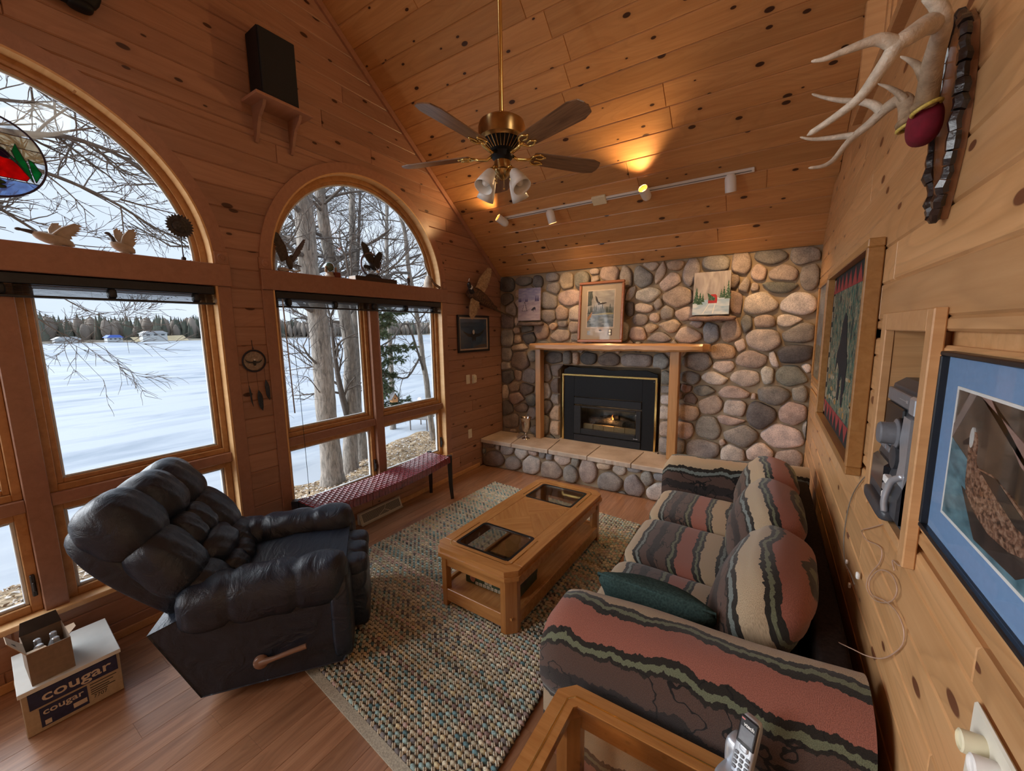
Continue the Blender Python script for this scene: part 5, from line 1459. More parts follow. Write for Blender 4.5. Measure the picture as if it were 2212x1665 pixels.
# ------------------------------------------------------------------ figurines on the window ledges
M_PORC = plain('beige_bisque', (.42, .36, .30), .6, 0, .12, 40); M_DKB = plain('dark_bronze', (.014, .015, .02), .5, 0, .35, 60); M_BRN = plain('eagle_brown', (.06, .045, .035), .7, 0, .4, 70)
def wing(root, tip, w, mat, parent, n=7, fing=5, name='wing', thick=.004, back=Vector((0, 0, -1))):
    """feathered wing blade: bowed leading edge root to tip, trailing edge of separate feather tips"""
    root, tip = Vector(root), Vector(tip); d = tip-root; L_ = d.length; u = d.normalized(); s_ = back-u*back.dot(u); s_.normalize()
    lead = [(L_*t, -.16*w*sin(pi*t)) for t in (0, .2, .4, .6, .8, .93)]
    trail = []; m_ = n+fing
    for i in range(m_):
        t = 1-i/(m_-1); prim = t > .55
        wd = w*(.30+1.05*(1-t)**.75) if prim else w*(.98-.25*(.55-t))
        wd = max(wd, w*.16); ti = t*.99
        x = L_*ti; e = w*.34 if prim else w*.12
        trail.append((x+(e*.9 if prim else 0), wd+e*.35)); trail.append((x-L_*.5/m_, wd-e*.35))
    poly = lead+[(L_, 0)]+trail+[(0, w*.30)]
    mb = MB(); k = len(poly); nr = u.cross(s_)
    cx = sum(p[0] for p in poly)/k; cy = sum(p[1] for p in poly)/k
    P = lambda p, h: root+u*p[0]+s_*p[1]+nr*(h+.10*w*sin(pi*min(1, max(0, p[0]/L_))))
    v = [P(p, 0) for p in poly]+[P((cx*.9, cy*.8), thick*2.2), P((cx*.9, cy*.8), -thick*1.2)]
    f = [(i, (i+1) % k, k) for i in range(k)]+[((i+1) % k, i, k+1) for i in range(k)]
    mb.add(v, f)
    mb.tube([root, root+d*.5-s_*(.13*w)+nr*(.1*w), tip], [w*.13, w*.10, thick*.6], 6)
    return obj(name, mb, mat, parent, smooth=True, angle=35)
LED = ZS+.0008
def goose(lab, y, s, neck, wl_, wr2, lean):
    g = thing('goose_figurine', lab, 'figurine', (-.02, y, LED), 0, 'goose figurines on the ledge')
    body = MB().tube(smoothpath([(0, .075*s, .012), (0, .04*s, .03), (0, 0, .036), (0, -.04*s, .05), (0, -.055*s, .062)], 3), [.004]+[.012+.016*sin(pi*min(1, i/11)) for i in range(1, 12)]+[.010], 10)
    body.tube([(0, .02*s, 0), (0, .0, .03)], [.022, .018], 10)
    obj('body', body, M_PORC, g, smooth=True)
    nk = smoothpath(neck, 4); obj('neck', MB().tube(nk, [lerp(.013, .006, i/(len(nk)-1)) for i in range(len(nk))], 8).ball(neck[-1], .008, .014, .008, 8, 6), plain('goose_neck_dark', (.06, .055, .06), .6), g, smooth=True)
    for tip in (wl_, wr2): wing((0, .0, .05), tip, .055, M_PORC, g, n=6, fing=4, back=Vector((0, .8, -.35)))
goose('beige goose figurine with outstretched neck on the left window ledge', -4.085, 1.1, [(0, -.045, .056), (0, -.075, .062), (0, -.105, .066)], (-.04, .02, .125), (.05, .085, .122), 0)
goose('beige goose figurine with upright wings nearer the sun ornament', -3.815, .75, [(0, -.03, .055), (0, -.035, .085), (0, -.052, .105)], (-.02, -.02, .13), (.03, .035, .138), 0)
su = thing('sun_ornament', 'dark metal sun face ornament on a thin stand, left window ledge', 'ornament', (-.02, -3.527, LED))
M_PEWTER = plain('dark_pewter', (.05, .045, .045), .45, .7, .4, 60, bmp=.5)
pts = []
for i in range(48):
    r = .075 if i % 2 == 0 else .062; pts.append((r*cos(2*pi*i/48), .212+r*sin(2*pi*i/48)))
dsc = obj('sun_disc', MB().prism(pts, 'x', -.004, .004), M_PEWTER, su)
fc = MB().ball((.006, 0, .212), .010, .042, .042, 16, 8); fc.ball((.016, 0, .208), .005, .005, .012, 8, 5)
for s in (-1, 1): fc.ball((.014, s*.016, .222), .003, .008, .004, 8, 5); fc.ball((.014, s*.02, .198), .003, .008, .007, 8, 5)
fc.tube([(.015, -.014, .190), (.017, 0, .186), (.015, .014, .190)], .003, 6); obj('sun_face', fc, M_PEWTER, su, smooth=True)
obj('stand', MB().tube([(0, 0, .01), (0, 0, .14)], .0035, 8).ball((0, 0, .014), .014, n=12, k=8), M_PEWTER, su, smooth=True)

ea = thing('eagle_figurine', 'brown eagle figurine landing with raised wings at left of the bench window ledge', 'figurine', (-.02, -2.845, LED))
obj('body', MB().tube(smoothpath([(0, .0, .028), (0, -.005, .06), (0, -.012, .10), (0, -.01, .125)], 4), [.012+.014*sin(pi*i/12) for i in range(12)]+[.008], 10).ball((0, .012, .128), .010, .016, .010, 10, 6), M_BRN, ea, smooth=True)
obj('tail', MB().tube([(0, .0, .05), (0, .055, .062), (0, .085, .058)], [.006, .016, .010], 6, flat=.3), M_BRN, ea, smooth=True)
wing((0, -.012, .10), (0, -.075, .285), .075, M_BRN, ea, n=9, fing=6, back=Vector((0, -1, -.25))); wing((0, .0, .10), (.01, .115, .27), .035, plain('eagle_wing_grey', (.09, .08, .09), .7), ea, n=7, fing=4, back=Vector((.3, .4, -.6)))
obj('branch_base', MB().tube(smoothpath([(0, -.06, .006), (0, -.02, .020), (0, .03, .014), (.01, .07, .026)], 4), .007, 8).tube([(0, .0, .016), (.035, .02, .004), (.05, .022, -.004)], .004, 6).ball((-.02, -.045, .020), .03, .045, .02, 10, 6), plain('pale_rock_base', (.40, .37, .34), .7, 0, .4, 40), ea, smooth=True)
sg = thing('snow_globe', 'small green glass globe on a figurine base, bench window ledge', 'snow globe', (-.02, -2.517, LED))
obj('base', MB().lathe([(.042, 0), (.042, .012), (.034, .02), (.032, .034), (.026, .042)], 20), M_PORC, sg, smooth=True, angle=40)
obj('globe', MB().ball((0, 0, .085), .040, n=20, k=14), plain('green_globe_glass', (.05, .10, .07), .08, 0, .2, 20, coat=1), sg, smooth=True)
obj('red_block', MB().bevbox(.0, .045, .02, .075, 0, .042, .003), plain('brick_red', (.16, .035, .025), .6), sg)
for s, y in ((1, -.038), (1, .05)): obj('little_bear', MB().ball((.01, y, .052), .013, .013, .018, 8, 6).ball((.012, y, .078), .010, n=8, k=6), plain('tan_figure', (.34, .22, .13), .7), sg, smooth=True)
bx = thing('sculpture_box', 'flat wooden box under the black eagle sculpture on the ledge', 'box', (-.03, -2.06, LED))
obj('box_body', MB().bevbox(-.045, .055, -.235, .235, 0, .038, .002), M_DARKWOOD, bx)
obj('box_label', MB().box(-.04, .05, -.2362, -.2352, .004, .034), M_CREAMP, bx)
er = thing('eagle_ring_sculpture', 'black eagle sculpture diving through a pewter ring on a wooden box', 'sculpture', (-.03, -2.085, LED+.0384))
mb = MB(); pts = [(0, .105*cos(2*pi*i/40), .118+.105*sin(2*pi*i/40)) for i in range(41)]; mb.tube(pts, .010, 8, cap=False); obj('ring', mb, plain('pewter_ring', (.16, .15, .18), .35, .8, .15), er, smooth=True)
obj('base', MB().prism([(-.10, 0), (.10, 0), (.07, .022), (.045, .03), (-.045, .03), (-.07, .022)], 'x', -.035, .035), M_DKB, er)
obj('body', MB().tube(smoothpath([(.01, -.02, .135), (.012, .0, .115), (.014, .02, .09), (.016, .045, .075)], 4), [.010, .016, .022, .026, .028, .029, .028, .026, .024, .020, .016, .013, .010], 10), M_DKB, er, smooth=True)
obj('white_head', MB().ball((.02, .055, .062), .014, .018, .014, 10, 7).tube([(.02, .068, .058), (.02, .08, .048)], [.006, .001], 6), plain('white_eagle_head', (.7, .68, .62), .5), er, smooth=True)
wing((.012, -.01, .12), (.012, -.10, .285), .085, M_DKB, er, n=9, fing=6, back=Vector((0, .9, -.5))); wing((.012, .02, .115), (.02, .085, .245), .08, M_DKB, er, n=9, fing=7, back=Vector((0, .9, -.1)))
wing((.012, -.015, .10), (.012, -.085, .105), .035, M_DKB, er, n=6, fing=5, name='tail', back=Vector((0, -.2, -1)))
obj('splash', MB().tube(smoothpath([(.0, .03, .03), (.0, .06, .035), (.0, .09, .06), (.0, .095, .09)], 4), [.008]*6+[.010]*6+[.004], 8, flat=.6), plain('pearl_wave', (.55, .54, .46), .4), er, smooth=True)
lb = thing('eagle_bust', 'tiny carved eagle bust at the right of the bench window ledge', 'figurine', (-.02, -1.637, LED))
obj('bust', MB().lathe([(.022, 0), (.022, .006), (.012, .012), (.014, .03), (.020, .05), (.016, .072), (.008, .085), (0, .088)], 12).tube([(0, -.01, .07), (0, -.03, .055)], [.007, .002], 6), plain('carved_dark_wood', (.035, .018, .014), .5, 0, .5, 60), lb, smooth=True)
obj('crest', MB().ball((0, .004, .082), .012, .010, .014, 8, 6), plain('copper_highlight', (.35, .17, .08), .4), lb, smooth=True)
dw = thing('driftwood_carving', 'pale driftwood carving with a leaning curved branch at right end of ledge', 'figurine', (-.03, -1.345, LED))
obj('stump', MB().tube(smoothpath([(0, 0, 0), (.005, -.005, .05), (0, .005, .10), (.0, .0, .135)], 3), [.055, .052, .048, .044, .04, .036, .033, .028, .022, .012], 12), plain('bleached_driftwood', (.42, .37, .31), .8, 0, .3, 30, bmp=.6), dw, smooth=True)
obj('branch', MB().tube(smoothpath([(.05, .135, .012), (.045, .06, .05), (.03, .0, .13), (.01, -.035, .23), (.0, -.045, .315)], 5), [lerp(.016, .004, i/20) for i in range(21)], 8), plain('weathered_branch', (.20, .13, .08), .8, 0, .3, 30, bmp=.5), dw, smooth=True)

# ------------------------------------------------------------------ stained glass roundel hanging in the left arch
def stained(name, col, tr=.55):
    mt = bpy.data.materials.new(name); mt.use_nodes = True; n = mt.node_tree; n.nodes.clear(); out = N(n, 'ShaderNodeOutputMaterial')
    d = N(n, 'ShaderNodeBsdfDiffuse'); t = N(n, 'ShaderNodeBsdfTransparent'); mx = N(n, 'ShaderNodeMixShader'); tc = N(n, 'ShaderNodeTexCoord'); nz = N(n, 'ShaderNodeTexNoise', Scale=25.0, Detail=4.0)
    n.links.new(tc.outputs['Object'], nz.inputs['Vector']); r = ramp(n, [(.3, tuple(c*.75 for c in col)), (.7, tuple(min(1, c*1.15) for c in col))]); n.links.new(nz.outputs['Fac'], r.inputs['Fac'])
    n.links.new(r.outputs[0], d.inputs[0]); n.links.new(r.outputs[0], t.inputs[0]); mx.inputs[0].default_value = 1-tr; n.links.new(t.outputs[0], mx.inputs[1]); n.links.new(d.outputs[0], mx.inputs[2]); n.links.new(mx.outputs[0], out.inputs[0]); return mt
G_RED, G_GRN, G_TEAL, G_BLUE, G_CRM, G_CLR, G_PUR, G_OLV = stained('red_glass', (.9, .02, .03)), stained('green_glass', (.02, .5, .20)), stained('teal_glass', (.04, .42, .32)), stained('blue_glass', (.42, .62, .95)), stained('cream_glass', (.72, .70, .60)), stained('clear_glass', (.9, .93, .95), .9), stained('purple_glass', (.05, .03, .12)), stained('olive_glass', (.13, .22, .08))
sgp = thing('stained_glass_roundel', 'round stained glass panel with red dome and green leaves hanging in the window', 'stained glass', (-.05, -4.25, 2.66))
SR = .195
Mg = frame((0, 0, 0), (0, 1, 0), (0, 0, 1))
M_LEAD = plain('lead_came', (.03, .02, .05), .5, .3)
obj('rim', MB().tube([(0, SR*cos(2*pi*i/48), SR*sin(2*pi*i/48)) for i in range(49)], .005, 8, cap=False), M_LEAD, sgp, smooth=True)
def chord(y0, y1, n=14):
    """slice of the disc between heights y0<y1"""
    R = SR-.004; a0, a1 = math.asin(max(-1, y0/R)), math.asin(min(1, y1/R))
    r = [(R*cos(lerp(a0, a1, i/n)), R*sin(lerp(a0, a1, i/n))) for i in range(n+1)]
    return r+[(-p[0], p[1]) for p in r[::-1]]
for nm, poly, mt, z in (('sky_pane', chord(.11, .191), G_CLR, 0), ('cloud_pane', chord(.055, .108), G_CRM, 0), ('cloud_pane', chord(.0, .054), G_CRM, 0), ('backdrop_pane', chord(-.105, -.001), G_CLR, 0), ('water_pane', chord(-.191, -.107), G_BLUE, 0),
                        ('dome_pane', [(-.12, -.10), (.12, -.10), (.135, -.075), (.12, -.04), (.08, -.01), (.02, .005), (-.05, .0), (-.10, -.03), (-.13, -.07)], G_RED, .004),
                        ('leaf_pane', [(.15, -.10), (.175, -.05), (.15, .0), (.135, .01), (.14, -.05)], G_GRN, .004), ('leaf_pane', [(.142, -.10), (.13, -.02), (.10, .07), (.085, .03), (.10, -.03)], G_GRN, .006),
                        ('arc_pane', [(-.1, .052), (.0, .055), (.06, .035), (.10, -.015), (.115, -.045), (.10, -.03), (.055, .02), (.0, .04), (-.1, .038)], G_TEAL, .005), ('window_pane', blob(.0, .025, .025, .018), G_PUR, .006), ('window_pane', blob(.055, .012, .024, .018, 16, -.6), G_PUR, .006),
                        ('lily_pane', blob(.0, -.125, .05, .012), G_OLV, .004), ('lily_pane', blob(-.01, -.145, .06, .012), G_OLV, .004)):
    obj(nm, MB().prism(poly, 'z', z, z+.003), mt, sgp, M=Mg)
    if z: obj('lead_line', MB().tube([(p[0], p[1], z+.003) for p in poly+[poly[0]]], .0018, 5, cap=False), M_LEAD, sgp, M=Mg)
for y in (.109, .0545, -.0005, -.106):
    hwid = sqrt(SR*SR-y*y)-.004; obj('lead_line', MB().tube([(-hwid, y, .002), (hwid, y, .002)], .002, 5), M_LEAD, sgp, M=Mg)
obj('hanging_wire', MB().tube([(0, 0, SR), (0, 0, .50)], .0012, 5), M_LEAD, sgp)

# ------------------------------------------------------------------ dreamcatcher
dc = thing('dreamcatcher', 'dark hoop dreamcatcher with eagle and three hanging feathers between the windows', 'dreamcatcher', (.016, -3.192, 1.59))
M_THREAD = plain('cream_sinew', (.36, .31, .26), .8); M_FEATH = plain('slate_feather', (.02, .03, .045), .7, 0, .4, 90)
obj('hoop', MB().tube([(0, .076*cos(2*pi*i/36), .076*sin(2*pi*i/36)) for i in range(37)], .006, 8, cap=False), plain('suede_wrap', (.018, .018, .03), .8, bmp=.5), dc, smooth=True)
mb = MB()
for r_, k in ((.072, 12), (.055, 12), (.036, 12)):
    for i in range(k):
        a, b = 2*pi*i/k+(r_*40), 2*pi*(i+1)/k+(r_*40); mb.tube([(0, r_*cos(a), r_*sin(a)), (0, r_*.72*cos((a+b)/2), r_*.72*sin((a+b)/2)), (0, r_*cos(b), r_*sin(b))], .0012, 4)
obj('web', mb, M_THREAD, dc, kind='stuff')
obj('painted_hide', MB().lathe([(.066, 0), (0, .0005)], 32, frame((-.006, 0, 0), (0, 1, 0), (0, 0, 1))), plain('tan_hide', (.36, .29, .23), .8, 0, .25, 50), dc)
eg = [(-.062, .018), (-.05, .004), (-.03, -.004), (-.012, -.004), (-.006, .004), (.006, .004), (.012, -.004), (.03, -.006), (.052, .008), (.058, .024), (.05, .0), (.035, -.014), (.012, -.014), (.006, -.034), (-.006, -.034), (-.012, -.014), (-.035, -.012), (-.055, .0)]
obj('eagle', MB().prism(eg, 'z', 0, .002), M_DKB, dc, M=frame((.004, 0, 0), (0, 1, 0), (0, 0, 1))); obj('eagle_head', MB().ball((.008, 0, .008), .004, .006, .006, 8, 6), M_PAPER, dc, smooth=True)
obj('hanger', MB().tube([(0, 0, .078), (0, -.003, .11), (0, -.004, .15)], .0025, 6).ball((0, 0, .09), .006, n=8, k=5), plain('suede_cord', (.03, .022, .03), .8), dc, smooth=True)
for y, z0, z1, w in ((-.055, -.055, -.205, .006), (.006, -.078, -.245, .018), (.062, -.05, -.175, .016)):
    obj('string', MB().tube([(0, y, z0), (.0, y+.002, z1+.02)], .0012, 5), plain('suede_string', (.05, .025, .025), .8), dc)
    pts = [Vector((.003, y+.002, z1+.03)), Vector((.004, y+.008, z1-.03)), Vector((.004, y+.010, z1-.08)), Vector((.003, y+.018, z1-.125))]
    obj('feather', MB().tube(smoothpath(pts, 4), [.002, w*.5, w*.8, w*.95, w, w, w*.95, w*.9, w*.85, w*.75, w*.6, w*.35, .001], 6, flat=.18), M_FEATH, dc, smooth=True)

# ------------------------------------------------------------------ pheasant mount, eagle picture, plates
pz = thing('pheasant_mount', 'mounted pheasant with spread wings and long barred tail in the corner', 'taxidermy', (.002, -.60, 2.24))
def feather_mat(name, c1, c2, sc, ax=(1, 1, 1)):
    return paint(name, [(.4, c1), (.6, c2)], sc, ax[0], ax[1], .75)
M_PHB = feather_mat('pheasant_body', (.03, .018, .014), (.16, .085, .045), 60); M_PHW = feather_mat('pheasant_wing', (.30, .20, .11), (.46, .34, .20), 40); M_PHT = feather_mat('pheasant_tail', (.05, .035, .02), (.17, .12, .07), 70)
cen = pz.location
def PP(px, py, x): p = at(px, py, 'x', x); return Vector((p.x, p.y, p.z))-cen
b_pts = [PP(1013, 640, .05), PP(1022, 632, .10), PP(1036, 641, .10), PP(1048, 650, .09), PP(1060, 659, .07), PP(1070, 666, .05)]
sp2 = smoothpath(b_pts, 4); obj('body', MB().tube(sp2, [.03+.045*sin(pi*min(1, (i+3)/len(sp2))) for i in range(len(sp2))], 12), M_PHB, pz, smooth=True)
hd = [PP(1018, 628, .13), PP(1014, 618, .15), PP(1013, 611, .17)]
obj('neck', MB().tube(smoothpath([PP(1022, 634, .10)]+hd, 3), [.035, .033, .030, .028, .026, .025, .024, .024, .022, .018], 10), plain('pheasant_neck', (.010, .014, .02), .4, 0, .3, 40), pz, smooth=True)
obj('neck_ring', MB().tube([PP(1016.5, 621.5, .142), PP(1015, 619, .148)], [.031, .029], 12), M_PAPER, pz, smooth=True)
obj('beak', MB().tube([PP(1013, 607, .17), PP(1014, 601, .185)], [.010, .002], 6), M_PORC, pz, smooth=True)
wing(PP(1027, 628, .09), PP(1054, 578, .10), .13, M_PHW, pz, n=10, fing=7, back=Vector((.3, .9, -.35))); wing(PP(1020, 642, .09), PP(1014, 682, .07), .13, M_PHW, pz, n=10, fing=7, back=Vector((.2, .9, .1)))
tl = [PP(1062, 660, .06), at(1085, 672, 'x', .10)-cen, Vector((.10, .50, -.29)), Vector((.20, .52, -.34))]
tl = [PP(1060, 658, .06), Vector((.07, .42, -.19)), Vector((.13, .50, -.235)), Vector((.24, .515, -.30))]
st_ = smoothpath(tl, 5)
obj('tail', MB().tube(st_, [lerp(.035, .004, (i/(len(st_)-1))**.7) for i in range(len(st_))], 8, flat=.4), M_PHT, pz, smooth=True)
obj('bar', MB().tube([PP(1048, 652, .005), PP(1040, 645, .08)], .006, 6), M_DARKWOOD, pz)

ep = thing('eagle_picture', 'black framed picture of a bald eagle gliding in blue dusk sky', 'picture', M=frame((.002, -.612, 1.748), (0, 1, 0), (0, 0, 1)))
ew, eh = .63, .455
pframe(ep, ew, eh, .026, .026, M_BLACKPL)
obj('liner', frame_ring(MB(), rrect(-ew/2+.026, ew/2-.026, -eh/2+.026, eh/2-.026, .001), rrect(-ew/2+.045, ew/2-.045, -eh/2+.045, eh/2-.045, .001), .0, .014), M_CREAMP, ep)
obj('print', MB().box(-ew/2+.02, ew/2-.02, -eh/2+.02, eh/2-.02, 0, .006), paint('dusk_blue_print', [(.3, (.020, .055, .13)), (.7, (.05, .12, .22))], 3, 1, 2.5), ep)
es = [(-.255, .055), (-.21, .02), (-.14, -.005), (-.06, -.02), (-.02, .0), (.02, .0), (.06, -.02), (.14, -.002), (.21, .03), (.258, .07), (.20, .0), (.12, -.05), (.05, -.055), (.03, -.115), (.005, -.08), (-.02, -.115), (-.04, -.06), (-.11, -.05), (-.19, .0)]
Mq = Matrix.Translation((0, .015, .006)); decal(ep, 'printed_eagle', Mq, es, plain('printed_eagle_black', (.006, .008, .014), .5), 1); decal(ep, 'printed_head', Mq, blob(0, .005, .022, .028), M_PAPER, 2); decal(ep, 'printed_rock', Mq, [(-.02, -.19), (.26, -.19), (.26, -.15), (.14, -.155), (.04, -.17)], plain('printed_rock', (.07, .06, .07), .6), 1)
obj('glazing', MB().box(-ew/2+.03, ew/2-.03, -eh/2+.03, eh/2-.03, .0145, .016), M_PICGLASS, ep)
for lab, y, z, kind in (('almond rocker switch plate on the window wall, left of the pair', -.745, 1.183, 0), ('almond thermostat switch plate on the window wall, right of the pair', -.628, 1.176, 1), ('almond outlet plate low on the window wall beside the hearth', -.737, .484, 2)):
    pl = thing('wall_plate', lab, 'wall plate', M=frame((.0006, y, z), (0, 1, 0), (0, 0, 1)), group='plates on the window wall')
    obj('plate', MB().bevbox(-.036, .036, -.057, .057, 0, .006, .002), M_ALMOND, pl)
    if kind == 0: obj('rocker', MB().bevbox(-.016, .016, -.033, .033, .005, .010, .002), M_ALMOND, pl)
    if kind == 1: obj('dial_cover', MB().bevbox(-.030, .030, -.045, .045, .005, .028, .004), M_ALMOND, pl); obj('dial', MB().lathe([(.014, 0), (.012, .012), (0, .012)], 16, frame((0, .01, .028), (1, 0, 0), (0, 1, 0))), M_CREAM, pl, smooth=True, angle=40)
    if kind == 2:
        for s in (-1, 1): obj('socket', MB().bevbox(-.015, .015, s*.020-.013, s*.020+.013, .005, .008, .003), M_ALMOND, pl)

# ------------------------------------------------------------------ goblet on the hearth
gb = at(1136, 947, 'z', HT)
go = thing('silver_goblet', 'tarnished silver goblet standing on the hearth slab', 'goblet', (gb.x, gb.y, HT+.0004))
obj('goblet', MB().lathe([(.052, 0), (.050, .006), (.030, .014), (.012, .028), (.009, .05), (.016, .062), (.010, .072), (.012, .085), (.040, .105), (.052, .15), (.058, .22), (.066, .262), (.082, .285), (.079, .285), (.062, .26), (.054, .21), (.048, .15), (.036, .112), (0, .10)], 32), M_CHROME, go, smooth=True, angle=50)

# ------------------------------------------------------------------ pictures on the stone wall
def on_stone(xc, zc, w, h, yoff, lean=0): return frame((xc, yoff, zc), (1, 0, 0), (0, sin(lean), cos(lean)))
pa = thing('winter_painting', 'small purple winter canvas with a deer, on the left stone ledge', 'painting', M=on_stone(.499, 2.112, .32, .42, -.055, radians(4)))
w_, h_ = .33, .415
obj('canvas', MB().bevbox(-w_/2, w_/2, -h_/2, h_/2, -.012, .008, .002), paint('lilac_snow_canvas', [(.3, (.30, .24, .30)), (.7, (.50, .42, .46))], 7, 1, 3), pa)
Mq = Matrix.Translation((0, 0, .008)); M_VIO = plain('violet_paint', (.07, .055, .14), .6, 0, .3, 60); M_LIL = paint('lilac_sky_paint', [(.3, (.20, .18, .32)), (.7, (.42, .38, .46))], 9, 1, 3)
decal(pa, 'painted_sky', Mq, [(-w_/2, .035), (w_/2, .06), (w_/2, h_/2), (-w_/2, h_/2)], M_LIL)
for i in range(6): decal(pa, 'painted_tree', Mq, fir((-.15, -.13, -.05, -.03, .10, .13)[i], .035, .012+.008*(i > 3), .055+.02*(i > 3)), M_VIO, 2)
decal(pa, 'painted_fir', Mq, fir(-.065, -.085, .045, .125, 4), plain('dark_violet_line', (.05, .035, .06), .6), 3); decal(pa, 'painted_snow', Mq, fir(-.065, -.08, .034, .105, 4), plain('pale_snow_paint', (.48, .40, .43), .6), 4)
decal(pa, 'painted_deer', Mq, [(.035, -.07), (.06, -.045), (.085, -.035), (.10, -.05), (.095, -.085), (.085, -.065), (.07, -.075), (.065, -.10), (.06, -.075), (.045, -.085)], plain('dark_violet_deer', (.02, .015, .03), .6), 3)
pe = thing('eagle_print', 'oak framed eagle lake print with stamps in the mat, on the mantel', 'picture', M=on_stone(1.485, 1.977, .53, .68, -.105, radians(5)))
w_, h_ = .545, .70
pframe(pe, w_, h_, .032, .028, wood('red_oak_frame', (.36, .13, .045), (.22, .07, .02), None, rough=.3, coat=.4), bev=.008)
obj('mat_board', MB().box(-w_/2+.025, w_/2-.025, -h_/2+.025, h_/2-.025, 0, .008), plain('taupe_mat', (.40, .33, .25), .85, 0, .05, 120), pe)
obj('cream_bevel', MB().box(-.172, .168, -.185, .255, .008, .0095), M_CREAMP, pe)
lx0, lx1, ly0, ly1 = -.160, .156, -.172, .243; Mq = Matrix.Translation((0, 0, .0095))
obj('print', MB().box(lx0, lx1, ly0, ly1, .0095, .0100), paint('misty_print', [(.3, (.10, .11, .10)), (.7, (.36, .36, .34))], 6, 1, 2), pe)
M_PINEP = paint('printed_forest', [(.35, (.025, .035, .03)), (.65, (.10, .12, .10))], 30, 2, .7); M_WATP = paint('printed_water', [(.35, (.07, .10, .12)), (.65, (.26, .30, .32))], 12, 1, 2.5)
decal(pe, 'printed_sky', Mq, [(lx0, .06), (lx1, .06), (lx1, ly1), (lx0, ly1)], paint('printed_cloud', [(.3, (.24, .23, .21)), (.7, (.48, .46, .42))], 7, 1, 2), 2)
decal(pe, 'printed_lake', Mq, [(lx0, ly0), (lx1, ly0), (lx1, -.03), (lx0, -.03)], M_WATP, 2)
for i in range(13):
    x = lerp(lx0+.02, lx1-.02, i/12)+rp.uniform(-.006, .006); decal(pe, 'printed_tree', Mq, fir(x, -.02, .02, rp.uniform(.06, .12), 4), M_PINEP, 3)
decal(pe, 'printed_tree', Mq, [(lx0, .07), (lx0+.05, .08), (lx0+.045, .14), (lx0+.062, .17), (lx0+.05, .23), (lx0+.06, ly1), (lx0, ly1)], M_PINEP, 4); decal(pe, 'printed_bank', Mq, [(lx0, -.06), (lx0+.06, .01), (lx0+.05, -.05), (lx0, -.11)], plain('printed_ochre', (.34, .17, .07), .6), 4)
decal(pe, 'printed_shore', Mq, [(lx0+.06, -.035), (lx1, -.03), (lx1, -.015), (.05, -.01), (lx0+.06, -.028)], plain('printed_reed', (.30, .27, .14), .6), 5)
decal(pe, 'printed_eagle', Mq, [(-.07, .19), (-.05, .17), (-.03, .12), (.0, .105), (.06, .108), (.075, .10), (.03, .088), (-.01, .085), (-.03, .08), (-.04, .10), (-.065, .14)], plain('printed_eagle_brown', (.035, .03, .028), .6), 5); decal(pe, 'printed_head', Mq, blob(.0, .11, .010, .007), M_PAPER, 6)
decal(pe, 'plaque', Matrix.Translation((0, 0, .008)), [(-.055, -.235), (.04, -.235), (.04, -.187), (-.055, -.187)], M_CREAMP, 3); decal(pe, 'plaque_mark', Matrix.Translation((0, 0, .0098)), blob(.005, -.211, .018, .010), M_GREYPL, 1)
decal(pe, 'stamp', Matrix.Translation((0, 0, .008)), [(-.155, -.265), (-.12, -.265), (-.12, -.215), (-.155, -.215)], paint('stamp_print', [(.4, (.10, .14, .2)), (.6, (.5, .5, .48))], 90, 1, 2), 2)
decal(pe, 'medal_case', Matrix.Translation((0, 0, .008)), [(.095, -.27), (.145, -.27), (.145, -.20), (.095, -.20)], plain('brown_case', (.10, .055, .03), .5), 2)
for y in (-.218, -.251): decal(pe, 'medal', Matrix.Translation((0, 0, .0092)), blob(.12, y, .013, .013), plain('gold_medal', (.75, .6, .38), .3, .5), 2)
obj('glazing', MB().box(-w_/2+.03, w_/2-.03, -h_/2+.03, h_/2-.03, .016, .0175), M_PICGLASS, pe)
pcn = thing('red_truck_painting', 'snowy canvas of a red truck carrying a tree, right stone ledge', 'painting', M=on_stone(2.628, 2.122, .33, .42, -.075, radians(4)))
w_, h_ = .333, .425; M_AURORA = paint('swirl_grey_sky', [(.3, (.22, .19, .18)), (.7, (.50, .45, .43))], 5, 2, .6, dist=1.5)
obj('canvas', MB().bevbox(-w_/2, w_/2, -h_/2, h_/2, -.014, .008, .002), M_AURORA, pcn); Mq = Matrix.Translation((0, 0, .008))
decal(pcn, 'painted_snow', Mq, [(-w_/2, -h_/2), (w_/2, -h_/2), (w_/2, -.05), (.05, -.045), (-.05, -.065), (-w_/2, -.09)], paint('blue_white_snow', [(.35, (.30, .45, .60)), (.65, (.66, .72, .76))], 7, 1, 3), 1)
M_FIRP = paint('painted_fir_green', [(.4, (.015, .06, .03)), (.6, (.06, .13, .07)), (.72, (.5, .55, .52))], 60)
for x, y, w2, h2 in ((-.135, -.10, .035, .17), (-.10, -.11, .03, .13), (-.075, -.085, .02, .09), (.15, -.06, .03, .19), (.115, -.05, .022, .12), (.09, -.05, .018, .09)): decal(pcn, 'painted_fir', Mq, fir(x, y, w2, h2, 5), M_FIRP, 2)
M_TRK = plain('truck_red_paint', (.38, .02, .02), .5); decal(pcn, 'painted_truck', Mq, [(-.025, -.10), (.055, -.10), (.058, -.06), (.052, -.025), (.04, -.012), (.0, -.012), (-.01, -.025), (-.025, -.06)], M_TRK, 2); decal(pcn, 'painted_cargo_tree', Mq, [(-.035, .005), (.04, -.05), (.03, -.075), (-.02, -.07)], M_FIRP, 3)
for s in (-1, 1): decal(pcn, 'painted_track', Mq, [(.012+s*.025, -.10), (.018+s*.025, -.10), (-.02+s*.045, -h_/2+.01), (-.03+s*.045, -h_/2+.01)], M_PAPER, 2)
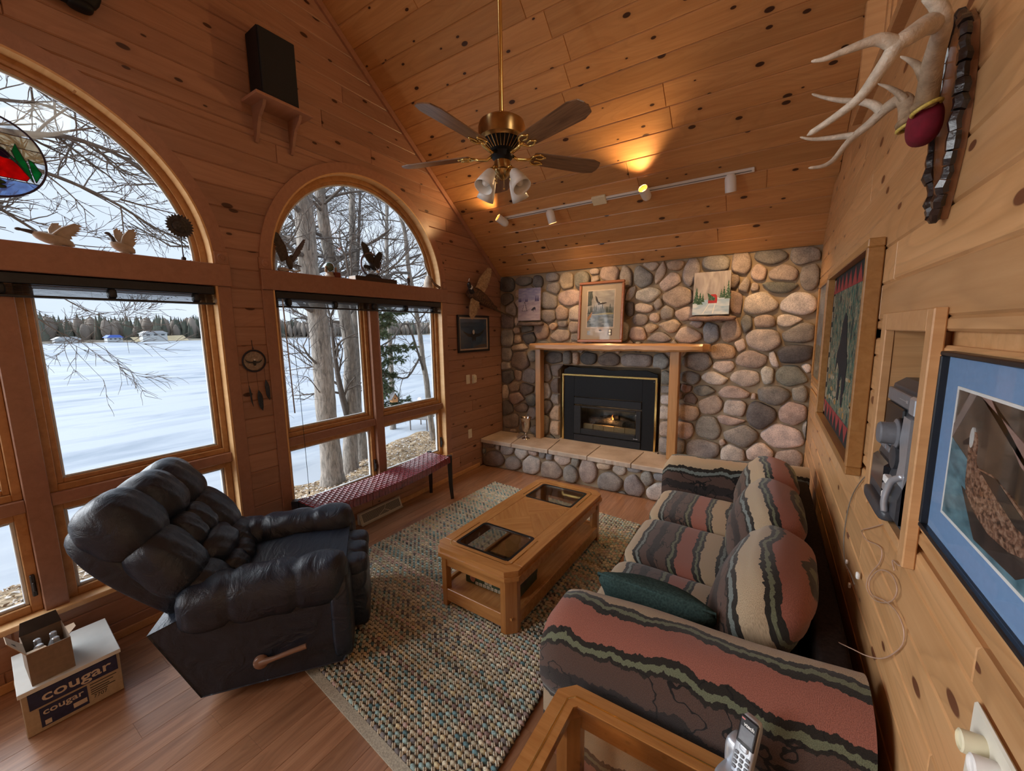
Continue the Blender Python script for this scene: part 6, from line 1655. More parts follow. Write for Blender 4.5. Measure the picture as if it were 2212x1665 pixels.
# ledge stones carrying the canvases
for xa, xb, z, yf, t in ((.31, .70, 1.883, -.11, 'w'), (2.43, 2.86, 1.893, -.135, 'r')):
    o = obj('ledge_stone', rbox(((xa+xb)/2, yf/2+.01, z-.022), ((xb-xa)/2, -yf/2, .024), 4, 8, lambda P, q: P+Vector((0, .006*sin(q.x*5), .004*sin(q.x*7)))), M_STONE, wall_back, smooth=True); o.color = (*TONE[t], 1)

# ------------------------------------------------------------------ right wall: framed pictures
def on_right(y, z, off=.002): return frame((W-off, y, z), (0, -1, 0), (0, 0, 1))
M_OAKF = wood('oak_picture_frame', (.44, .22, .07), (.32, .14, .035), None, rough=.4)
a1_ = thing('landscape_picture', 'wood framed landscape picture nearest the stone wall, pine side wall', 'picture', M=on_right(-.56, 1.725))
pframe(a1_, .62, .80, .03, .022, M_OAKF); obj('print', MB().box(-.29, .29, -.38, .38, 0, .008), paint('misty_landscape', [(.3, (.08, .09, .11)), (.7, (.26, .28, .30))], 4, 1, 2), a1_); obj('printed_shore', MB().box(-.28, .28, -.37, -.10, .008, .0088), paint('printed_shore_brown', [(.3, (.10, .08, .05)), (.7, (.30, .26, .18))], 8, 1, 3), a1_); obj('glazing', MB().box(-.28, .28, -.37, .37, .012, .0135), M_PICGLASS, a1_)
a2_ = thing('bear_tapestry', 'large oak framed woven bear tapestry with red zigzag border, pine side wall', 'picture', M=on_right(-1.875, 1.640))
w_, h_ = 1.30, .945
pframe(a2_, w_, h_, .034, .052, M_OAKF)
obj('tapestry', MB().box(-w_/2+.03, w_/2-.03, -h_/2+.03, h_/2-.03, 0, .014), paint('woven_forest', [(.0, (.018, .02, .018)), (.40, (.03, .10, .075)), (.47, (.19, .14, .075)), (.52, (.05, .12, .09)), (.57, (.30, .24, .15)), (.63, (.04, .035, .03))], 16, 1.6, .8, .95, 'CONSTANT', 4.0, .8), a2_)
Mq = Matrix.Translation((0, 0, .014)); M_TBLK = plain('tapestry_black', (.014, .013, .012), .95); M_TRED = plain('tapestry_red', (.26, .035, .03), .95); M_TTAN = plain('tapestry_tan', (.33, .27, .18), .95)
x1_, y1_ = w_/2-.034, h_/2-.034
decal(a2_, 'border_band', Mq, [(-x1_, y1_-.10), (x1_, y1_-.10), (x1_, y1_), (-x1_, y1_)], M_TBLK, 1); decal(a2_, 'border_band', Mq, [(-x1_, -y1_), (x1_, -y1_), (x1_, -y1_+.10), (-x1_, -y1_+.10)], M_TBLK, 1)
for i in range(9):
    xa = lerp(-x1_, x1_, i/9); xb = lerp(-x1_, x1_, (i+1)/9)
    decal(a2_, 'red_zigzag', Mq, [(xa, y1_-.10), (xb, y1_-.10), ((xa+xb)/2, y1_-.01)], M_TRED, 2); decal(a2_, 'red_zigzag', Mq, [(xa, -y1_+.10), ((xa+xb)/2, -y1_+.01), (xb, -y1_+.10)], M_TRED, 2)
for s in (-1, 1):
    decal(a2_, 'side_band', Mq, [(s*x1_, -y1_), (s*(x1_-.07), -y1_), (s*(x1_-.07), y1_), (s*x1_, y1_)][::s], M_TBLK, 1)
    for i in range(9):
        y = lerp(-y1_+.02, y1_-.08, i/8); xo = s*(x1_-.012-.02*(i % 2)); decal(a2_, 'log_block', Mq, [(min(xo, xo-s*.04), y), (max(xo, xo-s*.04), y), (max(xo, xo-s*.04), y+.065), (min(xo, xo-s*.04), y+.065)], M_TTAN, 2)
bear = [(-.10, .16), (-.04, .21), (.02, .19), (.05, .14), (.10, .02), (.15, -.05), (.14, -.16), (.10, -.28), (.05, -.27), (.04, -.14), (-.02, -.12), (-.03, -.26), (-.09, -.27), (-.10, -.10), (-.18, -.06), (-.24, -.12), (-.22, -.02), (-.15, .04)]
decal(a2_, 'woven_bear', Mq, bear, plain('bear_black', (.012, .012, .014), .95), 3)
for i in range(26):
    x, y = rp.uniform(-.5, .5), rp.uniform(-.33, -.12); decal(a2_, 'woven_stone', Mq, blob(x, y, rp.uniform(.02, .05), rp.uniform(.008, .018), 8), (M_TTAN, plain('tapestry_gold', (.30, .18, .06), .95))[i % 2] if i < 2 else (M_TTAN if i % 2 else bpy.data.materials['tapestry_gold']), 2)
dp = thing('duck_print', 'black framed photo of a duck in a bright blue mat on the pine wall', 'picture', M=on_right(-3.625, 1.515))
w_, h_ = .585, .415
pframe(dp, w_, h_, .010, .024, M_BLACKPL, bev=.002)
obj('mat_board', MB().box(-w_/2+.008, w_/2-.008, -h_/2+.008, h_/2-.008, 0, .010), plain('blue_mat_board', (.19, .34, .58), .55, 0, .04, 80), dp)
px_, py_ = w_/2-.085, h_/2-.075
obj('white_bevel', frame_ring(MB(), rrect(-px_-.006, px_+.006, -py_-.006, py_+.006, .0005), rrect(-px_, px_, -py_, py_, .0005), .010, .0118), M_PAPER, dp)
obj('photo', MB().box(-px_, px_, -py_, py_, .010, .0106), paint('dark_water_photo', [(.30, (.02, .017, .015)), (.52, (.08, .06, .045)), (.75, (.22, .16, .12))], 7, 1, 1.2, .3), dp)
Mq = Matrix.Translation((0, 0, .0106)); M_TEALW = paint('teal_water_print', [(.3, (.02, .09, .13)), (.7, (.16, .33, .40))], 16, 1, 2.5, .3)
decal(dp, 'printed_water', Mq, [(-px_, -py_), (px_, -py_), (px_, -.05), (.05, -.01), (-.10, .0), (-px_, .03)], M_TEALW, 1)
decal(dp, 'printed_reflection', Mq, [(-.13, -.05), (-.02, -.06), (.12, -.07), (.20, -.05), (.10, -.12), (-.05, -.125)], paint('dark_reflection', [(.3, (.01, .01, .01)), (.7, (.05, .035, .03))], 20, 1, 1, .3), 2)
decal(dp, 'printed_branch', Mq, [(-.10, py_), (-.06, py_), (.06, .05), (.20, -.01), (.20, .02), (.06, .085)], plain('printed_pink_branch', (.30, .19, .16), .5), 2); decal(dp, 'printed_branch', Mq, [(-px_, .06), (-.15, py_), (-.12, py_), (-px_, .03)], plain('printed_grey_branch', (.24, .19, .17), .5), 2)
M_DUCK = paint('speckled_duck', [(.35, (.05, .025, .015)), (.5, (.20, .10, .06)), (.65, (.34, .22, .15))], 90, 1, 1.4, .5)
decal(dp, 'printed_duck', Mq, [(-.115, -.035), (-.105, -.055), (-.06, -.078), (.0, -.092), (.07, -.09), (.13, -.075), (.19, -.05), (.15, -.035), (.05, -.005), (-.02, .008), (-.075, .004), (-.085, .012), (-.09, .05), (-.10, .065), (-.118, .064), (-.125, .04), (-.118, .0)], M_DUCK, 3)
decal(dp, 'printed_wing', Mq, [(-.06, .002), (.0, .006), (.08, -.02), (.17, -.045), (.08, -.045), (.0, -.02)], plain('printed_wing_dark', (.03, .022, .018), .5), 4); decal(dp, 'printed_crown', Mq, blob(-.112, .052, .009, .020), plain('printed_crown_white', (.55, .56, .54), .5), 4); decal(dp, 'printed_bill', Mq, [(-.122, .05), (-.122, .036), (-.145, .030), (-.148, .036)], M_BLACKPL, 4); decal(dp, 'printed_tail', Mq, blob(.15, -.062, .012, .012), M_PAPER, 4)
obj('glazing', MB().box(-w_/2+.012, w_/2-.012, -h_/2+.012, h_/2-.012, .0165, .018), M_PICGLASS, dp)

# ------------------------------------------------------------------ wall niche with stereo
ni = MB(); d_ = .34
NY0 += .0015; NY1 -= .0015; NZ1 -= .0015; NZ0 += .0005
ni.add([(W+.0, NY0, NZ0), (W, NY1, NZ0), (W, NY1, NZ1), (W, NY0, NZ1), (W+d_, NY0, NZ0), (W+d_, NY1, NZ0), (W+d_, NY1, NZ1), (W+d_, NY0, NZ1)], [(4, 5, 6, 7), (0, 1, 5, 4), (1, 2, 6, 5), (2, 3, 7, 6), (3, 0, 4, 7)])
obj('niche_lining', ni, M_PANEL, wall_right, fix=False)
nt_ = [('niche_trim', NY1-.002, NY1+.058, NZ0-.05, NZ1+.058), ('niche_trim', NY0-.045, NY0+.002, NZ0-.05, NZ1+.058), ('niche_trim', NY0, NY1, NZ1, NZ1+.058), ('niche_trim', NY0, NY1, NZ0-.025, NZ0)]
for nm, a, b, c, d in nt_: obj(nm, MB().bevbox(W-.026, W-.0005, a, b, c, d, .003), M_TRIM, wall_right)
st = thing('stereo', 'charcoal and silver mini stereo system set into the pine wall niche', 'stereo', M=frame((W+.004, -2.985, NZ0+.0008), (0, -1, 0), (0, 0, 1)))
# local x right (-y), y up, z out of the wall
sw_, shh = .165, .405
prof = [(-.26, 0), (.010, 0), (.030, .03), (.030, .09), (.012, .17), (.006, .30), (-.004, .385), (-.03, shh), (-.26, shh)]
mb = MB(); n_ = len(prof)
for x in (-sw_, sw_):
    for z, y in prof: mb.v.append((x, y, z))
for j in range(n_): mb.f.append((j, (j+1) % n_, n_+(j+1) % n_, n_+j))
mb.f += [tuple(range(n_-1, -1, -1)), tuple(n_+j for j in range(n_))]
obj('body', mb, M_DKGREY, st)
obj('disc_drawer', MB().bevbox(-.15, .10, .335, .375, -.01, .012, .003), M_GREYPL, st); obj('drawer_corner', MB().bevbox(.102, .16, .325, .378, -.01, .016, .006), M_SILVER, st)
obj('display', MB().bevbox(-.155, .04, .255, .328, -.006, .012, .004), M_BLACKPL, st)
obj('volume_knob', MB().lathe([(.044, 0), (.044, .01), (.034, .014), (.032, .045), (.028, .049), (0, .05)], 28, frame((.035, .255, .012), (1, 0, 0), (0, 1, 0))), M_GREYPL, st, smooth=True, angle=40)
obj('knob_ring', MB().tube([(.035+.045*cos(2*pi*i/28), .255+.045*sin(2*pi*i/28), .016) for i in range(29)], .004, 6, cap=False), M_BLACKPL, st, smooth=True)
obj('side_panel', MB().prism([(.095, .02), (.165, .02), (.165, .32), (.10, .32), (.085, .25), (.105, .19), (.085, .12)], 'z', .0, .022), M_SILVER, st)
for i in range(2):
    for j in range(3): obj('button', MB().bevbox(-.145+j*.045, -.105+j*.045, .205-i*.024, .223-i*.024, .0, .022, .003), M_GREYPL, st)
obj('control_pad', MB().lathe([(.036, 0), (.036, .014), (.02, .018), (0, .018)], 24, frame((.04, .185, .010), (1, 0, 0), (0, 1, 0))), M_DKGREY, st, smooth=True, angle=40)
obj('cassette_door', MB().bevbox(-.15, .02, .06, .155, .0, .034, .01), plain('smoked_door', (.012, .012, .014), .12, coat=.6), st)
for i in range(3): obj('deck_key', MB().bevbox(.03, .075, .105-i*.026, .127-i*.026, .0, .038, .003), M_PAPER if i != 1 else M_SILVER, st)
obj('deck_curve', MB().tube(smoothpath([(.155, .16, .02), (.115, .13, .035), (.098, .07, .042), (.095, .03, .038)], 5), .009, 8), M_SILVER, st, smooth=True)
obj('front_ledge', rbox((-.02, .02, .03), (.13, .02, .022), 5, 6), M_DKGREY, st, smooth=True)
obj('printed_mark', MB().box(-.01, .055, .3545, .3565, .012, .0126).box(.058, .075, .351, .360, .012, .0126), M_SILVER, st)

# ------------------------------------------------------------------ loose wires and dimmer plate
M_WIRE = plain('clear_speaker_wire', (.50, .33, .24), .35, 0, .1); M_WIREG = plain('grey_wire', (.22, .19, .16), .5)
def wire(pts, r, mat, lab, name='speaker_wire', cat='wire', plugs=()):
    P = [at(px, py, 'x', W-o_) for px, py, o_ in pts]; o = P[0].copy(); t = thing(name, lab, cat, o)
    s = smoothpath([p-o for p in P], 5); obj('strand', MB().tube(s, r, 6), mat, t, smooth=True)
    for (px, py, off, sz) in plugs:
        p = at(px, py, 'x', W-off)-o; obj('plug', rbox(p, (sz*.6, sz, sz*1.3), 4, 4), M_PAPER, t, smooth=True)
    return t
wire([(1896, 1014, .012), (1868, 1030, .008), (1845, 1062, .006), (1832, 1100, .006), (1824, 1150, .006), (1823, 1188, .006), (1826, 1215, .01), (1838, 1240, .01), (1846, 1262, .012)], .0022, M_WIREG, 'thin grey wire with white plugs hanging from the stereo', plugs=((1829, 1213, .01, .007), (1853, 1243, .012, .010), (1835, 1264, .012, .008)))
lp = [(1972, 1112, .006), (1925, 1127, .006), (1880, 1140, .006), (1862, 1146, .006), (1872, 1166, .006), (1902, 1182, .006), (1902, 1212, .006), (1880, 1240, .01), (1872, 1268, .01), (1890, 1296, .01), (1922, 1300, .01), (1938, 1275, .01), (1925, 1240, .01), (1898, 1232, .012), (1878, 1256, .012), (1884, 1284, .012), (1912, 1298, .012), (1934, 1318, .01), (1950, 1350, .008), (1952, 1385, .006), (1935, 1408, .006), (1905, 1422, .012), (1872, 1416, .03), (1842, 1402, .05), (1800, 1382, .09)]
wire(lp, .0018, M_WIRE, 'tangled clear speaker wire looping over the pine wall behind the sofa')
wire([(1968, 1118, .008), (1955, 1135, .008), (1950, 1165, .008), (1958, 1200, .008), (1945, 1222, .008), (1928, 1210, .008), (1932, 1232, .008)], .0018, M_WIRE, 'short clear wire loop hanging below the niche trim')
wp_ = thing('dimmer_plate', 'cream wall plate with two round dimmer knobs, lower right pine wall', 'wall plate', M=on_right(-3.735, 1.045, .0006))
obj('plate', MB().bevbox(-.085, .085, -.082, .082, 0, .008, .004), M_ALMOND, wp_)
for x, y, mt in ((-.035, .030, M_CREAM), (-.005, .018, M_PAPER)):
    pass
k1 = at(2086, 1602, 'x', W-.03); k2 = at(2112, 1658, 'x', W-.03)
for kk, mt in ((k1, M_CREAM), (k2, M_WHITE)):
    lx = -(kk.y+3.735); ly = kk.z-1.045
    obj('knob', MB().lathe([(.017, .002), (.0185, .012), (.0175, .036), (.0145, .038), (.0135, .0345), (0, .0345)], 28, Matrix.Translation((lx, ly, .0))), mt, wp_, smooth=True, angle=40)

# ------------------------------------------------------------------ deer antlers on a bark edged plaque
an = thing('antler_mount', 'whitetail deer antlers on a red velvet cap and bark edged wooden plaque', 'antlers', M=Matrix.Translation((W, -3.155, 2.26)))
AO = Vector((W, -3.155, 2.26))
pl_ = [(-.02, .235), (.03, .245), (.085, .20), (.115, .10), (.118, .0), (.10, -.08), (.055, -.16), (.02, -.215), (-.01, -.222), (-.05, -.165), (-.095, -.08), (-.11, .0), (-.105, .10), (-.075, .19)]
# plaque polygon in (y,z)
obj('plaque', MB().prism([(p[0]*.72, p[1]) for p in pl_], 'x', -.022, -.0008), wood('plaque_oak', (.22, .085, .03), (.12, .04, .014), None, ax=2, rough=.25, coat=.5), an)
mb = MB(); q_ = [Vector((-.024, p[0]*.74, p[1])) for p in pl_]
rb = random.Random(12)
for i in range(len(q_)):
    a, b = q_[i], q_[(i+1) % len(q_)]; kk = max(1, int((b-a).length/.03))
    for j in range(kk):
        c0 = a.lerp(b, j/kk); c1 = a.lerp(b, (j+.93)/kk); r = rb.uniform(.010, .016)
        mb.tube([c0, (c0+c1)/2+Vector((rb.uniform(-.004, .004), 0, 0)), c1], [r*.9, r, r*.85], 6)
obj('bark_edge', mb, plain('glossy_bark', (.016, .010, .009), .3, 0, .5, 60, bmp=.8, coat=.4), an, kind='stuff')
obj('velvet_cap', rbox(Vector(at(1996, 268, 'y', -3.155))-AO, (.032, .052, .048), 2.4, 10), plain('crimson_velvet', (.17, .004, .018), .9, 0, .2, 60), an, smooth=True)
def antler_mat():
    mt, n, b, out = nt('antler_bone'); tc = N(n, 'ShaderNodeTexCoord'); at_ = N(n, 'ShaderNodeAttribute', attribute_name='tint'); mp = N(n, 'ShaderNodeMapping'); mp.inputs['Scale'].default_value = (14, 14, 14)
    nz = N(n, 'ShaderNodeTexNoise', Scale=4.0, Detail=5.0); n.links.new(tc.outputs['Object'], mp.inputs[0]); n.links.new(mp.outputs[0], nz.inputs['Vector'])
    r = ramp(n, [(.3, (.75, .72, .68)), (.7, (1.15, 1.12, 1.08))]); n.links.new(nz.outputs['Fac'], r.inputs['Fac']); n.links.new(mixc(n, 'MULTIPLY', 1.0, at_.outputs['Color'], r.outputs[0]), b.inputs['Base Color'])
    n2 = N(n, 'ShaderNodeTexNoise', Scale=190.0, Detail=3.0); n.links.new(tc.outputs['Object'], n2.inputs['Vector']); bump(n, b, n2.outputs['Fac'], .5, .004); b.inputs['Roughness'].default_value = .5; return mt
M_ANTLER = antler_mat()
def horn(parts):
    mb = MB(); cols = []
    for pts, r0, r1, dk in parts:
        P = smoothpath([at(1650+c[0]/3.329, c[1]/3.329, 'y', c[2])-AO for c in pts], 6); n = len(P); o = len(mb.v)
        rs_ = [lerp(r0, r1, (i/(n-1))**.9) for i in range(n)]; rs_[-1] = .0012
        mb.tube(P, rs_, 12)
        for i in range(n):
            t = i/(n-1)*(1-dk)+dk*0 if False else i/(n-1); k = max(0, dk-t*1.2)
            c = (lerp(.60, .30, k), lerp(.52, .20, k), lerp(.42, .11, k), 1); cols += [c]*12
    o = obj('antler', mb, M_ANTLER, an, smooth=True, angle=75, fix=False)
    ca = o.data.color_attributes.new('tint', 'FLOAT_COLOR', 'POINT'); ca.data.foreach_set('color', [x for c in cols for x in c]); return o
# near antler (towards the camera), then the far one; points in a 3.329x crop with their world y
horn([([(1165, 745, -3.20), (1190, 600, -3.235), (1215, 450, -3.27), (1255, 300, -3.31), (1285, 180, -3.345), (1265, 60, -3.37), (1170, -60, -3.39)], .0225, .0125, 1.0),
      ([(1270, 150, -3.34), (1170, 180, -3.37), (1060, 250, -3.40), (960, 320, -3.41), (880, 440, -3.405), (790, 570, -3.395), (680, 710, -3.37), (500, 850, -3.34), (310, 975, -3.31)], .0215, .0065, .35),
      ([(950, 320, -3.41), (850, 285, -3.42), (760, 300, -3.425), (600, 360, -3.43), (450, 420, -3.43), (340, 442, -3.43)], .0150, .003, .0),
      ([(1160, 560, -3.245), (1110, 480, -3.25), (1050, 435, -3.26), (980, 405, -3.265)], .0120, .002, 1.0)])
horn([([(1040, 880, -3.115), (1035, 790, -3.09), (1010, 720, -3.07), (960, 725, -3.04), (860, 795, -3.00), (760, 890, -2.98), (660, 970, -2.97), (590, 1040, -2.975), (500, 1150, -2.99), (420, 1195, -3.0), (320, 1208, -3.01)], .0215, .004, .8),
      ([(1030, 740, -3.085), (980, 680, -3.09), (900, 630, -3.10), (820, 602, -3.105)], .0120, .002, 1.0),
      ([(850, 800, -3.0), (780, 750, -2.99), (680, 730, -2.98), (540, 720, -2.975), (430, 700, -2.97), (345, 675, -2.97)], .0130, .003, .0),
      ([(650, 975, -2.97), (580, 980, -2.96), (450, 995, -2.955), (340, 1000, -2.955), (260, 985, -2.955)], .0110, .003, .0)])
for c, yy in (((1160, 755), -3.20), ((1045, 880), -3.115)):
    p = at(1650+c[0]/3.329, c[1]/3.329, 'y', yy)-AO
    ax_ = Vector((-.35, 0, .9)).normalized(); Mx = frame(p-ax_*.004, ax_.orthogonal(), ax_.cross(ax_.orthogonal()), ax_)
    obj('burr', MB().lathe([(.020, 0), (.027, .004), (.027, .012), (.022, .017)], 16, Mx), plain('antler_burr', (.30, .20, .11), .7, 0, .3, 80, bmp=.8), an, smooth=True)
    obj('gold_cord', MB().tube([tuple(Mx @ Vector((.026*cos(2*pi*i/20), .026*sin(2*pi*i/20), -.004))) for i in range(21)], .0048, 6, cap=False), plain('gold_braid', (.60, .46, .10), .5, 0, .3, 200), an, smooth=True)

# ------------------------------------------------------------------ loft railing
lr = thing('loft_railing', 'pine loft railing with square balusters above the side wall', 'railing', (W+.07, -1.46, LOFTZ+.0305))
for i in range(14):
    y = -.16-i*.135; hgt = .86 if (ZC-SL*(-1.46+y)) > LOFTZ+1.0 else .5
    obj('baluster', MB().bevbox(-.018, .018, y-.018, y+.018, 0, .86, .003), M_TRIM, lr)
obj('handrail', MB().bevbox(-.035, .035, -2.2, -.02, .86, .90, .008), M_TRIM, lr)
# ------------------------------------------------------------------ outdoors: frozen lake, bank, trees
LAKE = -1.5
def lake_mat():
    mt, n, b, out = nt('lake_ice_and_snow'); tc = N(n, 'ShaderNodeTexCoord'); mp = N(n, 'ShaderNodeMapping'); mp.inputs['Scale'].default_value = (.55, .16, 1); n.links.new(tc.outputs['Object'], mp.inputs[0])
    n1 = N(n, 'ShaderNodeTexNoise', Scale=1.0, Detail=8.0, Roughness=.62, Distortion=.6); n.links.new(mp.outputs[0], n1.inputs['Vector'])
    mp2 = N(n, 'ShaderNodeMapping'); mp2.inputs['Scale'].default_value = (.035, .012, 1); n.links.new(tc.outputs['Object'], mp2.inputs[0]); n2 = N(n, 'ShaderNodeTexNoise', Scale=1.0, Detail=5.0); n.links.new(mp2.outputs[0], n2.inputs['Vector'])
    f = math_(n, 'ADD', math_(n, 'MULTIPLY', n1.outputs['Fac'], .6), math_(n, 'MULTIPLY', n2.outputs['Fac'], .4))
    r = ramp(n, [(.40, (.17, .21, .26)), (.48, (.265, .30, .35)), (.56, (.34, .37, .41))]); n.links.new(f, r.inputs['Fac']); n.links.new(r.outputs[0], b.inputs['Base Color']); b.inputs['Roughness'].default_value = .8; b.inputs['Specular IOR Level'].default_value = .2
    return mt
lk = obj('frozen_lake', MB().add([(-4.4, -700, LAKE), (-4.4, 700, LAKE), (-420, 700, LAKE), (-420, -700, LAKE)], [(0, 1, 2, 3)]), lake_mat()); lk['kind'] = 'structure'
def shore_x(y): return -5.05-.27*max(0, y+.4)+.12*sin(y*1.7)+.08*sin(y*4.1)
def gz(x, y):
    sx = shore_x(y); t = min(1.4, max(0, (x-0)/sx)); return lerp(-.62, LAKE+.02, t**1.15)-.5*max(0, t-1)+.03*sin(x*3.1+y*2.3)+.02*sin(y*6+x*5)
def ground_mat():
    mt, n, b, out = nt('leaf_littered_ground'); tc = N(n, 'ShaderNodeTexCoord')
    n1 = N(n, 'ShaderNodeTexNoise', Scale=2.2, Detail=6.0, Roughness=.65); n2 = N(n, 'ShaderNodeTexVoronoi', Scale=16.0)
    for x in (n1, n2): n.links.new(tc.outputs['Object'], x.inputs['Vector'])
    r = ramp(n, [(.32, (.10, .065, .035)), (.52, (.22, .155, .085)), (.70, (.34, .26, .17))]); n.links.new(n1.outputs['Fac'], r.inputs['Fac'])
    r2 = ramp(n, [(.0, (.6, .6, .6)), (.6, (1.3, 1.3, 1.3))]); n.links.new(n2.outputs['Distance'], r2.inputs['Fac'])
    n.links.new(mixc(n, 'MULTIPLY', .8, r.outputs[0], r2.outputs[0]), b.inputs['Base Color']); b.inputs['Roughness'].default_value = .95; bump(n, b, n2.outputs['Distance'], .6, .03); return mt
mb = MB(); nu_, nv_ = 60, 150
mb.grid(lambda u, v: (lambda y: (lambda x: (x, y, gz(x, y)))(lerp(-.17, shore_x(y)*1.25, u)))(lerp(-16, 18, v)), nu_, nv_)
gr = obj('lake_bank', mb, ground_mat(), smooth=True); gr['kind'] = 'structure'
# fallen leaves
mb = MB(); cols = []; rl = random.Random(3)
for i in range(15000):
    y = rl.uniform(-8, 9); x = rl.uniform(-1.2, shore_x(y)*.98); z = gz(x, y)+.012; a = rl.uniform(0, 6.28); s = rl.uniform(.02, .05); t1, t2 = rl.uniform(-.5, .5), rl.uniform(-.5, .5)
    dx, dy = cos(a)*s, sin(a)*s; o = len(mb.v)
    mb.v += [(x+dx, y+dy, z+t1*s), (x-dy*.5, y+dx*.5, z+.010), (x-dx, y-dy, z+t2*s), (x+dy*.5, y-dx*.5, z+.014)]; mb.f.append((o, o+1, o+2, o+3))
    c = rl.choice([(.34, .25, .16), (.22, .14, .07), (.52, .47, .42), (.42, .33, .24), (.62, .60, .58), (.15, .09, .05)]); cols += [(*c, 1)]*4
lf = obj('fallen_leaves', mb, attr_mat('dry_leaves', .9, False), kind='stuff', fix=False); lf['label'] = 'dry fallen leaves scattered over the lake bank'; lf['category'] = 'leaves'
ca = lf.data.color_attributes.new('tint', 'FLOAT_COLOR', 'POINT'); ca.data.foreach_set('color', [x for c in cols for x in c])

def bark_mat(name, c1, c2):
    mt, n, b, out = nt(name); tc = N(n, 'ShaderNodeTexCoord'); mp = N(n, 'ShaderNodeMapping'); mp.inputs['Scale'].default_value = (1, 1, .22); n.links.new(tc.outputs['Object'], mp.inputs[0])
    nz = N(n, 'ShaderNodeTexNoise', Scale=22.0, Detail=7.0, Roughness=.7, Distortion=.5); n.links.new(mp.outputs[0], nz.inputs['Vector'])
    r = ramp(n, [(.34, c1), (.62, c2)]); n.links.new(nz.outputs['Fac'], r.inputs['Fac']); n.links.new(r.outputs[0], b.inputs['Base Color']); b.inputs['Roughness'].default_value = .9; bump(n, b, nz.outputs['Fac'], .9, .03); return mt
M_BARKT = bark_mat('grey_tree_bark', (.10, .088, .076), (.33, .29, .25)); M_TWIG = plain('bare_twigs', (.10, .085, .075), .9, 0, .2, 20)
def grow(mb, p, d, L_, r, depth, rnd, droop=.0, spread=.75):
    n = 5; pts = [p.copy()]; q = p.copy(); dd = d.normalized()
    for i in range(n):
        dd = (dd+Vector((rnd.uniform(-1, 1), rnd.uniform(-1, 1), rnd.uniform(-1, 1)+droop))*.17).normalized(); q = q+dd*(L_/n); pts.append(q.copy())
    mb.tube(pts, [lerp(r, r*.45, i/n) for i in range(n+1)], 5 if depth > 1 else 4, cap=False)
    if depth <= 0: return
    for k in range(rnd.randint(3, 5)):
        i = rnd.randint(1, n); t = (pts[i]-pts[i-1]).normalized(); s = Vector((rnd.uniform(-1, 1), rnd.uniform(-1, 1), rnd.uniform(-.6, 1))); s = (s-t*s.dot(t)).normalized()
        grow(mb, pts[i], (t+s*spread*rnd.uniform(.6, 1.3)), L_*rnd.uniform(.42, .68), max(r*.48, .003), depth-1, rnd, droop, spread)
def tree(lab, xb, path, rad, limbs, seed, group='bare trees on the lake bank', extra=(), up=None, nrand=10, tscale=1.0, lmin=.8, lmax=1.7, name='bare_tree'):
    rnd = random.Random(seed); P = [at(px, py, 'x', xb+dx) for px, py, dx in path]; P[0].z = min(P[0].z, gz(P[0].x, P[0].y))-.05
    if up: P.append(P[-1]+Vector(up))
    base = P[0].copy(); t = thing(name, lab, 'tree', base, 0, group)
    pts = smoothpath([p-base for p in P], 4); n = len(pts); R_ = [lerp(rad[0], rad[1], i/(n-1))*(1+.35*exp(-i/1.6))*(1+.03*sin(i*2.3)) for i in range(n)]
    obj('trunk', MB().tube(pts, R_, 14), M_BARKT, t, smooth=True)
    mb = MB()
    for lp_, r0 in limbs:
        Q = smoothpath([at(px, py, 'x', xb+dx)-base for px, py, dx in lp_], 3); m_ = len(Q); mb.tube(Q, [lerp(r0, r0*.35, i/(m_-1)) for i in range(m_)], 6)
        for i in range(1, m_):
            for _ in range(1):
                tt = (Q[i]-Q[i-1]).normalized(); s = Vector((rnd.uniform(-1, 1), rnd.uniform(-1, 1), rnd.uniform(-.9, .9))); grow(mb, Q[i], tt*.8+s*.8, rnd.uniform(.4, 1.0)*tscale, r0*.34, 2, rnd)
    for k in range(nrand):
        i = rnd.randint(int(n*.45), n-1); a = rnd.uniform(0, 6.28); grow(mb, pts[i], Vector((cos(a), sin(a), rnd.uniform(.1, .9))), rnd.uniform(lmin, lmax), R_[i]*.32, 3, rnd)
    if mb.v: obj('branches', mb, M_TWIG, t, smooth=True, kind='stuff', fix=False)
    return t
XA = -4.3
tree('thick grey bare tree trunk nearest the bench window, left of the group', XA, [(719, 1042, 0), (715, 982, 0), (705, 895, 0), (697, 780, 0), (685, 676, 0), (668, 590, 0), (661, 503, 0), (656, 445, 0), (653, 390, 0), (651, 330, 0)], (.205, .15),
     [([(684, 560, 0), (640, 545, .1), (610, 520, .2), (585, 505, .3)], .05), ([(660, 470, 0), (630, 440, .1), (612, 410, .2), (590, 390, .3)], .05), ([(700, 800, 0), (668, 770, .1), (655, 748, .1)], .03), ([(700, 860, 0), (665, 815, .3), (650, 822, .4)], .012)], 5, nrand=12)
tree('forked bare tree trunk in the middle of the bench window', -4.9, [(757, 1030, 0), (757, 953, 0), (758, 890, 0), (757, 809, 0), (757, 762, 0), (744, 676, 0), (725, 600, 0), (708, 532, 0), (697, 460, 0), (690, 400, 0), (684, 340, 0)], (.165, .10),
     [([(750, 895, 0), (738, 850, .1), (728, 800, .1), (720, 740, .2), (715, 690, .2)], .085), ([(745, 690, 0), (790, 640, -.2), (830, 600, -.3), (880, 540, -.4)], .03)], 8, nrand=10)
tree('slim twin stemmed bare tree rising behind the forked trunk', -5.6, [(785, 1004, 0), (777, 940, 0), (769, 880, 0), (767, 760, 0), (765, 670, 0), (763, 590, 0), (761, 500, 0), (760, 400, 0), (760, 320, 0)], (.17, .05),
     [([(766, 640, 0), (773, 560, 0), (776, 480, 0), (778, 400, 0), (779, 330, 0)], .055), ([(764, 545, 0), (720, 560, .2), (690, 555, .3), (650, 560, .4)], .03)], 12, nrand=9)
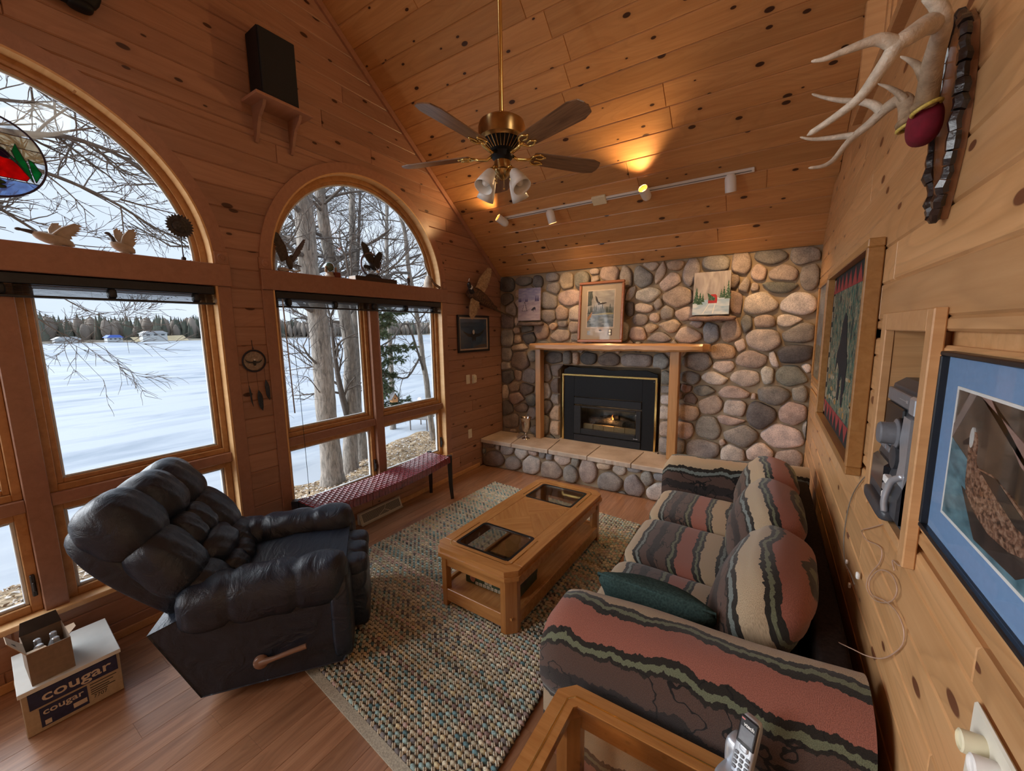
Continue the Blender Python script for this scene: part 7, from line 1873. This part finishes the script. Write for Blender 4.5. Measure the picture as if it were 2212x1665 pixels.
tree('leaning bare tree by the dock at right of the bench window', -4.7, [(944, 965, 0), (934, 935, 0), (926, 869, 0), (921, 820, 0), (914, 784, 0), (910, 748, 0), (907, 721, 0), (902, 690, 0), (892, 630, 0), (882, 575, 0), (875, 503, 0), (862, 460, 0), (848, 420, 0)], (.085, .04),
     [([(908, 770, 0), (880, 815, .2), (850, 812, .4), (825, 818, .5)], .03), ([(915, 800, 0), (880, 700, .3), (850, 730, .5), (815, 752, .6)], .035), ([(885, 590, 0), (850, 590, .3), (815, 610, .4), (790, 600, .5)], .04), ([(878, 560, 0), (920, 545, 0), (950, 530, 0)], .03), ([(895, 660, 0), (930, 610, 0), (960, 590, 0)], .03)], 15, nrand=16, lmin=1.0, lmax=2.0)
tree('bare tree outside left whose limbs reach across the larger arched window', -3.6, [(-330, 1500, 0), (-300, 900, 0), (-260, 500, 0), (-200, 200, 0), (-150, -100, 0)], (.20, .12),
     [([(-230, 300, 0), (-100, 262, 0), (0, 283, 0), (75, 290, 0), (140, 295, 0), (200, 312, 0), (265, 340, 0), (345, 398, 0)], .042), ([(-230, 350, 0), (-60, 325, 0), (90, 370, 0), (180, 405, 0), (260, 445, 0), (335, 492, 0), (400, 520, 0)], .026), ([(-200, 80, 0), (-40, 120, 0), (60, 165, 0), (130, 200, 0), (220, 255, 0)], .035),
      ([(-200, 380, 0), (-40, 430, 0), (80, 500, 0), (150, 540, 0)], .022), ([(-60, 560, 0), (30, 640, 0), (85, 690, 0), (150, 728, 0), (205, 742, 0)], .010), ([(130, 640, 0), (170, 662, 0), (210, 680, 0), (260, 694, 0)], .007), ([(-180, 180, 0), (0, 215, 0), (90, 225, 0), (170, 262, 0)], .022), ([(260, 430, .1), (330, 450, .1), (420, 470, .1)], .012)], 22, nrand=6, tscale=.75)
tree('distant slim bare tree seen high in the bench window arch', -7.5, [(850, 960, 0), (845, 800, 0), (838, 640, 0), (835, 500, 0), (838, 380, 0)], (.09, .05), [], 31, nrand=18, lmin=1.2, lmax=2.4)
tree('distant bare tree standing at the far left of the bench window arch', -7.0, [(560, 990, 0), (575, 800, 0), (585, 640, 0), (600, 500, 0), (610, 380, 0)], (.10, .05), [], 37, nrand=18, lmin=1.2, lmax=2.4)

# evergreen boughs, birdhouse, dock
M_NEEDLE = plain('pine_needles', (.085, .125, .060), .8, 0, .4, 8)
ev = thing('pine_tree', 'evergreen pine with drooping needle boughs behind the bench window mullion', 'tree', at(808, 1000, 'x', -3.9))
eo = ev.location.copy(); re2 = random.Random(41)
P = [at(808, y, 'x', -3.9)-eo for y in (1010, 900, 800, 700, 600)]; obj('trunk', MB().tube(P, [.07, .06, .05, .045, .04], 8), M_BARKT, ev, smooth=True)
mbn = MB(); mbt = MB()
for px0, py0, px1, py1, dx in ((806, 690, 872, 672, .0), (806, 678, 850, 690, .2), (806, 712, 845, 700, .3), (806, 770, 880, 752, .0), (806, 752, 900, 748, -.1), (808, 790, 870, 775, .3), (808, 805, 850, 812, .1), (808, 815, 845, 838, .3), (810, 840, 838, 842, .2), (810, 885, 880, 862, .4), (812, 882, 850, 890, .5), (812, 860, 835, 850, .5), (808, 730, 835, 720, .4), (808, 660, 850, 650, .2)):
    Q = smoothpath([at(px0, py0, 'x', -3.9)-eo, at((px0+px1)/2, (py0+py1)/2-4, 'x', -3.9+dx*.5)-eo, at(px1, py1, 'x', -3.9+dx)-eo], 6); mbt.tube(Q, [lerp(.014, .004, i/(len(Q)-1)) for i in range(len(Q))], 5)
    for i in range(1, len(Q)):
        for k in range(5):
            s = Vector((re2.uniform(-1, 1), re2.uniform(-1, 1), re2.uniform(-.7, .4))).normalized(); tip = Q[i]+s*re2.uniform(.06, .17); mbt.tube([Q[i], tip], .003, 3, cap=False)
            for q in range(52):
                b0 = Q[i].lerp(tip, re2.uniform(.3, 1)); d = (s+Vector((re2.uniform(-1, 1), re2.uniform(-1, 1), re2.uniform(-1, .8)))*.9).normalized()*re2.uniform(.04, .085); w = d.cross(Vector((re2.uniform(-1, 1), re2.uniform(-1, 1), 1))).normalized()*.0055
                o = len(mbn.v); mbn.v += [tuple(b0-w), tuple(b0+w), tuple(b0+d)]; mbn.f.append((o, o+1, o+2))
obj('boughs', mbt, M_TWIG, ev, kind='stuff', fix=False); obj('needles', mbn, M_NEEDLE, ev, kind='stuff', fix=False)
bhp = at(851, 868, 'x', -3.3)
bh_ = thing('birdhouse', 'small wooden birdhouse with grey pitched roof hanging among the pine boughs', 'birdhouse', bhp, radians(75))
M_BHW = wood('birdhouse_cedar', (.50, .27, .10), (.38, .18, .06), None); M_ROOFG = plain('weathered_grey_roof', (.22, .22, .23), .8)
hw2, hh = .062, .085
obj('house', MB().prism([(-hw2, 0), (hw2, 0), (hw2, hh), (0, hh+.085), (-hw2, hh)], 'y', -.06, .06), M_BHW, bh_)
for s in (-1, 1): obj('roof_panel', MB().prism([(0, hh+.10), (s*(hw2+.03), hh-.03), (s*(hw2+.03), hh-.018), (0, hh+.115)], 'y', -.085, .085), M_ROOFG, bh_)
obj('entrance_hole', MB().lathe([(.016, 0), (.014, .002), (0, .002)], 16, frame((0, -.0605, hh-.005), (1, 0, 0), (0, 0, 1))), M_BLACKPL, bh_); obj('perch', MB().tube([(0, -.06, .045), (0, -.095, .045)], .005, 6), M_BHW, bh_); obj('hanging_wire', MB().tube([(0, 0, hh+.11), (0, .0, hh+.30)], .003, 5), M_DKGREY, bh_)
dkp = at(905, 905, 'x', -6.6)
dko = thing('lake_dock', 'weathered grey boat dock section pulled up on the snowy shore', 'dock', (dkp.x, dkp.y, LAKE), radians(20))
dz_ = dkp.z-LAKE; M_DOCK = plain('weathered_dock_wood', (.14, .125, .115), .85, 0, .3, 20)
for i in range(6): obj('deck_plank', MB().bevbox(-.35, .35, -.1+i*.155, .045+i*.155, dz_, dz_+.035, .004), M_DOCK, dko)
for x, y in ((-.3, -.05), (.3, -.05), (-.3, .75), (.3, .75)): obj('post', MB().tube([(x, y, -.05), (x, y, dz_+.0)], .022, 8), M_DOCK, dko)

# ------------------------------------------------------------------ far shore
rs3 = random.Random(99); XS = -300
mb = MB(); n_ = 120
for i in range(n_+1):
    y = lerp(-420, 460, i/n_); h = 1.5+.8*sin(i*.31)+.5*sin(i*.83); xs = XS+6*sin(i*.2); mb.v += [(xs, y, LAKE-.2), (xs-10, y, LAKE+h*.5), (xs-60, y, LAKE+h+1.2), (xs-110, y, LAKE+1)]
for i in range(n_):
    for j in range(3): mb.f.append((i*4+j, i*4+j+1, (i+1)*4+j+1, (i+1)*4+j))
fs_ = obj('far_shore', mb, paint('far_shore_brush', [(.35, (.16, .135, .11)), (.65, (.30, .26, .19))], .05, 1, 1), smooth=True); fs_['kind'] = 'structure'
mb = MB(); cols = []
for i in range(4200):
    y = rs3.uniform(-410, 450); x = XS-12-rs3.uniform(0, 75); con = rs3.random() < .42+.3*sin(y*.02); h = rs3.uniform(8, 15.5)*(1.1 if con else .95); r = h*(.13 if con else .20); z = LAKE+.5; o = len(mb.v)
    pf = [(.9, 0), (1, .25), (.55, .6), (0, 1)] if con else [(.35, 0), (.9, .35), (1, .6), (.55, .9), (0, 1)]
    g = rs3.uniform(.75, 1.2); c = (.115*g, .125*g, .100*g) if con else (.23*g, .195*g, .165*g)
    for (rr_, hh_) in pf:
        for j in range(6):
            a = 2*pi*j/6+i; q = rs3.uniform(.8, 1.15); mb.v.append((x+r*rr_*q*cos(a), y+r*rr_*q*sin(a), z+h*hh_)); cols.append((*c, 1))
    for k in range(len(pf)-1):
        for j in range(6): mb.f.append((o+k*6+j, o+k*6+(j+1) % 6, o+(k+1)*6+(j+1) % 6, o+(k+1)*6+j))
ft = obj('far_forest', mb, attr_mat('far_trees', 1.0, False), smooth=True, kind='stuff', fix=False); ft['label'] = 'mixed forest of bare and evergreen trees along the far lake shore'; ft['category'] = 'forest'
ca = ft.data.color_attributes.new('tint', 'FLOAT_COLOR', 'POINT'); ca.data.foreach_set('color', [x for c in cols for x in c])
def far(px, py): return at(px, py, 'x', XS+1)
p0, p1 = far(290, 732), far(405, 722)
fo = obj('tan_field', MB().add([(XS+3, p0.y, LAKE+.02), (XS+3, p1.y, LAKE+.02), (XS-6, p1.y, LAKE+3.4), (XS-6, p0.y, LAKE+2.6)], [(0, 1, 2, 3)]), paint('dry_field_grass', [(.3, (.34, .27, .15)), (.7, (.44, .36, .22))], .3, 1, 1)); fo['kind'] = 'structure'
for lab, px, wy, hgt, roofc in (('far white cottage with bright blue roof on the opposite lake shore', 241, 6, 1.6, (.08, .16, .55)), ('far long pale house among trees on the opposite lake shore', 328, 11, 1.8, (.45, .45, .46)), ('far low white cabin left of the blue roofed cottage across the lake', 140, 9, 1.0, (.5, .5, .5))):
    p = far(px, 730); hz = thing('lake_house', lab, 'house', (XS+4, p.y, LAKE), 0, 'houses on the far shore'); zb_ = 1.0 if px != 328 else 2.8
    obj('walls', MB().box(-3, 3, -wy/2, wy/2, 0, zb_+hgt), plain('far_white_siding', (.62, .62, .60), .8), hz); obj('roof', MB().prism([(-wy/2-.5, 0), (wy/2+.5, 0), (wy/2*.6, 1.4), (-wy/2*.6, 1.4)], 'x', -4, 4).xf(Matrix.Translation((0, 0, zb_+hgt))), plain('far_roof', roofc, .7), hz)
    for k in range(3): obj('window', MB().box(3, 3.1, -wy*.35+k*wy*.3, -wy*.35+k*wy*.3+wy*.14, zb_+.6, zb_+hgt-.5), M_DKGREY, hz)
